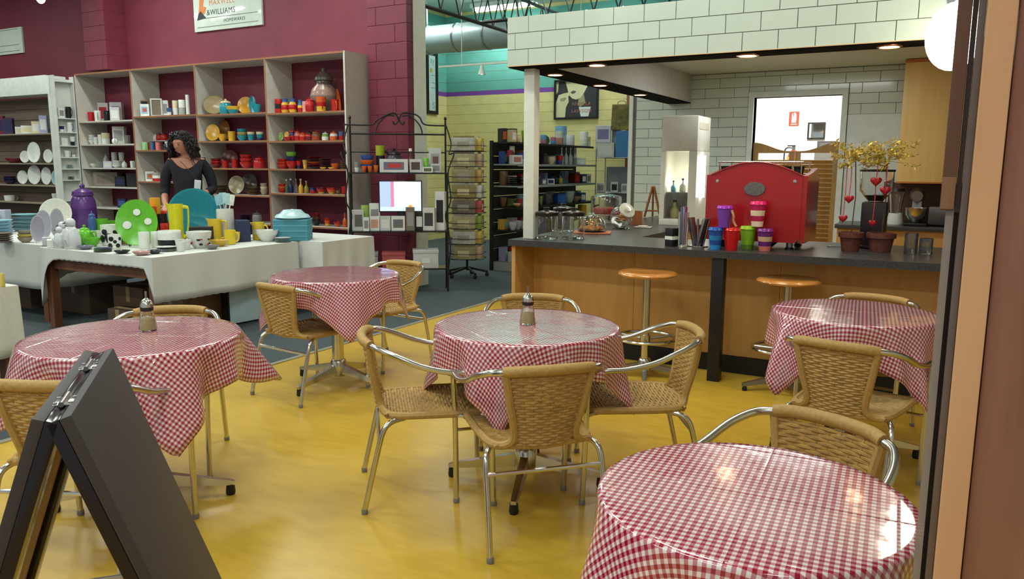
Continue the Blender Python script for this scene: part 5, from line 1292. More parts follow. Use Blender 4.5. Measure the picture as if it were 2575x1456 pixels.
# cow-spotted wares
def spotted(o, seed, n=6, col=Bk, rmin=.09, rmax=.2):
    """glaze spots on the side of a ware that faces the cafe"""
    rnd = random.Random(seed); base = math.atan2(-o.location.y, -o.location.x)-o.rotation_euler.z
    for k in range(n):
        a = base+(-1.1+2.2*(k+.5)/n)+rnd.uniform(-.12, .12); r = rnd.uniform(rmin, rmax); z = [.3, .68, .5][k % 3]+rnd.uniform(-.08, .08)
        put('painted_spot', cached(('spot', col), lambda: G().lathe([(0, .5), (.6, .4), (1, 0), (0, -.3)], 12).mesh('painted_spot', glz(col))), o, (cos(a)*.425, sin(a)*.425, z), (0, pi/2, a), (r, r, .03))
o = ontable('mug', 275, 618, 54, 52, [Wh, Wh], 'large cow-spotted mug', 'mug', rz=2.6); spotted(o, 1, 7)
o = ontable('mug', 300, 626, 36, 36, [Wh, Wh], 'small cow-faced creamer', 'creamer', rz=2.6); spotted(o, 2, 5)
o = ontable('canister', 330, 624, 26, 42, [Wh], 'white beaker with black and red dots', 'beaker'); spotted(o, 3, 5, Bk, .08, .13); spotted(o, 8, 3, Rd, .06, .09)
ontable('canister', 352, 620, 24, 40, [Wh, Wh, Wh], 'plain white beaker behind the dotted one', 'beaker')
ontable('canister', 388, 623, 56, 44, [Wh, Bk, Wh, Wh], 'white oval dish with wide black band', 'dish')
o = ontable('mug', 345, 596, 44, 42, [Bk, Wh, Wh, Wh], 'white dotted mug with black foot', 'mug', rz=.2); spotted(o, 6, 9, Bk, .035, .05)
ontable('stack', 245, 636, 44, 10, [Nv, Wh], 'stack of navy-rimmed saucers at the front edge', 'saucers'); ontable('bowl', 300, 640, 40, 8, [Bk], 'flat black saucer near the front edge', 'saucer'); ontable('bowl', 345, 645, 44, 10, [(190, 150, 150)], 'low pink-rimmed dish at the front corner', 'dish')
ontable('bowl', 385, 640, 36, 9, [(60, 60, 66)], 'dark oval dish at the front corner', 'dish'); ontable('stack', 400, 632, 50, 12, [Wh, Bk], 'stack of white plates with black rims', 'plates'); ontable('bowl', 210, 628, 40, 9, [(120, 120, 136)], 'grey-blue saucer by the penguin', 'saucer')
ontable('box', 175, 618, 40, 18, [Wh, Gy], 'low white carton by the penguin', 'carton'); ontable('cup', 290, 585, 26, 30, [(190, 206, 150), LG], 'pale green tumbler', 'tumbler'); ontable('bowl', 462, 600, 44, 22, [VY], 'lime-yellow square bowl', 'bowl'); ontable('canister', 420, 612, 44, 12, [VY], 'low lime-yellow dish', 'dish')
ontable('bowls', 560, 560, 44, 24, [(40, 70, 130), Te], 'stack of deep blue bowls', 'bowls'); ontable('box', 640, 575, 50, 22, [(40, 52, 84), Nv], 'navy low carton', 'carton'); ontable('teapot', 340, 575, 40, 34, [Bk, Wh], 'black dotted teapot', 'teapot', rz=.4)
ontable('cup', 366, 580, 28, 40, [Bk], 'black dotted beaker', 'beaker')
ontable('canister', 400, 600, 42, 30, [Bk, Wh, Bk, Wh], 'black and white zigzag pot', 'pot')
ontable('stack', 300, 606, 44, 12, [Bk, Wh], 'stack of black and white saucers', 'saucers')
o = ontable('bowl', 484, 626, 62, 42, [Wh], 'white bowl with red and black dots', 'bowl')
spotted(o, 4, 6, Bk, .06, .09); spotted(o, 5, 4, Rd, .05, .07)
for k, px in enumerate((490, 504)): ontable('jar', px, 586, 14, 16, [Wh, Wh, Wh], 'round white egg cup ' + ('left of its pair' if k == 0 else 'right of its pair'), 'egg cup', 'behind the dotted bowl')
ontable('teapot', 252, 612, 60, 48, [LG, LG], 'bright green teapot', 'teapot', rz=.3)
ontable('bowl', 232, 618, 40, 22, [LG], 'green bowl with white spots', 'bowl'); ontable('cup', 262, 596, 30, 46, [LG], 'green milk beaker', 'beaker')
ontable('box', 300, 596, 40, 26, [(226, 226, 224), Cr], 'plain white gift carton', 'carton')
ontable('box', 535, 612, 52, 42, [(38, 28, 26), Bk], 'dark brown gift carton', 'carton', rz=.7)
ontable('jug', 568, 606, 40, 56, [(222, 190, 60), (222, 190, 60)], 'yellow spotted milk jug', 'jug', rz=.4)
ontable('mug', 596, 614, 32, 36, [(222, 196, 60), (222, 196, 60)], 'yellow mug with a white flower', 'mug', rz=.5)
ontable('bowl', 626, 608, 34, 26, [(206, 176, 90)], 'mottled yellow bowl', 'bowl'); ontable('mug', 652, 603, 36, 44, [(222, 190, 60), Cr, (222, 190, 60), (222, 190, 60)], 'banded yellow and cream mug', 'mug', rz=.4)
ontable('bowl', 545, 622, 48, 16, [(206, 170, 60)], 'wide mustard dish', 'dish'); ontable('bowl', 534, 628, 34, 10, [(120, 120, 120)], 'striped grey saucer', 'saucer')
for k, px in enumerate((414, 440, 468)): ontable('cup', px, [624, 632, 626][k], 24, 24, [Wh], ['white fluted cup behind the others', 'white fluted cup in front, nearest the table edge', 'white fluted cup beside the dotted bowl'][k], 'cup')
ontable('canister', 607, 570, 42, 46, [(206, 208, 202)], 'white utensil crock', 'crock'); q = REG[-1].location
for k, (dx, dy, L, c, lk) in enumerate([(-.05, .0, .30, LB, 'pale blue spatula leaning left in the white crock'), (-.02, .03, .34, (160, 196, 206), 'pale blue spoon in the middle of the white crock'), (.02, -.01, .33, (170, 206, 214), 'pale blue turner in the white crock'), (.05, .02, .30, Wh, 'white spatula leaning right in the white crock')]):
    t = thing('spatula', lk, 'utensil', (q.x+dx*.5, q.y+dy*.5, TZ+.21), 0, 'utensils in the white crock')
    t.rotation_euler = (0, dx*4, .7); FOLLOW.append((t, REG[-1]))
    ob('handle', G().tube([(0, 0, 0), (0, 0, L*.5)], .006, 6), glz(c), t); ob('blade', G().box(-.032, .032, -.004, .004, L*.42, L*.42+.10, ch=.003), glz(c), t)
ontable('box', 612, 598, 46, 30, [(200, 204, 202), Wh], 'low white carton before the crock', 'carton', rz=.6)
ontable('bowl', 672, 590, 56, 12, [Wh], 'wide white saucer with a price card', 'saucer'); ontable('stack', 690, 605, 40, 10, [Wh, Wh], 'stack of two white saucers', 'saucers')
# canisters at the back
for px, py, w, h, c, lk in [(352, 560, 30, 40, (206, 62, 36), 'orange-red square canister on the left'), (374, 560, 26, 62, (218, 158, 40), 'tall amber yellow canister'), (388, 578, 34, 46, (200, 56, 34), 'orange-red canister in the middle'), (396, 604, 34, 40, (186, 40, 30), 'red canister with white label')]:
    ontable('canister', px, py, w, h, [c], lk, 'canister')
ontable('jug', 434, 545, 32, 66, [(214, 204, 186), Rd], 'white jug with red cap and painted bird', 'jug', rz=2.4)
o = ontable('jug', 413, 550, 26, 62, [Bk, Bk], 'black and white penguin-like pitcher', 'pitcher', rz=.3)
ontable('bowl', 282, 545, 54, 26, [(186, 182, 60)], 'yellow-green glass bowl', 'bowl', up=.14); q = REG[-1].location
t = thing('gift_carton', 'tan open carton under the yellow-green glass bowl', 'carton', (q.x, q.y, TZ)); ob('carton_body', G().box(-.13, .13, -.12, .12, 0, .1385, ch=.003), card((178, 164, 124)), t); ob('flap', G().box(-.13, .0, -.20, -.121, .130, .134), card((178, 164, 124)), t); PACK.append([t, .13, .12, TZ, TZ+.14, TBX[0]]); FOLLOW.append((REG[-1], t))
ontable('jar', 255, 560, 18, 30, [Bl, Bl, Bl], 'round blue pot', 'pot', up=.12); q = REG[-1].location
ware('box', 'small white carton under the round blue pot', 'carton', (q.x, q.y, TZ), .10, .1192, [Wh, Gy], None, 'on the display table', d=.1); PACK[-1][5] = TBX[0]; FOLLOW.append((REG[-2], REG[-1]))
# white animal figurines
def figurine(px, py, h, lab):
    s = mpp(atz(px, py, TZ)); h = h*s; p = stand(px, py, TZ, h*.2)
    while p.y > 5.3 or p.x < -6.74: p = Vector((p.x*.99, p.y*.99, TZ)); h *= 1.006
    t = thing('penguin_figurine', lab, 'figurine', p, radians(30), 'white ceramic bird figurines', (h, h, h)); W_ = glz((206, 208, 210))
    put('body', cached('figb', lambda: G().lathe([(0, 0), (.22, 0), (.27, .12), (.27, .35), (.20, .6), (.13, .7), (0, .72)], 18).mesh('body', W_, 60)), t)
    hd = put('head', cached('figh', lambda: G().lathe([(.15*sin(pi*i/8), .84-.15*cos(pi*i/8)) for i in range(9)], 14).mesh('head', W_, 60)), t)
    put('beak', cached('figk', lambda: G().tube([(-.12, 0, .84), (-.27, 0, .80)], [.05, .008], 6).mesh('beak', glz((90, 90, 100)))), hd)
    PACK.append([t, h*.3, h*.3, TZ, TZ+h, TBX[0]])
    for s_ in (-1, 1): put('wing', cached(('figw', s_), lambda: G().tube([(0, s_*.22, .56), (0, s_*.30, .3), (.03, s_*.27, .12)], [.03, .06, .02], 6).mesh('wing', W_)), t)
figurine(193, 606, 56, 'tall white ceramic penguin beside the green bowl'); figurine(188, 560, 44, 'small white ceramic bird behind the penguin'); figurine(222, 575, 44, 'white ceramic bird between the penguin and tan carton'); figurine(180, 575, 36, 'smallest white ceramic bird at the table left')
# far-left table wares
FL2 = 'on the far-left display table'
ontable('plate', 88, 614, 34, 70, [(178, 176, 186), (150, 146, 160)], 'grey patterned oval plate in front', 'plate', FL2, lean=.15, rz=.8)
ontable('plate', 112, 606, 38, 76, [(184, 182, 194), (160, 156, 170)], 'grey patterned plate in the middle', 'plate', FL2, lean=.15, rz=.8)
ontable('plate', 146, 600, 34, 74, [(170, 172, 178), (150, 150, 158)], 'grey patterned plate near the penguin', 'plate', FL2, lean=.15, rz=.8)
ontable('plate', 132, 580, 76, 78, [(214, 212, 200), (206, 204, 192)], 'large glossy white platter', 'platter', FL2, lean=.2, rz=.8)
ontable('box', 118, 618, 30, 20, [(186, 186, 190), (160, 160, 168)], 'grey patterned mug carton', 'carton', FL2)
ontable('stack', 48, 582, 66, 46, [(130, 176, 184), (110, 160, 170)], 'tall stack of teal plates', 'plates', FL2); ontable('stack', 8, 590, 50, 38, [(150, 196, 206), LB], 'stack of pale blue plates', 'plates', FL2)
ontable('box', 30, 560, 60, 34, [(176, 180, 196), (150, 154, 170)], 'grey printed gift carton', 'carton', FL2, rz=.7, up=0)
ontable('bowls', 50, 612, 36, 30, [(150, 140, 122), (200, 176, 90)], 'stack of speckled stone bowls with yellow top', 'bowls', FL2); ontable('stack', 10, 612, 46, 26, [(130, 112, 96), (110, 94, 80)], 'stack of brown speckled plates', 'plates', FL2)
ontable('jar', 204, 540, 60, 78, [(74, 40, 100), (84, 50, 112), (84, 50, 112)], 'large purple lidded jar wrapped in gift bows', 'jar', 'at the back of the display tables')
ontable('bowls', 165, 556, 26, 30, [Cr, (190, 150, 130)], 'stack of cream bowls with pink rim', 'bowls', FL2)
_before = [(a, b, b.location.copy()) for a, b in FOLLOW]
_tab = [q for q in PACK[n_tab:]]; settle(_tab, 160)
for a, b, l in _before: a.location += b.location-l
# teal boxes on the rear table
q = stand(738, 606, TZ, .16)
for k in range(4):
    t = thing('teal_gift_box', ['lowest teal gift box of the stack', 'second teal gift box from the bottom', 'third teal gift box from the bottom', 'topmost teal gift box, under the bag'][k], 'gift box', (q.x, q.y, TZ+.0505*k), radians(33), 'stack of teal gift boxes')
    ob('box_base', G().box(-.16, .16, -.13, .13, 0, .030), card((70, 140, 160)), t); ob('lid', G().box(-.163, .163, -.133, .133, .0305, .05, ch=.003), card((84, 152, 172)), t)
t = thing('plastic_bag', 'crumpled pale blue bag lying on the teal boxes', 'bag', (q.x, q.y, TZ+.2026)); rnd = random.Random(3)
ob('bag', G().lathe([(0, 0), (.13, 0), (.17, .014), (.15, .04), (.12, .05), (.085, .085), (.05, .07), (0, .095)], 18), M('bag_film', (176, 206, 214), .3, bump=.8, scale=30), t)
ontable('canister', 6, 722, 14, 34, [(210, 196, 110)], 'small yellow tin', 'tin', 'on the table at the left picture edge')
# cartons stored below the tables
KR = (150, 116, 78)
for x, y, w, d_, h, c, lk in [(-6.35, 4.5, .42, .36, .34, (112, 84, 62), 'brown carton stored under the crockery table, middle'), (-5.82, 4.55, .34, .4, .30, (140, 106, 72), 'brown carton under the crockery table, beside the blue-white one'), (-5.85, 5.05, .36, .32, .40, KR, 'tall brown carton under the crockery table, right rear'),
                              (-6.6, 5.0, .34, .4, .5, (96, 70, 54), 'dark carton at the rear under the crockery table'), (-6.1, 4.12, .26, .16, .2, (96, 74, 60), 'small brown carton under the crockery table front edge')]:
    t = thing('storage_carton', lk, 'carton', (x, y, .0006), 0, 'cartons under the display tables')
    ob('carton_body', G().box(-w/2, w/2, -d_/2, d_/2, 0, h, ch=.004), card(c), t); ob('tape', G().box(-w/2+.001, w/2-.001, -.025, .025, h, h+.0008), card((176, 148, 106)), t); ob('tape', G().box(-.025, .025, -d_/2-.0008, -d_/2, h*.6, h), card((176, 148, 106)), t)
p = atz(625, 812, 0)
t = thing('framed_board', 'black-edged pale blue board leaning under the display table', 'board', (p.x-.02, p.y+.02, .0006), radians(85))
ob('board', G().box(-.20, .20, -.008, .008, .016, .50), M('pale_blue_board', (176, 200, 206), .4), t); fg = G(); fg.box(-.215, .215, -.012, .012, 0, .0155).box(-.215, .215, -.012, .012, .5005, .516).box(-.215, -.2005, -.012, .012, .016, .5).box(.2005, .215, -.012, .012, .016, .5); ob('frame', fg, BLKMET, t)
for x, y, w, h, lk in [(-7.3, 4.6, .5, .32, 'dark carton under the far-left display table'), (-8.1, 4.5, .5, .4, 'carton under the far-left display table near the edge')]:
    t = thing('storage_carton', lk, 'carton', (x, y, .0006), 0, 'cartons under the display tables'); ob('carton_body', G().box(-w/2, w/2, -.2, .2, 0, h, ch=.004), card((100, 80, 66)), t); ob('tape', G().box(-.025, .025, -.2008, -.2, h*.6, h), card((176, 148, 106)), t)

# ---- enamel brand signs on the burgundy wall
SGW = M('sign_enamel', (206, 216, 206), .12, var=.02, coat=.5); SGK = M('sign_ink', (44, 46, 54), .5); SGO = M('sign_orange', (204, 120, 62), .5)
def brand_sign(px0, py0, px1, py1, lab):
    a = aty(px0, py1, 7.43); b_ = aty(px1, py1, 7.43); w = (b_.x-a.x)/2; zt = aty((px0+px1)/2, py0, 7.43).z; zb = aty((px0+px1)/2, py1, 7.43).z; h = zt-zb
    t = thing('wall_sign', lab, 'sign', ((a.x+b_.x)/2, 7.4495, zb), 0, 'white wall signs on the burgundy wall')
    ob('panel', G().box(-w, w, -.03, 0, 0, h, ch=.003), SGW, t)
    def txt(s, x, z, size, m, sp=1.0):
        o = put('lettering', text_mesh(s, size, m, 'LEFT', .0006, sp), t, (x, -.031, z), (pi/2, 0, 0))
        o.scale = (1, 1, 1); return o
    txt('MAXWELL', -w*.52, h*.72, h*.20, SGO, 1.12); txt('&WILLIAMS', -w*.60, h*.47, h*.205, SGK, 1.10); txt('HOMEWARES', -w*.10, h*.22, h*.12, SGK, 1.2)
    for z in (.33, .10, .93): ob('rule_line', G().box(-w*.9, w*.9, -.0315, -.0302, h*z, h*z+.006), SGK, t, smooth=0)
    ob('orange_emblem', G().prism([(-w*.86, h*.45), (-w*.66, h*.45), (-w*.60, h*.62), (-w*.70, h*.66), (-w*.66, h*.85), (-w*.80, h*.86), (-w*.82, h*.66)], -.0316, -.0302, lambda u, v, t_: (u, t_, v)), SGO, t, smooth=0)
    ob('dark_emblem', G().prism([(-w*.90, h*.30), (-w*.62, h*.34), (-w*.70, h*.44), (-w*.78, h*.54), (-w*.86, h*.46)], -.0317, -.0303, lambda u, v, t_: (u, t_, v)), SGK, t, smooth=0)
brand_sign(491, -26, 661, 72, 'white sign with orange and black lettering above the bookcase')
brand_sign(-105, 78, 61, 142, 'white lettered sign cut off by the left picture edge')
# spot lamp glowing at the top left
c = aty(102, -8, 6.2)
t = thing('spot_lamp', 'glowing spot lamp at the top left', 'lamp', c)
ob('bulb', G().lathe([(.058*sin(pi*i/10), -.085*cos(pi*i/10)) for i in range(11)], 18), M('spot_glow', (255, 244, 206), .4, emit=12.), t)
ob('shade', G().lathe([(.066, .0), (.07, .05), (.045, .13), (.02, .16), (0, .16), (0, .155), (.018, .153), (.04, .125), (.065, .05), (.062, 0), (.066, 0)], 20), WHITE, t); ob('stem', G().tube([(0, 0, .158), (0, 0, HALLC-c.z)], .008, 8), WHITE, t)
# ================================================================== iron rack, spinner, kitchenware aisle
# ---- wrought-iron bakers rack
RA = radians(37.5); RP = Vector((-5.013, 7.45, 0)); rd = Vector((cos(RA), sin(RA), 0)); rn = Vector((-sin(RA), cos(RA), 0))
RP = RP-rn*.14
RW, RDP = 1.10, .265
ro = RP-rd*RW
def onrack(px, py, back=0.):
    d = ray(px, py); P0 = RP+rn*back; q = CAM+d*((P0-CAM).dot(rn)/d.dot(rn)); return (q-ro).dot(rd), q.z
rk = thing('iron_rack', 'black wrought-iron rack with scrolled top holding a television', 'rack', ro, RA)
zt = onrack(1125, 300)[1]; zr = onrack(1000, 335)[1]
RZ = [.27, .695, 1.345]
for x in (.02, RW-.01):
    for y, tp in ((0, 1.345), (RDP, zt)): ob('post', G().tube([(x, y, 0), (x, y, tp)], .011, 8), BLKMET, rk)
    ob('finial', G().lathe([(.0, .0), (.012, .004), (.018, .02), (.012, .036), (0, .045)], 10, (x, RDP, zt)), BLKMET, rk)
ob('top_rail', G().tube([(.02, RDP, zr), (RW-.01, RDP, zr)], .010, 8), BLKMET, rk)
ob('upper_rail', G().tube(smoothpath([(-.05, RDP, zr+.1), (.25, RDP, zr+.1), (.33, RDP, zr+.16), (.5, RDP, zr+.235), (.56, RDP, zr+.16), (.52, RDP, zr+.11), (.50, RDP, zr+.14)], 6), .009, 7), BLKMET, rk)
ob('upper_rail', G().tube(smoothpath([(RW+.0, RDP, zr+.1), (.86, RDP, zr+.11), (.80, RDP, zr+.19), (.72, RDP, zr+.23), (.61, RDP, zr+.235), (.57, RDP, zr+.16), (.61, RDP, zr+.11), (.63, RDP, zr+.14)], 6), .009, 7), BLKMET, rk)
ob('scroll', G().tube(smoothpath([(.83, RDP, zr), (.80, RDP, zr+.1), (.70, RDP, zr+.2), (.6, RDP, zr+.2)], 6), .008, 7), BLKMET, rk)
ob('scroll', G().tube(smoothpath([(.30, RDP, zr), (.33, RDP, zr+.1), (.43, RDP, zr+.2), (.52, RDP, zr+.2)], 6), .008, 7), BLKMET, rk)
for x in (0, RW): ob('side_scroll', G().tube(smoothpath([(x, RDP, zr+.1), (x-.05*(1 if x == 0 else -1), RDP*.8, zr-.1), (x-.02*(1 if x == 0 else -1), RDP*.4, zr-.22), (x-.07*(1 if x == 0 else -1), .02, 1.55), (x, 0, 1.34), (x-.03*(1 if x == 0 else -1), 0, 1.05), (x+.03*(1 if x == 0 else -1), .0, .88), (x, 0, .70), (x-.02*(1 if x == 0 else -1), 0, .5), (x, 0, .27)], 6), .008, 7), BLKMET, rk)
for z in RZ:
    ob('shelf_frame', G().box(0, RW+.01, -.012, RDP+.012, z-.016, z-.004), BLKMET, rk, smooth=0); ob('shelf_board', G().box(.006, RW+.004, -.006, RDP+.006, z-.0038, z), M('dark_glass_shelf', (30, 30, 34), .2), rk, smooth=0)
ob('mid_bar', G().tube([(.02, RDP, 1.57), (RW-.01, RDP, 1.57)], .007, 6), BLKMET, rk)
def settle_rack(items):
    # in the rack's own frame
    for q in items:
        l = q[0].location; v = l-ro; q[0].location = (v.dot(rd), v.dot(rn), l.z); w = q[1]
        q[5] = (.03, RW-.02, -.004, RDP+.004)
        if q[0].name.startswith(('carton', 'packet')):
            b = [c for c in q[0].children if c.name.startswith('carton_body')][0]; q[1], q[2] = b.dimensions.x/2+.003, b.dimensions.y/2+.003
    settle(items, 120)
    for q in items: l = q[0].location.copy(); q[0].location = rackput(l.x, l.y, l.z)
def rackput(x, y, z): return ro+rd*x+rn*y+Vector((0, 0, z))
def rackrow(lv, items, y=.10, place=None):
    n0 = len(PACK)
    for it in items:
        kind, px, w, h, cols, look, cat = it[:7]; o = it[7] if len(it) > 7 else {}
        yy = y+o.get('back', 0); x, _ = onrack(px, 500, yy); p = rackput(x, yy, RZ[lv]+.0008+o.get('up', 0)); s = mpp(p)
        pl = place or 'on the %s shelf of the iron rack' % ['lower', 'middle', 'upper'][lv]
        ware(kind, look, cat, p, w*s, h*s, cols, 'goods on the iron rack', pl, rz=RA+o.get('rz', 0), d=o.get('d', .09 if kind == 'box' else None))
    settle_rack(PACK[n0:])
rackrow(2, [('cup', 905, 14, 26, [Wh, Gy], 'white and grey travel mug', 'mug'), ('cup', 917, 13, 16, [(208, 96, 30)], 'orange beaker nearest the left post', 'beaker', {'back': -.05}), ('cup', 932, 13, 16, [(208, 96, 30)], 'orange beaker in the middle', 'beaker', {'back': -.05}), ('cup', 947, 12, 18, [(208, 96, 30)], 'orange beaker beside the scooter carton', 'beaker', {'back': -.05}),
    ('box', 992, 70, 33, [(206, 206, 208), (110, 106, 130), (190, 60, 56)], 'wide white carton with scooter picture', 'carton', {'back': -.03}), ('box', 1046, 30, 33, [(200, 200, 200), (84, 70, 66)], 'white carton with dark photo', 'carton', {'back': -.03}), ('canister', 1073, 13, 36, [(96, 170, 50), (120, 190, 70)], 'bright green canister', 'canister', {'back': -.03}),
    ('box', 1076, 26, 14, [Wh, (90, 100, 80)], 'low white packet', 'packet', {'back': -.085, 'd': .05}), ('box', 1096, 26, 22, [(196, 196, 206), Gy], 'pale lilac carton', 'carton', {'back': .03}), ('box', 1095, 30, 60, [(190, 194, 198), (160, 160, 160), (110, 80, 70)], 'tall grey packet with photo', 'packet', {'back': .1}),
    ('bowls', 935, 36, 42, [(44, 78, 150), (206, 96, 40)], 'stack of blue bowls with orange top', 'bowls', {'back': .09}), ('mug', 948, 26, 66, [(36, 34, 40), Bk, (150, 160, 40), Bk], 'dark mug with a lime lid', 'mug', {'back': .15}), ('jar', 990, 40, 60, [(46, 44, 50), (60, 58, 64), Bk], 'smoky glass jar', 'jar', {'back': .1}), ('bottle', 1034, 20, 56, [(88, 66, 56), Wh], 'brown bottle with pale cap', 'bottle', {'back': .1})])
rackrow(1, [('box', 893, 26, 52, [(196, 196, 194), (104, 100, 100)], 'white carton with grey picture', 'carton', {'rz': .2}), ('box', 913, 14, 34, [Wh, Gy], 'slim white carton', 'carton', {'back': -.04}), ('canister', 921, 20, 62, [(176, 170, 130), (150, 180, 90)], 'cream canister with green lid', 'canister', {'back': .1}), ('box', 939, 24, 36, [Wh, (206, 150, 130)], 'white carton with pink flower', 'carton'), ('box', 966, 26, 36, [(196, 200, 194), Wh], 'plain pale carton', 'carton'),
    ('box', 1000, 34, 36, [Wh, (110, 110, 110)], 'white carton with kettle picture', 'carton'), ('box', 1037, 22, 58, [(120, 110, 96), (150, 150, 150)], 'tall grey-brown bag', 'bag'), ('box', 1057, 20, 44, [Bk, Wh], 'black and white carton', 'carton', {'back': .04}), ('box', 1084, 30, 56, [(206, 200, 196), (60, 56, 56)], 'cream carton with dark swirl', 'carton', {'rz': -.3}), ('box', 1110, 24, 96, [(216, 214, 212), Bk], 'tall white carton with black print', 'carton', {'rz': -.3, 'back': .03}), ('box', 938, 26, 66, [Wh, Gy], 'white carton stood at the back left', 'carton', {'back': .14})])
GB, PB = (150, 150, 148), (168, 78, 78)
def storage_box(px, w, h, c, lk, lv=0, back=.10, rz=0):
    x, _ = onrack(px, 640, back); p = rackput(x, back, RZ[lv]+.0008); s = mpp(p); w, h = w*s, h*s
    t = thing('storage_box', lk, 'storage box', p, RA+rz, 'storage boxes on the iron rack')
    ob('box_body', G().box(-w/2, w/2, -.11, .11, 0, h*.8, ch=.004), card(c), t); ob('lid', G().box(-w/2-.004, w/2+.004, -.114, .114, h*.8+.0004, h, ch=.004), card(c), t); ob('label_holder', G().box(-w*.15, w*.15, -.1122, -.1105, h*.3, h*.55), WHITE, t)
storage_box(922, 56, 40, GB, 'grey lidded storage box at the rack bottom'); storage_box(990, 56, 40, PB, 'dusty pink lidded storage box at the rack bottom'); storage_box(1070, 62, 46, (190, 190, 188), 'white lidded storage box at the rack bottom right')
# television
xa, za = onrack(953, 527, .115); xb, zb_ = onrack(1061, 457, .115)
tv = thing('television', 'small flat television switched on, on the iron rack', 'television', rackput((xa+xb)/2, .13, RZ[1]+.0008), RA); w = (xb-xa)/2; z0, z1 = za-RZ[1], zb_-RZ[1]
ob('bezel', G().box(-w, w, -.012, .03, z0-.03, z1+.012, ch=.004), M('gloss_black', (16, 16, 18), .15), tv)
def screen_mat():
    m = bpy.data.materials.new('lit_screen'); m.use_nodes = True; nt = m.node_tree; N = nt.nodes.new; Lk = nt.links.new
    b = nt.nodes['Principled BSDF']; b.inputs['Roughness'].default_value = .2; b.inputs['Base Color'].default_value = (0, 0, 0, 1)
    tc = N('ShaderNodeTexCoord'); sp = N('ShaderNodeSeparateXYZ'); Lk(tc.outputs['Generated'], sp.inputs[0])
    r1 = N('ShaderNodeValToRGB'); r1.color_ramp.interpolation = 'CONSTANT'; Lk(sp.outputs[0], r1.inputs[0]); e = r1.color_ramp.elements
    e[0].color = lin((170, 190, 244)); e[1].position = .26; e[1].color = lin((206, 130, 160))
    for p_, c in ((.34, (255, 252, 240)), (.80, (240, 224, 230)), (.9, (214, 226, 250))): k = e.new(p_); k.color = lin(c)
    r2 = N('ShaderNodeValToRGB'); r2.color_ramp.interpolation = 'CONSTANT'; Lk(sp.outputs[2], r2.inputs[0]); f = r2.color_ramp.elements
    f[0].color = lin((205, 214, 246)); f[1].position = .14; f[1].color = (0, 0, 0, 1); mx = N('ShaderNodeMath'); mx.operation = 'LESS_THAN'; mx.inputs[1].default_value = .14; Lk(sp.outputs[2], mx.inputs[0])
    mi = N('ShaderNodeMix'); mi.data_type = 'RGBA'; Lk(mx.outputs[0], mi.inputs[0]); Lk(r1.outputs[0], mi.inputs[6]); mi.inputs[7].default_value = lin((200, 220, 250))
    Lk(mi.outputs[2], b.inputs['Emission Color']); b.inputs['Emission Strength'].default_value = 1.6
    return m
ob('screen', G().box(-w+.012, w-.012, -.0135, -.0122, z0-.018, z1), screen_mat(), tv, smooth=0)
ob('screen_flower', G().lathe([(0, 0), (.022, 0), (.022, .001), (0, .001)], 12, mat=Matrix.Translation((w*.45, -.0138, z0+.03)) @ Matrix.Rotation(pi/2, 4, 'X')), M('screen_orange', (230, 140, 40), .5, emit=1.2), tv)
ob('neck', G().box(-.03, .03, .0, .025, .012, z0-.03), BLACK, tv); ob('foot', G().box(-.12, .12, -.06, .07, 0, .012, ch=.004), BLACK, tv)

# ---- wire spinner rack of packets
sp0 = Vector((-5.42, 8.50, 0))
sr = thing('spinner_rack', 'black wire spinner rack full of napkin and baking packets', 'spinner rack', sp0, radians(20))
ob('pole', G().tube([(0, 0, .08), (0, 0, 1.80)], .016, 10), BLKMET, sr)
for k in range(5):
    a = 2*pi*k/5+.3; ob('base_leg', G().tube([(0, 0, .12), (.27*cos(a), .27*sin(a), .06)], .016, 6), BLKMET, sr); ob('castor', G().lathe([(0, 0), (.02, 0), (.026, .02), (.02, .045), (0, .05)], 10, (.26*cos(a), .26*sin(a), 0)), BLACK, sr)
TI = [.24+.195*k for k in range(8)]
for z in TI:
    for k in range(4):
        a = 2*pi*k/4; u = Vector((cos(a), sin(a), 0)); v = Vector((-sin(a), cos(a), 0)); c = u*.15
        pts = [c-v*.16-u*.05, c+v*.16-u*.05, c+v*.16+u*.075, c-v*.16+u*.075]
        ob('wire_basket', G().tube([p+Vector((0, 0, z)) for p in pts], .004, 4, closed=True).tube([p+Vector((0, 0, z+.07)) for p in pts], .0035, 4, closed=True), BLKMET, sr, smooth=0)
PK = [(190, 186, 176), (172, 160, 128), (160, 146, 110), (150, 130, 84), (120, 110, 96), (176, 164, 130), (196, 194, 188), (166, 150, 116)]
PN = ['pale grey', 'light stone', 'mushroom', 'mustard brown', 'dark olive', 'wheat', 'silver white', 'tan']
PT = ['bottom', 'second', 'third', 'fourth', 'fifth', 'sixth', 'seventh', 'top']
for i, z in enumerate(TI):
    for k in (3, 0):          # the two faces turned to the cafe
        a = 2*pi*k/4+radians(20); u = Vector((cos(a), sin(a), 0)); c = sp0+u*.165+Vector((0, 0, z+.004)); j = (7-i+(3 if k == 0 else 0)) % 8
        c2 = [(206, 180, 150), (214, 190, 90), (150, 170, 70), (190, 90, 90), Wh, (210, 170, 110)][(i+k) % 6]
        t = thing('packet', '%s packet in the %s basket, %s face of the spinner' % (PN[j], PT[i], 'left' if k == 3 else 'right'), 'packet', c, a+pi/2, 'packets on the spinner rack')
        ww = .150 if k == 3 else .105
        ob('wrapper', G().box(-ww, ww, -.042, .042, 0, .160, ch=.014), M('wrapper_%d%d' % (i, k), PK[j] if k == 3 else c2, .25, var=.08, scale=18), t)
        ob('printed_panel', G().box(-ww*.5, ww*.5, -.0432, -.0422, .04, .11), card(Cr if (i+k) % 2 else (170, 160, 150)), t, smooth=0); ob('header', G().box(-ww*.9, ww*.9, -.004, .004,   .1605, .182), card(PK[(j+3) % 8]), t, smooth=0)

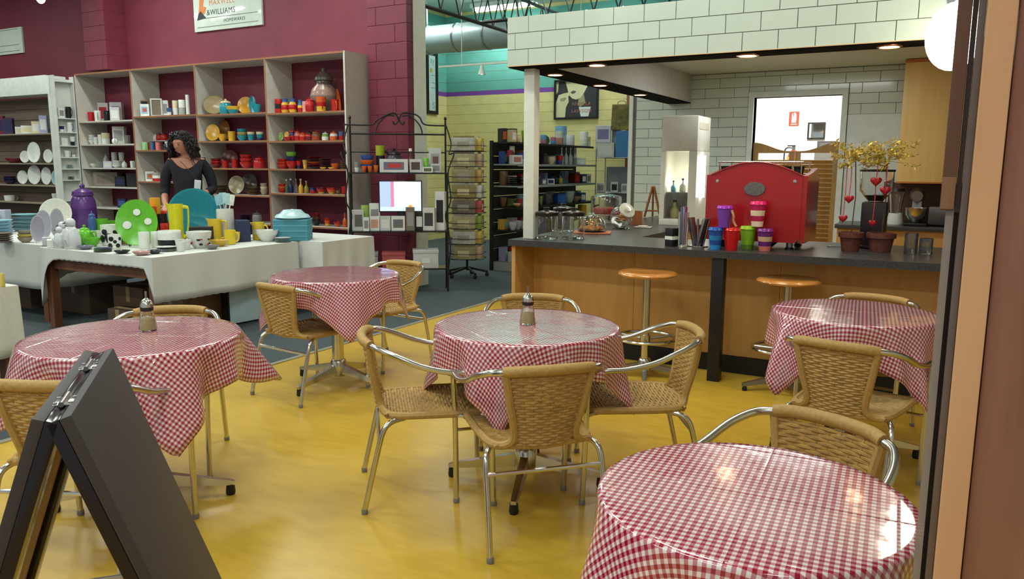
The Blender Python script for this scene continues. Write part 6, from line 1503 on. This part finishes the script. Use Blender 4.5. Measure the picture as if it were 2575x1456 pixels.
# ---- kitchenware gondola running toward the yellow wall
GX, GY0, GY1 = -5.06, 9.2, 11.85
gd = thing('shop_gondola', 'long black kitchenware gondola below the yellow wall', 'gondola', (0, 0, 0))
GS = M('black_slat', (44, 44, 46), .6); GSH = M('gondola_shelf', (150, 156, 154), .5)
for k in range(9): ob('slat_board', G().box(GX-.40, GX-.38, GY0, GY1, .12+.18*k, .12+.18*k+.172), GS, gd, smooth=0)
for y in (GY0-.03, (GY0+GY1)/2, GY1): ob('upright', G().box(GX-.42, GX-.375, y, y+.03, 0, 1.76), BLKMET, gd, smooth=0)
ob('plinth', G().box(GX-.42, GX+.0, GY0, GY1, 0, .118), M('plinth_grey', (150, 152, 148), .6), gd, smooth=0)
GZ = [.12, .56, .87, 1.16, 1.45, 1.74]
for k, z in enumerate(GZ[1:]):
    sh = ob('shelf', G().box(GX-.374, GX-(.0 if k < 4 else .06), GY0, GY1, z-.018, z), BLKMET if k in (0, 1, 4) else GSH, gd, smooth=0)
    ob('price_strip', G().box(GX-(.0 if k < 4 else .06), GX-(.0 if k < 4 else .06)+.004, GY0, GY1, z-.03, z), GSH if k in (2, 3) else BLKMET, sh, smooth=0)
def gond(lv, items, inset=.11):
    n0 = len(PACK)
    for it in items:
        kind, px, w, h, cols, look, cat = it[:7]; o = it[7] if len(it) > 7 else {}
        X = GX-inset-o.get('back', 0); p = atx(px, 430, X); p.y = max(GY0+.1, min(GY1-.1, p.y)); s = mpp((X, p.y, GZ[lv]))
        ware(kind, look, cat, (X, p.y, GZ[lv]+.0008+o.get('up', 0)), w*s, h*s, cols, 'kitchenware on the gondola', 'on the %s gondola shelf' % ['bottom', 'low', 'second-lowest', 'middle', 'upper', 'top'][lv], rz=pi/2-.5, d=o.get('d', .12 if kind == 'box' else None))
    for q in PACK[n0:]: q[5] = (GX-.225 if lv < 5 else GX-.372, GX-.01 if lv < 5 else GX-.065, GY0+.01, GY1-.01)
    settle(PACK[n0:])
gond(5, [('box', 1262, 16, 34, [(40, 40, 44), (176, 86, 40)], 'black carton with orange photo', 'carton', {'back': .08}), ('box', 1284, 18, 34, [(46, 44, 46), (190, 90, 40)], 'dark carton with orange corner', 'carton', {'back': .08}), ('box', 1248, 14, 30, [(196, 170, 130), Wh], 'tan cutting board packet', 'packet'), ('jar', 1300, 14, 24, [(206, 196, 160), Cr, Cr], 'cream crock', 'crock'), ('cup', 1317, 14, 30, [(150, 190, 50)], 'lime green beaker', 'beaker'),
    ('canister', 1372, 16, 22, [(140, 100, 120), (90, 140, 180)], 'pink and blue cake tin', 'tin', {'back': -.04}), ('plate', 1375, 18, 22, [(90, 120, 80), (60, 80, 60)], 'small green tray', 'tray', {'up': .0, 'back': .16}), ('canister', 1390, 14, 18, [(70, 130, 180), (160, 90, 120)], 'blue and pink cake tin', 'tin'), ('canister', 1408, 20, 34, [(170, 120, 110), (196, 196, 186)], 'round white-topped tin', 'tin'), ('canister', 1434, 30, 48, [(150, 180, 206), (110, 160, 200)], 'tall pale blue storage tub', 'tub'), ('canister', 1446, 22, 26, [(206, 208, 208)], 'round white cake box', 'box', {'back': -.07}), ('canister', 1470, 20, 36, [(206, 214, 200), Wh], 'pale green enamel canister', 'canister'), ('canister', 1485, 12, 24, [Wh, Cr], 'small white enamel canister', 'canister')])
gond(4, [('box', 1256, 30, 22, [(206, 206, 206), (170, 110, 100)], 'white carton with pink print', 'carton'), ('mug', 1246, 18, 34, [(30, 30, 34), (150, 40, 60), Bk], 'black and crimson jug', 'jug', {'back': .1}), ('canister', 1286, 14, 44, [(206, 196, 176)], 'cream utensil crock', 'crock', {'back': .08}), ('cup', 1303, 22, 28, [(150, 160, 160), (50, 70, 150)], 'grey bucket with blue label', 'bucket'), ('box', 1320, 12, 30, [Rd, DR], 'red carton', 'carton'), ('box', 1366, 12, 26, [Bk, (60, 50, 50)], 'black carton beside the column', 'carton'), ('bowl', 1385, 24, 18, [Cr], 'cream mixing bowl', 'bowl'), ('cup', 1407, 18, 22, [(60, 70, 150), Rd], 'blue and red beater', 'beater'), ('bottle', 1406, 11, 40, [(206, 216, 216), Wh], 'white squeeze bottle, leftmost', 'bottle', {'back': .12}), ('bottle', 1417, 11, 40, [(206, 216, 216), Wh], 'white squeeze bottle, second', 'bottle', {'back': .12}), ('bottle', 1428, 11, 40, [(206, 216, 216), Wh], 'white squeeze bottle, third', 'bottle', {'back': .12}), ('bottle', 1439, 11, 40, [(206, 216, 216), Wh], 'white squeeze bottle, rightmost', 'bottle', {'back': .12}), ('box', 1455, 28, 16, [(196, 210, 206), Wh], 'low pale mint carton', 'carton')])
gond(3, [('stack', 1262, 44, 22, [Bk, (40, 40, 44)], 'tall stack of black baking trays', 'trays'), ('stack', 1305, 24, 18, [Wh, (190, 50, 46)], 'stack of white and red trays', 'trays'), ('box', 1363, 12, 14, [(120, 120, 150), Wh], 'violet and white packet', 'packet'), ('box', 1380, 22, 14, [(206, 206, 206), Nv], 'white and navy packet', 'packet'), ('cup', 1398, 12, 16, [Nv], 'navy cup', 'cup'), ('cup', 1410, 12, 14, [(210, 180, 60)], 'yellow cup', 'cup'), ('box', 1440, 16, 24, [DR, Rd], 'red hanging packet', 'packet', {'back': .1}), ('box', 1460, 14, 22, [(60, 70, 100), Wh], 'blue and white packet', 'packet'), ('box', 1476, 14, 22, [Wh, Gy], 'white and grey packet', 'packet')])
gond(2, [('stack', 1290, 40, 6, [(150, 190, 60), (150, 190, 60)], 'thin green chopping mats', 'mats'), ('bowl', 1278, 20, 10, [(206, 150, 120)], 'peach dish', 'dish', {'back': -.08}), ('cup', 1300, 14, 20, [(150, 40, 50)], 'crimson canister', 'canister'), ('cup', 1361, 10, 22, [(120, 140, 60)], 'olive beaker', 'beaker'), ('cup', 1378, 20, 24, [(96, 90, 100)], 'purple-grey pot', 'pot'), ('box', 1408, 26, 24, [(40, 84, 160), (50, 100, 180)], 'royal blue storage box', 'box'), ('cup', 1432, 28, 28, [(170, 196, 190)], 'pale mint bucket', 'bucket'), ('bowl', 1436, 34, 14, [(160, 120, 100)], 'brown salad bowl', 'bowl', {'back': .12}), ('box', 1455, 16, 22, [(60, 90, 150), Wh], 'blue carton with white print', 'carton')])
gond(1, [('bowl', 1268, 22, 20, [(176, 178, 184)], 'grey mixing bowl, left', 'bowl'), ('bowl', 1288, 26, 22, [(166, 168, 178)], 'grey mixing bowl, middle', 'bowl'), ('bowl', 1310, 28, 18, [(190, 190, 196)], 'pale grey mixing bowl', 'bowl'), ('canister', 1455, 22, 22, [(150, 190, 190), Wh], 'pale teal tub', 'tub'), ('box', 1471, 14, 40, [(206, 170, 40), Ye], 'tall yellow carton', 'carton', {'back': -.08})])
gond(0, [('box', 1286, 18, 26, [(190, 190, 190), Bk], 'white carton with black print', 'carton'), ('box', 1316, 24, 24, [(50, 50, 56), Gy], 'dark pan carton', 'carton'), ('stack', 1262, 30, 12, [(60, 60, 64), Bk], 'stack of black pans', 'pans')])

CN = {'crimson': (150, 36, 44), 'cobalt': (44, 74, 140), 'mustard': (196, 156, 60), 'ivory': (208, 200, 180), 'charcoal': (52, 52, 56), 'mint': (150, 190, 170), 'coral': (200, 104, 84), 'silver': (160, 164, 166), 'lilac': (150, 140, 180), 'olive': (110, 116, 60), 'sky blue': (110, 160, 196), 'brown': (116, 84, 60)}
rnd = random.Random(21)
for lv in (0, 1, 2, 3, 4):
    n0 = len(PACK); nm_ = list(CN); rnd.shuffle(nm_)
    for k, c in enumerate(nm_[:11]):
        kd = rnd.choice(['box', 'box', 'pack', 'canister', 'cup']); w_ = rnd.uniform(.08, .14); h_ = rnd.uniform(.10, .2); y_ = GY0+.12+(GY1-GY0-.24)*k/10; x_ = GX-.29
        cc = [CN[c], CN[nm_[(k+3) % 12]]]
        ware(kd, c+' '+{'box': 'carton', 'pack': 'packet', 'canister': 'tin', 'cup': 'beaker'}[kd]+' in the back row', {'box': 'carton', 'pack': 'packet', 'canister': 'tin', 'cup': 'beaker'}[kd], (x_, y_, GZ[lv]+.0008), w_, min(h_, .24), cc if kd in ('box', 'pack') else cc[:1], 'kitchenware on the gondola', 'of the %s gondola shelf' % ['bottom', 'low', 'second-lowest', 'middle', 'upper'][lv], rz=pi/2, d=.1)
# ---- chrome wire shelf with boxes and bags beside it
YWS = 12.05
wx0, wx1 = aty(1498, 450, YWS).x, aty(1584, 450, YWS).x
ws = thing('wire_shelving', 'chrome wire shelving with white boxes beside the tiled wall', 'shelving', ((wx0+wx1)/2, YWS, 0)); hw = (wx1-wx0)/2
WZ = [.25, .62, 1.0, aty(1540, 396, YWS).z]
for x in (-hw, hw):
    for y in (0, .4): ob('post', G().tube([(x, y, 0), (x, y, 1.72)], .012, 8), STEEL, ws)
for z in WZ:
    g = G(); g.tube([(-hw, 0, z-.006), (hw, 0, z-.006), (hw, .4, z-.006), (-hw, .4, z-.006)], .006, 6, closed=True)
    for k in range(9): g.tube([(-hw, .05*k, z-.004), (hw, .05*k, z-.004)], .003, 4)
    ob('wire_shelf', g, STEEL, ws)
ob('back_panel', G().box(-hw+.02, hw-.02, .415, .425, .1, 1.42), M('grey_panel', (112, 118, 122), .6), ws)
PWS = 'on the chrome wire shelving'
def wshelf(kind, px, z, w, h, cols, look, cat, up=0, y=.18, d=.2, rz=.35):
    p = aty(px, 400, YWS+y); s = mpp((p.x, YWS+y, z)); ware(kind, look, cat, (p.x, YWS+y, z+.0012+up), w*s, h*s, cols, 'goods on the wire shelving', PWS, rz=rz, d=d)
wshelf('box', 1521, WZ[3], 46, 36, [(196, 196, 186), (206, 206, 200)], 'cream lidded storage box', 'box', y=.14)
s_ = mpp((wx0, YWS, 1.5))
wshelf('box', 1516, WZ[3], 38, 42, [(200, 200, 214), (120, 120, 160)], 'white appliance carton with violet photo', 'carton', up=36*s_+.002, y=.12)
wshelf('box', 1548, WZ[3], 20, 82, [(130, 146, 176), (150, 166, 190)], 'tall blue-grey carton', 'carton', y=.30, d=.12)
def paper_bag(px, z, w, h, c, lk, up=0, y=.2, c2=None):
    p = aty(px, 400, YWS+y); s = mpp((p.x, YWS+y, z)); w, h = w*s, h*s
    t = thing('shopping_bag', lk, 'bag', (p.x, YWS+y, z+.0012+up), .3, 'shopping bags on the wire shelving')
    ob('bag', G().prism([(-w/2, 0), (w/2, 0), (w*.46, h), (-w*.46, h)], -.06, .06, lambda u, v, t_: (u, t_*(1-.3*v/h), v)), M('bag_%d' % px, c, .5, col2=c2, scale=14) if c2 else card(c), t, smooth=0)
    ob('handle', G().tube(smoothpath([(-w*.2, 0, h-.01), (-w*.15, 0, h+.05), (w*.15, 0, h+.05), (w*.2, 0, h-.01)], 5), .004, 5), BLKMET, t)
paper_bag(1568, WZ[3], 40, 66, (40, 110, 170), 'bright blue bag with a red motif', c2=(50, 120, 180)); paper_bag(1560, WZ[3], 50, 62, (70, 84, 30), 'green and brown leaf-printed bag above the blue one', up=68*s_, y=.2, c2=(140, 120, 50))
wshelf('box', 1513, WZ[2], 20, 22, [(200, 200, 200), Gy], 'white small carton, left', 'carton'); wshelf('box', 1547, WZ[2], 18, 26, [(206, 206, 204), Bk], 'white carton with black print', 'carton'); wshelf('box', 1572, WZ[2], 14, 22, [(204, 204, 200), Gy], 'white small carton, right', 'carton')
wshelf('box', 1540, WZ[1], 50, 28, [(206, 176, 60), (120, 110, 90)], 'yellow printed carton', 'carton'); wshelf('box', 1540, WZ[0], 50, 30, [(90, 94, 98), Gy], 'grey carton', 'carton')

# ---- framed posters
def poster(px0, py0, px1, py1):
    Y = 12.985; a, b_ = aty(px0, py1, Y), aty(px1, py0, Y); w, h = (b_.x-a.x)/2, b_.z-a.z
    t = thing('framed_poster', 'framed black and cream portrait poster on the yellow wall', 'poster', ((a.x+b_.x)/2, Y, a.z))
    f = .035; fg = G().box(-w, w, -.03, 0, 0, f).box(-w, w, -.03, 0, h-f, h).box(-w, -w+f, -.03, 0, f, h-f).box(w-f, w, -.03, 0, f, h-f); ob('frame', fg, BLKMET, t, smooth=0)
    ob('print', G().box(-w+f, w-f, -.008, 0, f, h-f), M('print_dark', (52, 50, 56), .4), t, smooth=0)
    SK = M('print_cream', (206, 200, 160), .4); SK2 = M('print_shade', (150, 146, 116), .4); LP = M('print_lips', (96, 84, 76), .4); PT_ = M('print_salmon', (168, 110, 96), .4)
    def shape(nm, pts, m, y): ob(nm, G().prism([(u*w, v*h) for u, v in pts], y-.001, y, lambda u, v, t_: (u, t_, v)), m, t, smooth=0)
    shape('printed_face', [(-.5, .955), (-.42, .80), (-.34, .62), (-.18, .52), (.0, .49), (.2, .53), (.36, .66), (.5, .82), (.55, .955)], SK, -.0085)
    shape('printed_neck', [(.1, .50), (.34, .62), (.42, .40), (.2, .30), (.08, .34)], SK2, -.0083)
    shape('printed_lips', [(-.26, .68), (-.14, .72), (.0, .70), (-.08, .645), (-.2, .64)], LP, -.0096)
    shape('printed_hand', [(-.93, .05), (-.93, .42), (-.8, .62), (-.56, .66), (-.30, .68), (-.2, .64), (-.36, .58), (-.34, .44), (-.46, .30), (-.5, .05)], SK, -.0092)
    shape('printed_finger_shadow', [(-.74, .52), (-.5, .56), (-.44, .52), (-.56, .46), (-.70, .46)], SK2, -.0103)
    shape('printed_sleeve', [(-.93, .95), (-.93, .62), (-.84, .70), (-.80, .95)], SK, -.0091)
    shape('printed_cup', [(.12, .30), (.66, .30), (.56, .06), (.22, .06)], M('print_white', (206, 214, 206), .4), -.0094)
    for s, z in (('NIGELLA', .375), ('LAWSON', .20)):
        put('lettering', text_mesh(s, h*.125, PT_, 'CENTER', .0004, 1.1), t, (w*.24, -.0118, h*z), (pi/2, 0, 0))
poster(1394, 196, 1507, 301)
X = -8.735
a, b_ = atx(1072, 288, X), atx(1098, 133, X)
t = thing('framed_notice', 'black-framed pale notice on the turquoise side wall', 'poster', (X, a.y, 0)); L = b_.y-a.y; z0, z1 = atx(1097, 288, X).z, b_.z
g = G().box(0, .03, 0, L, z0, z0+.06).box(0, .03, 0, L, z1-.06, z1).box(0, .03, 0, .06, z0+.06, z1-.06).box(0, .03, L-.06, L, z0+.06, z1-.06); ob('frame', g, BLKMET, t, smooth=0)
ob('print', G().box(0, .008, .06, L-.06, z0+.06, z1-.06), M('notice_blue', (186, 206, 204), .4), t, smooth=0); NT = M('notice_ink', (110, 150, 156), .5)
for s, f in (('ay', .86), ('S', .14)): put('lettering', text_mesh(s, .16, NT, 'RIGHT', .0004), t, (.0092, L-.09, z0+(z1-z0)*f), (pi/2, 0, pi/2))
for f in (.62, .5, .42): ob('rule_line', G().box(.0082, .0094, L*.4, L-.08, z0+(z1-z0)*f, z0+(z1-z0)*f+.012), NT, t, smooth=0)
ob('yellow_motif', G().lathe([(0, 0), (.045, 0), (.045, .0015), (0, .0015)], 16, mat=Matrix.Translation((.0085, L-.2, z0+(z1-z0)*.70)) @ Matrix.Rotation(pi/2, 4, 'Y')), M('notice_yellow', (190, 170, 90), .5), t)

# ================================================================== the shop assistant
def skin_mesh(name, verts, edges, root=0, sub=2, mat=None, edit=None):
    me = bpy.data.meshes.new(name); me.from_pydata([v[0] for v in verts], edges, [])
    o = bpy.data.objects.new(name, me); COL.objects.link(o)
    sk = o.modifiers.new('skin', 'SKIN'); sk.use_smooth_shade = True
    for i, v in enumerate(verts):
        d = me.skin_vertices[0].data[i]; r = v[1]; d.radius = r if isinstance(r, tuple) else (r, r); d.use_root = (i == root)
    ss = o.modifiers.new('sub', 'SUBSURF'); ss.levels = sub; ss.render_levels = sub
    bpy.context.view_layer.update()
    m2 = bpy.data.meshes.new_from_object(o.evaluated_get(bpy.context.evaluated_depsgraph_get()))
    bpy.data.objects.remove(o, do_unlink=True); m2.name = name
    if edit:
        for v in m2.vertices: v.co = edit(v.co.copy())
    m2.materials.clear()
    if mat: m2.materials.append(mat)
    m2.polygons.foreach_set('use_smooth', [True]*len(m2.polygons))
    return m2
SKIN = M('warm_skin', (176, 120, 96), .5); TOP = M('black_knit', (26, 24, 32), .85, scale=60, var=.1); HAIR = M('dark_curly_hair', (30, 22, 22), .6, bump=1., scale=60); TRS = M('charcoal_trousers', (34, 34, 38), .85)
PY = 5.82; pp = aty(470, 420, PY); ztop = aty(468, 328, PY).z
psc = ztop/1.715
to_cam = math.atan2(-pp.y, -pp.x)
ps = thing('person', 'dark-haired person in a black scoop-neck top behind the crockery table', 'person', (pp.x, pp.y, 0), to_cam+pi/2-.12, None, (psc, psc, psc))
# local frame: front is -y, the picture's right is +x
V = [((0, .01, .95), (.155, .115)), ((0, .0, 1.08), (.125, .095)), ((0, -.005, 1.20), (.14, .105)), ((0, .0, 1.33), (.155, .10)), ((0, .01, 1.425), (.07, .065)), ((0, -.01, 1.475), .050), ((-.008, -.045, 1.53), .058), ((-.012, -.05, 1.585), (.074, .088)), ((-.010, -.03, 1.645), (.074, .088)),
     ((-.155, .01, 1.385), .058), ((-.215, .03, 1.25), .048), ((-.235, .05, 1.10), .040), ((-.225, -.08, .99), .034), ((-.20, -.20, .93), .026),
     ((.155, .01, 1.385), .058), ((.225, .03, 1.25), .050), ((.245, .02, 1.10), .042), ((.14, -.15, 1.045), .036), ((-.02, -.27, 1.01), .026),
     ((.095, .01, .88), .10), ((.10, .0, .50), .062), ((.10, .02, .09), .042), ((.10, -.12, .035), (.042, .03)),
     ((-.095, .01, .88), .10), ((-.10, .0, .50), .062), ((-.10, .02, .09), .042), ((-.10, -.12, .035), (.042, .03))]
E_ = [(0, 1), (1, 2), (2, 3), (3, 4), (4, 5), (5, 6), (6, 7), (7, 8), (3, 9), (9, 10), (10, 11), (11, 12), (12, 13), (3, 14), (14, 15), (15, 16), (16, 17), (17, 18), (0, 19), (19, 20), (20, 21), (21, 22), (0, 23), (23, 24), (24, 25), (25, 26)]
def hand(base, d, up, side):
    """palm and five fingers growing from a wrist"""
    d = Vector(d).normalized(); up = Vector(up).normalized(); sd = d.cross(up).normalized()*side
    b0 = len(V); base_i, p = base; p = Vector(p)
    V.append((tuple(p+d*.045), (.034, .014))); E_.append((base_i, b0))
    V.append((tuple(p+d*.085), (.036, .012))); E_.append((b0, b0+1))
    for k, (o, L) in enumerate([(-.027, .062), (-.009, .072), (.009, .068), (.027, .052)]):
        q = p+d*.09+sd*o; c = len(V)
        V.append((tuple(q+d*L*.45-up*.006), .0085)); V.append((tuple(q+d*L*.8-up*.024), .0075)); V.append((tuple(q+d*L*.95-up*.045), .0065))
        E_.extend([(b0+1, c), (c, c+1), (c+1, c+2)])
    q = p+d*.035-sd*.034; c = len(V)
    V.append((tuple(q+d*.02-sd*.014-up*.012), .0105)); V.append((tuple(q+d*.055-sd*.014-up*.03), .0085)); E_.extend([(b0, c), (c, c+1)])
hand((18, (-.02, -.27, 1.01)), (-.9, -.25, -.25), (-.2, -.3, .9), 1); hand((13, (-.20, -.20, .93)), (.1, -.9, -.3), (0, -.3, .95), -1)
def face(co):
    if co.z > 1.50 and co.y < -.06:
        x, z = co.x+.012, co.z
        co.y -= .020*math.exp(-(x/.014)**2-((z-1.578)/.022)**2)          # nose
        co.y += .010*(math.exp(-((x-.032)/.015)**2)+math.exp(-((x+.032)/.015)**2))*math.exp(-((z-1.607)/.013)**2)   # eye hollows
        co.y -= .006*math.exp(-(x/.022)**2-((z-1.54)/.009)**2)           # lips
        co.y -= .009*math.exp(-(x/.024)**2-((z-1.508)/.014)**2)          # chin
    return co
HP = Vector((0, 0, 1.47))
HR = Matrix.Translation(HP) @ Matrix.Rotation(radians(-26), 4, 'Z') @ Matrix.Rotation(radians(16), 4, 'X') @ Matrix.Translation(-HP)
def posed(co):
    co = face(co)
    if co.z > 1.45: co = co.lerp(HR @ co, min(1, (co.z-1.45)/.06))
    return co
put('body', skin_mesh('body', V, E_, 0, 3, SKIN, posed), ps)
hd = [(c, r) for c, r in V]
# knitted top with three-quarter sleeves
TV = [((0, .01, .93), (.175, .135)), ((0, .0, 1.08), (.145, .115)), ((0, -.005, 1.20), (.162, .125)), ((0, .0, 1.315), (.172, .118)), ((-.15, .012, 1.375), .072), ((-.215, .03, 1.25), .060), ((-.235, .05, 1.10), .052), ((-.230, -.03, 1.035), .046), ((.15, .012, 1.375), .072), ((.225, .03, 1.25), .062), ((.247, .02, 1.10), .054), ((.185, -.09, 1.065), .048)]
TE = [(0, 1), (1, 2), (2, 3), (3, 4), (4, 5), (5, 6), (6, 7), (3, 8), (8, 9), (9, 10), (10, 11)]
tm_ = skin_mesh('knitted_top', TV, TE, 0, 3, TOP)
bm = bmesh.new(); bm.from_mesh(tm_)
def neck(v): return (1.318 if v.y < .0 else 1.318+.077*min(1, v.y/.06))+.062*min(1.6, (v.x/.105)**2)
bmesh.ops.delete(bm, geom=[v for v in bm.verts if v.co.z > neck(v.co)], context='VERTS')
for v in bm.verts:
    if v.is_boundary: v.co.z = neck(v.co)
bm.to_mesh(tm_); bm.free()
put('knitted_top', tm_, ps)
RV = [((0, .01, .93), (.165, .13)), ((.095, .01, .85), .112), ((.10, .0, .50), .078), ((.10, .015, .12), .07), ((-.095, .01, .85), .112), ((-.10, .0, .50), .078), ((-.10, .015, .12), .07)]
put('trousers', skin_mesh('trousers', RV, [(0, 1), (1, 2), (2, 3), (0, 4), (4, 5), (5, 6)], 0, 2, TRS), ps)
# curly shoulder-length hair: a cap and many curls
g = G(); rnd = random.Random(9)
def hairpt(th, ph, k=1.): return Vector((-.010+.098*k*sin(ph)*cos(th), -.018+.112*k*sin(ph)*sin(th), 1.612+.105*k*cos(ph)))
g.lathe([(.092*sin(pi*i/18), .1*cos(pi*i/18)) for i in range(13)], 22, (-.010, -.002, 1.612))
for k in range(420):
    th = rnd.uniform(-.62, pi+.62); ph = rnd.uniform(.15, 1.5); p = hairpt(th, ph); L = rnd.uniform(.08, .22)*(0.5+ph/2); pts = []
    for i in range(11):
        f = i/10; out = Vector((cos(th), max(-.35, sin(th)), 0))
        pts.append(p+out*(.045*sin(f*pi*.6)+.010*sin(f*14+k))+Vector((.012*sin(f*13+k*1.7), .011*cos(f*13+k), -L*f)))
    g.tube(pts, [.008, .009, .009, .009, .008, .008, .007, .007, .006, .005, .002], 4)
h_ = ob('hair', g, HAIR, ps, smooth=60); h_['label'] = 'dark curly shoulder-length hair'
for sx in (-1, 1):
    e = ob('eye', G().lathe([(.0085*sin(pi*i/6), .004*cos(pi*i/6)) for i in range(7)], 10, mat=Matrix.Translation((-.012+sx*.031, -.122, 1.602)) @ Matrix.Rotation(pi/2, 4, 'X')), M('dark_eye', (40, 30, 28), .3), ps)
    ob('eyebrow', G().tube([(-.012+sx*.018, -.132, 1.620), (-.012+sx*.034, -.130, 1.624), (-.012+sx*.048, -.120, 1.619)], .0022, 5), HAIR, ps)
ob('mouth', G().tube([(-.034, -.130, 1.541), (-.012, -.139, 1.543), (.010, -.130, 1.541)], [.002, .0045, .002], 6), M('lip_tone', (140, 70, 66), .4), ps)
SG = M('sunglass_black', (14, 12, 22), .08)
sg = ob('sunglasses', G().tube([(-.085, -.03, 1.668), (-.06, -.105, 1.705), (-.012, -.118, 1.708), (.036, -.105, 1.705), (.062, -.03, 1.668)], .005, 6), SG, ps)
for x in (-.04, .018): ob('lens', G().lathe([(0, .006), (.022, .004), (.027, 0), (0, -.003)], 14, mat=Matrix.Translation((x, -.115, 1.708)) @ Matrix.Rotation(radians(50), 4, 'X')), SG, sg)
for c_ in ps.children:
    if c_.name.split('.')[0] in ('hair', 'eye', 'eyebrow', 'mouth', 'sunglasses'): c_.matrix_basis = HR
cdr = ob('name_card', G().box(-.032, .032, -.003, .003, -.075, .055, ch=.002), M('white_card', (206, 212, 214), .5), ps, loc=(.115, -.185, 1.15)); cdr.rotation_euler = (.1, .12, 0)
ob('lanyard', G().tube([(-.05, -.10, 1.40), (.04, -.152, 1.30), (.115, -.185, 1.205), (.10, -.150, 1.30), (.06, -.10, 1.40)], .003, 5), BLACK, ps)
for sx in (-1, 1): ob('shoe', G().box(-.045, .045, -.17, .07, 0, .06, ch=.025), BLACK, ps, loc=(sx*.10, 0, 0))

# ================================================================== sandwich board in the left foreground
N_, F_ = atz(130, 1060, .95), atz(250, 885, .95); tdir = (F_-N_); RL = tdir.length; ang = math.atan2(tdir.y, tdir.x)
sb = thing('sandwich_board', 'black folding sandwich board standing in the left foreground', 'sign board', (N_.x, N_.y, 0), ang)
BF = M('blackboard_face', (60, 52, 55), .55, var=.06, scale=300); BE = M('glossy_black_edge', (26, 16, 26), .16); TAN = M('raw_mdf', (176, 146, 110), .7)
TILT = radians(18.5); SLn = .95/cos(TILT)-.005
for s in (-1, 1):      # s=-1 is the face turned to the cafe
    mt = Matrix.Translation((0, 0, .948)) @ Matrix.Rotation(s*-TILT*-1 if False else s*TILT, 4, 'X')
    # local panel: x along the ridge, z down, y outward
    def bx(nm, x0, x1, y0, y1, z0, z1, m, par, ch=0): 
        if s > 0: y0, y1 = -y1, -y0
        return ob(nm, G().box(x0, x1, -y1, -y0, -z1, -z0, ch=ch, mat=mt), m, par)
    pn = bx('panel', .0, RL, .012, .034, 0, SLn-.02, BF, sb, .003)
    bx('panel_lining', .1002, RL-.1002, .006, .0118, .042, SLn-.06, TAN, pn)
    for x in (0, RL-.10): bx('frame_stile', x, x+.10, -.012, .0118, 0, SLn-.02, BE, pn, .002)
    for z in (0, SLn-.062): bx('frame_rail', .1002, RL-.1002, -.012, .0118, z, z+.042, BE, pn, .002)
for x in (RL*.22, RL*.72):
    hg = ob('hinge', G().box(x-.03, x+.03, -.020, .020, .950, .9535, ch=.001), CHROME, sb); ob('hinge_pin', G().tube([(x-.04, 0, .956), (x+.04, 0, .956)], .0055, 10), CHROME, hg)
    for dx in (-.02, .02):
        for dy in (-.014, .014): ob('screw', G().lathe([(0, .9535), (.005, .9535), (.004, .956), (0, .9565)], 8, (x+dx, dy, 0)), STEEL, hg)
zz = .60; yy = (.95-zz)*math.tan(TILT)
for x in (.015,):
    st = ob('stay_arm', G().box(x-.003, x+.003, -yy, .03, zz, zz+.022, ch=.002), M('zinc_stay', (170, 168, 164), .4, .6), sb)
    ob('stay_arm', G().box(x+.0035, x+.0085, -.01, yy, zz-.012, zz+.010, ch=.002), MATS['zinc_stay'], sb); ob('rivet', G().tube([(x-.008, .01, zz+.008), (x+.012, .01, zz+.008)], .006, 8), STEEL, st)

# ================================================================== timber doorway at the right edge
YD = 1.1
def xa_(px, py): return aty(px, py, YD).x
dx0, dx1 = xa_(2415, 728), xa_(2488, 728)
PINK = wood('pale_timber', (196, 146, 108), (210, 162, 124), 2, 2.2); JARR = wood('jarrah_board', (124, 80, 66), (150, 104, 88), 2, 2.0)
g = G().box(dx0, dx1, YD-.01, YD+.03, 0, 2.6, ch=.002)
dj = struct('door_2', g, PINK, label='pale timber door jamb at the right picture edge')
ob('jamb_board', G().box(dx1+.0015, dx1+.45, YD+.0, YD+.05, 0, 2.6, ch=.002), JARR, dj)
ob('gasket', G().box(xa_(2423, 265)+.0005, xa_(2438, 265), YD+.012, YD+.03, 0, 2.6), M('dark_gasket', (64, 46, 44), .5), dj)
ob('edge_channel', G().box(xa_(2438, 265)+.0005, dx0-.0005, YD+.004, YD+.03, 0, 2.6, ch=.001), M('smoked_channel', (112, 98, 96), .25, .3), dj)
ob('hanging_stile', G().box(xa_(2386, 265), xa_(2423, 265), YD+.005, YD+.03, aty(2382, 530, YD).z, 2.6, ch=.002), wood('dark_stile', (84, 54, 46), (104, 70, 58), 2, 2.0), dj)
ob('stile_end', G().box(xa_(2387, 265), xa_(2422, 265), YD+.004, YD+.0048, aty(2382, 530, YD).z+.002, aty(2382, 445, YD).z), wood('end_grain', (120, 84, 60), (140, 100, 74), 2), dj)
CLR = M('clear_strip', (150, 138, 134), .2, alpha=.66)
ob('strip_highlight', G().box(xa_(2380, 1000), xa_(2384, 1000), YD+.008, YD+.0118, 0, aty(2382, 530, YD).z-.002), STEEL, dj)  # thin steel bar added as the highlight running down the strip
ob('clear_strip', G().box(xa_(2335, 1000), xa_(2400, 1000)-.002, YD+.012, YD+.015, 0, aty(2382, 530, YD).z-.002), CLR, dj)
# ================================================================== make labels that coincide tell apart
ORD = ['first', 'second', 'third', 'fourth', 'fifth', 'sixth', 'seventh', 'eighth', 'ninth']
bpy.context.view_layer.update()
seen = {}
for o in SC.objects:
    if o.parent is None and 'label' in o and 'category' in o: seen.setdefault(o['label'], []).append(o)
for lab, L in seen.items():
    if len(L) < 2 or len(L) > 9 or 'out of view' in lab or 'biscuit' in lab: continue
    L.sort(key=lambda o: proj(o.matrix_world.translation)[0])
    for i, o in enumerate(L): o['label'] = lab+', '+ORD[i]+' from left'
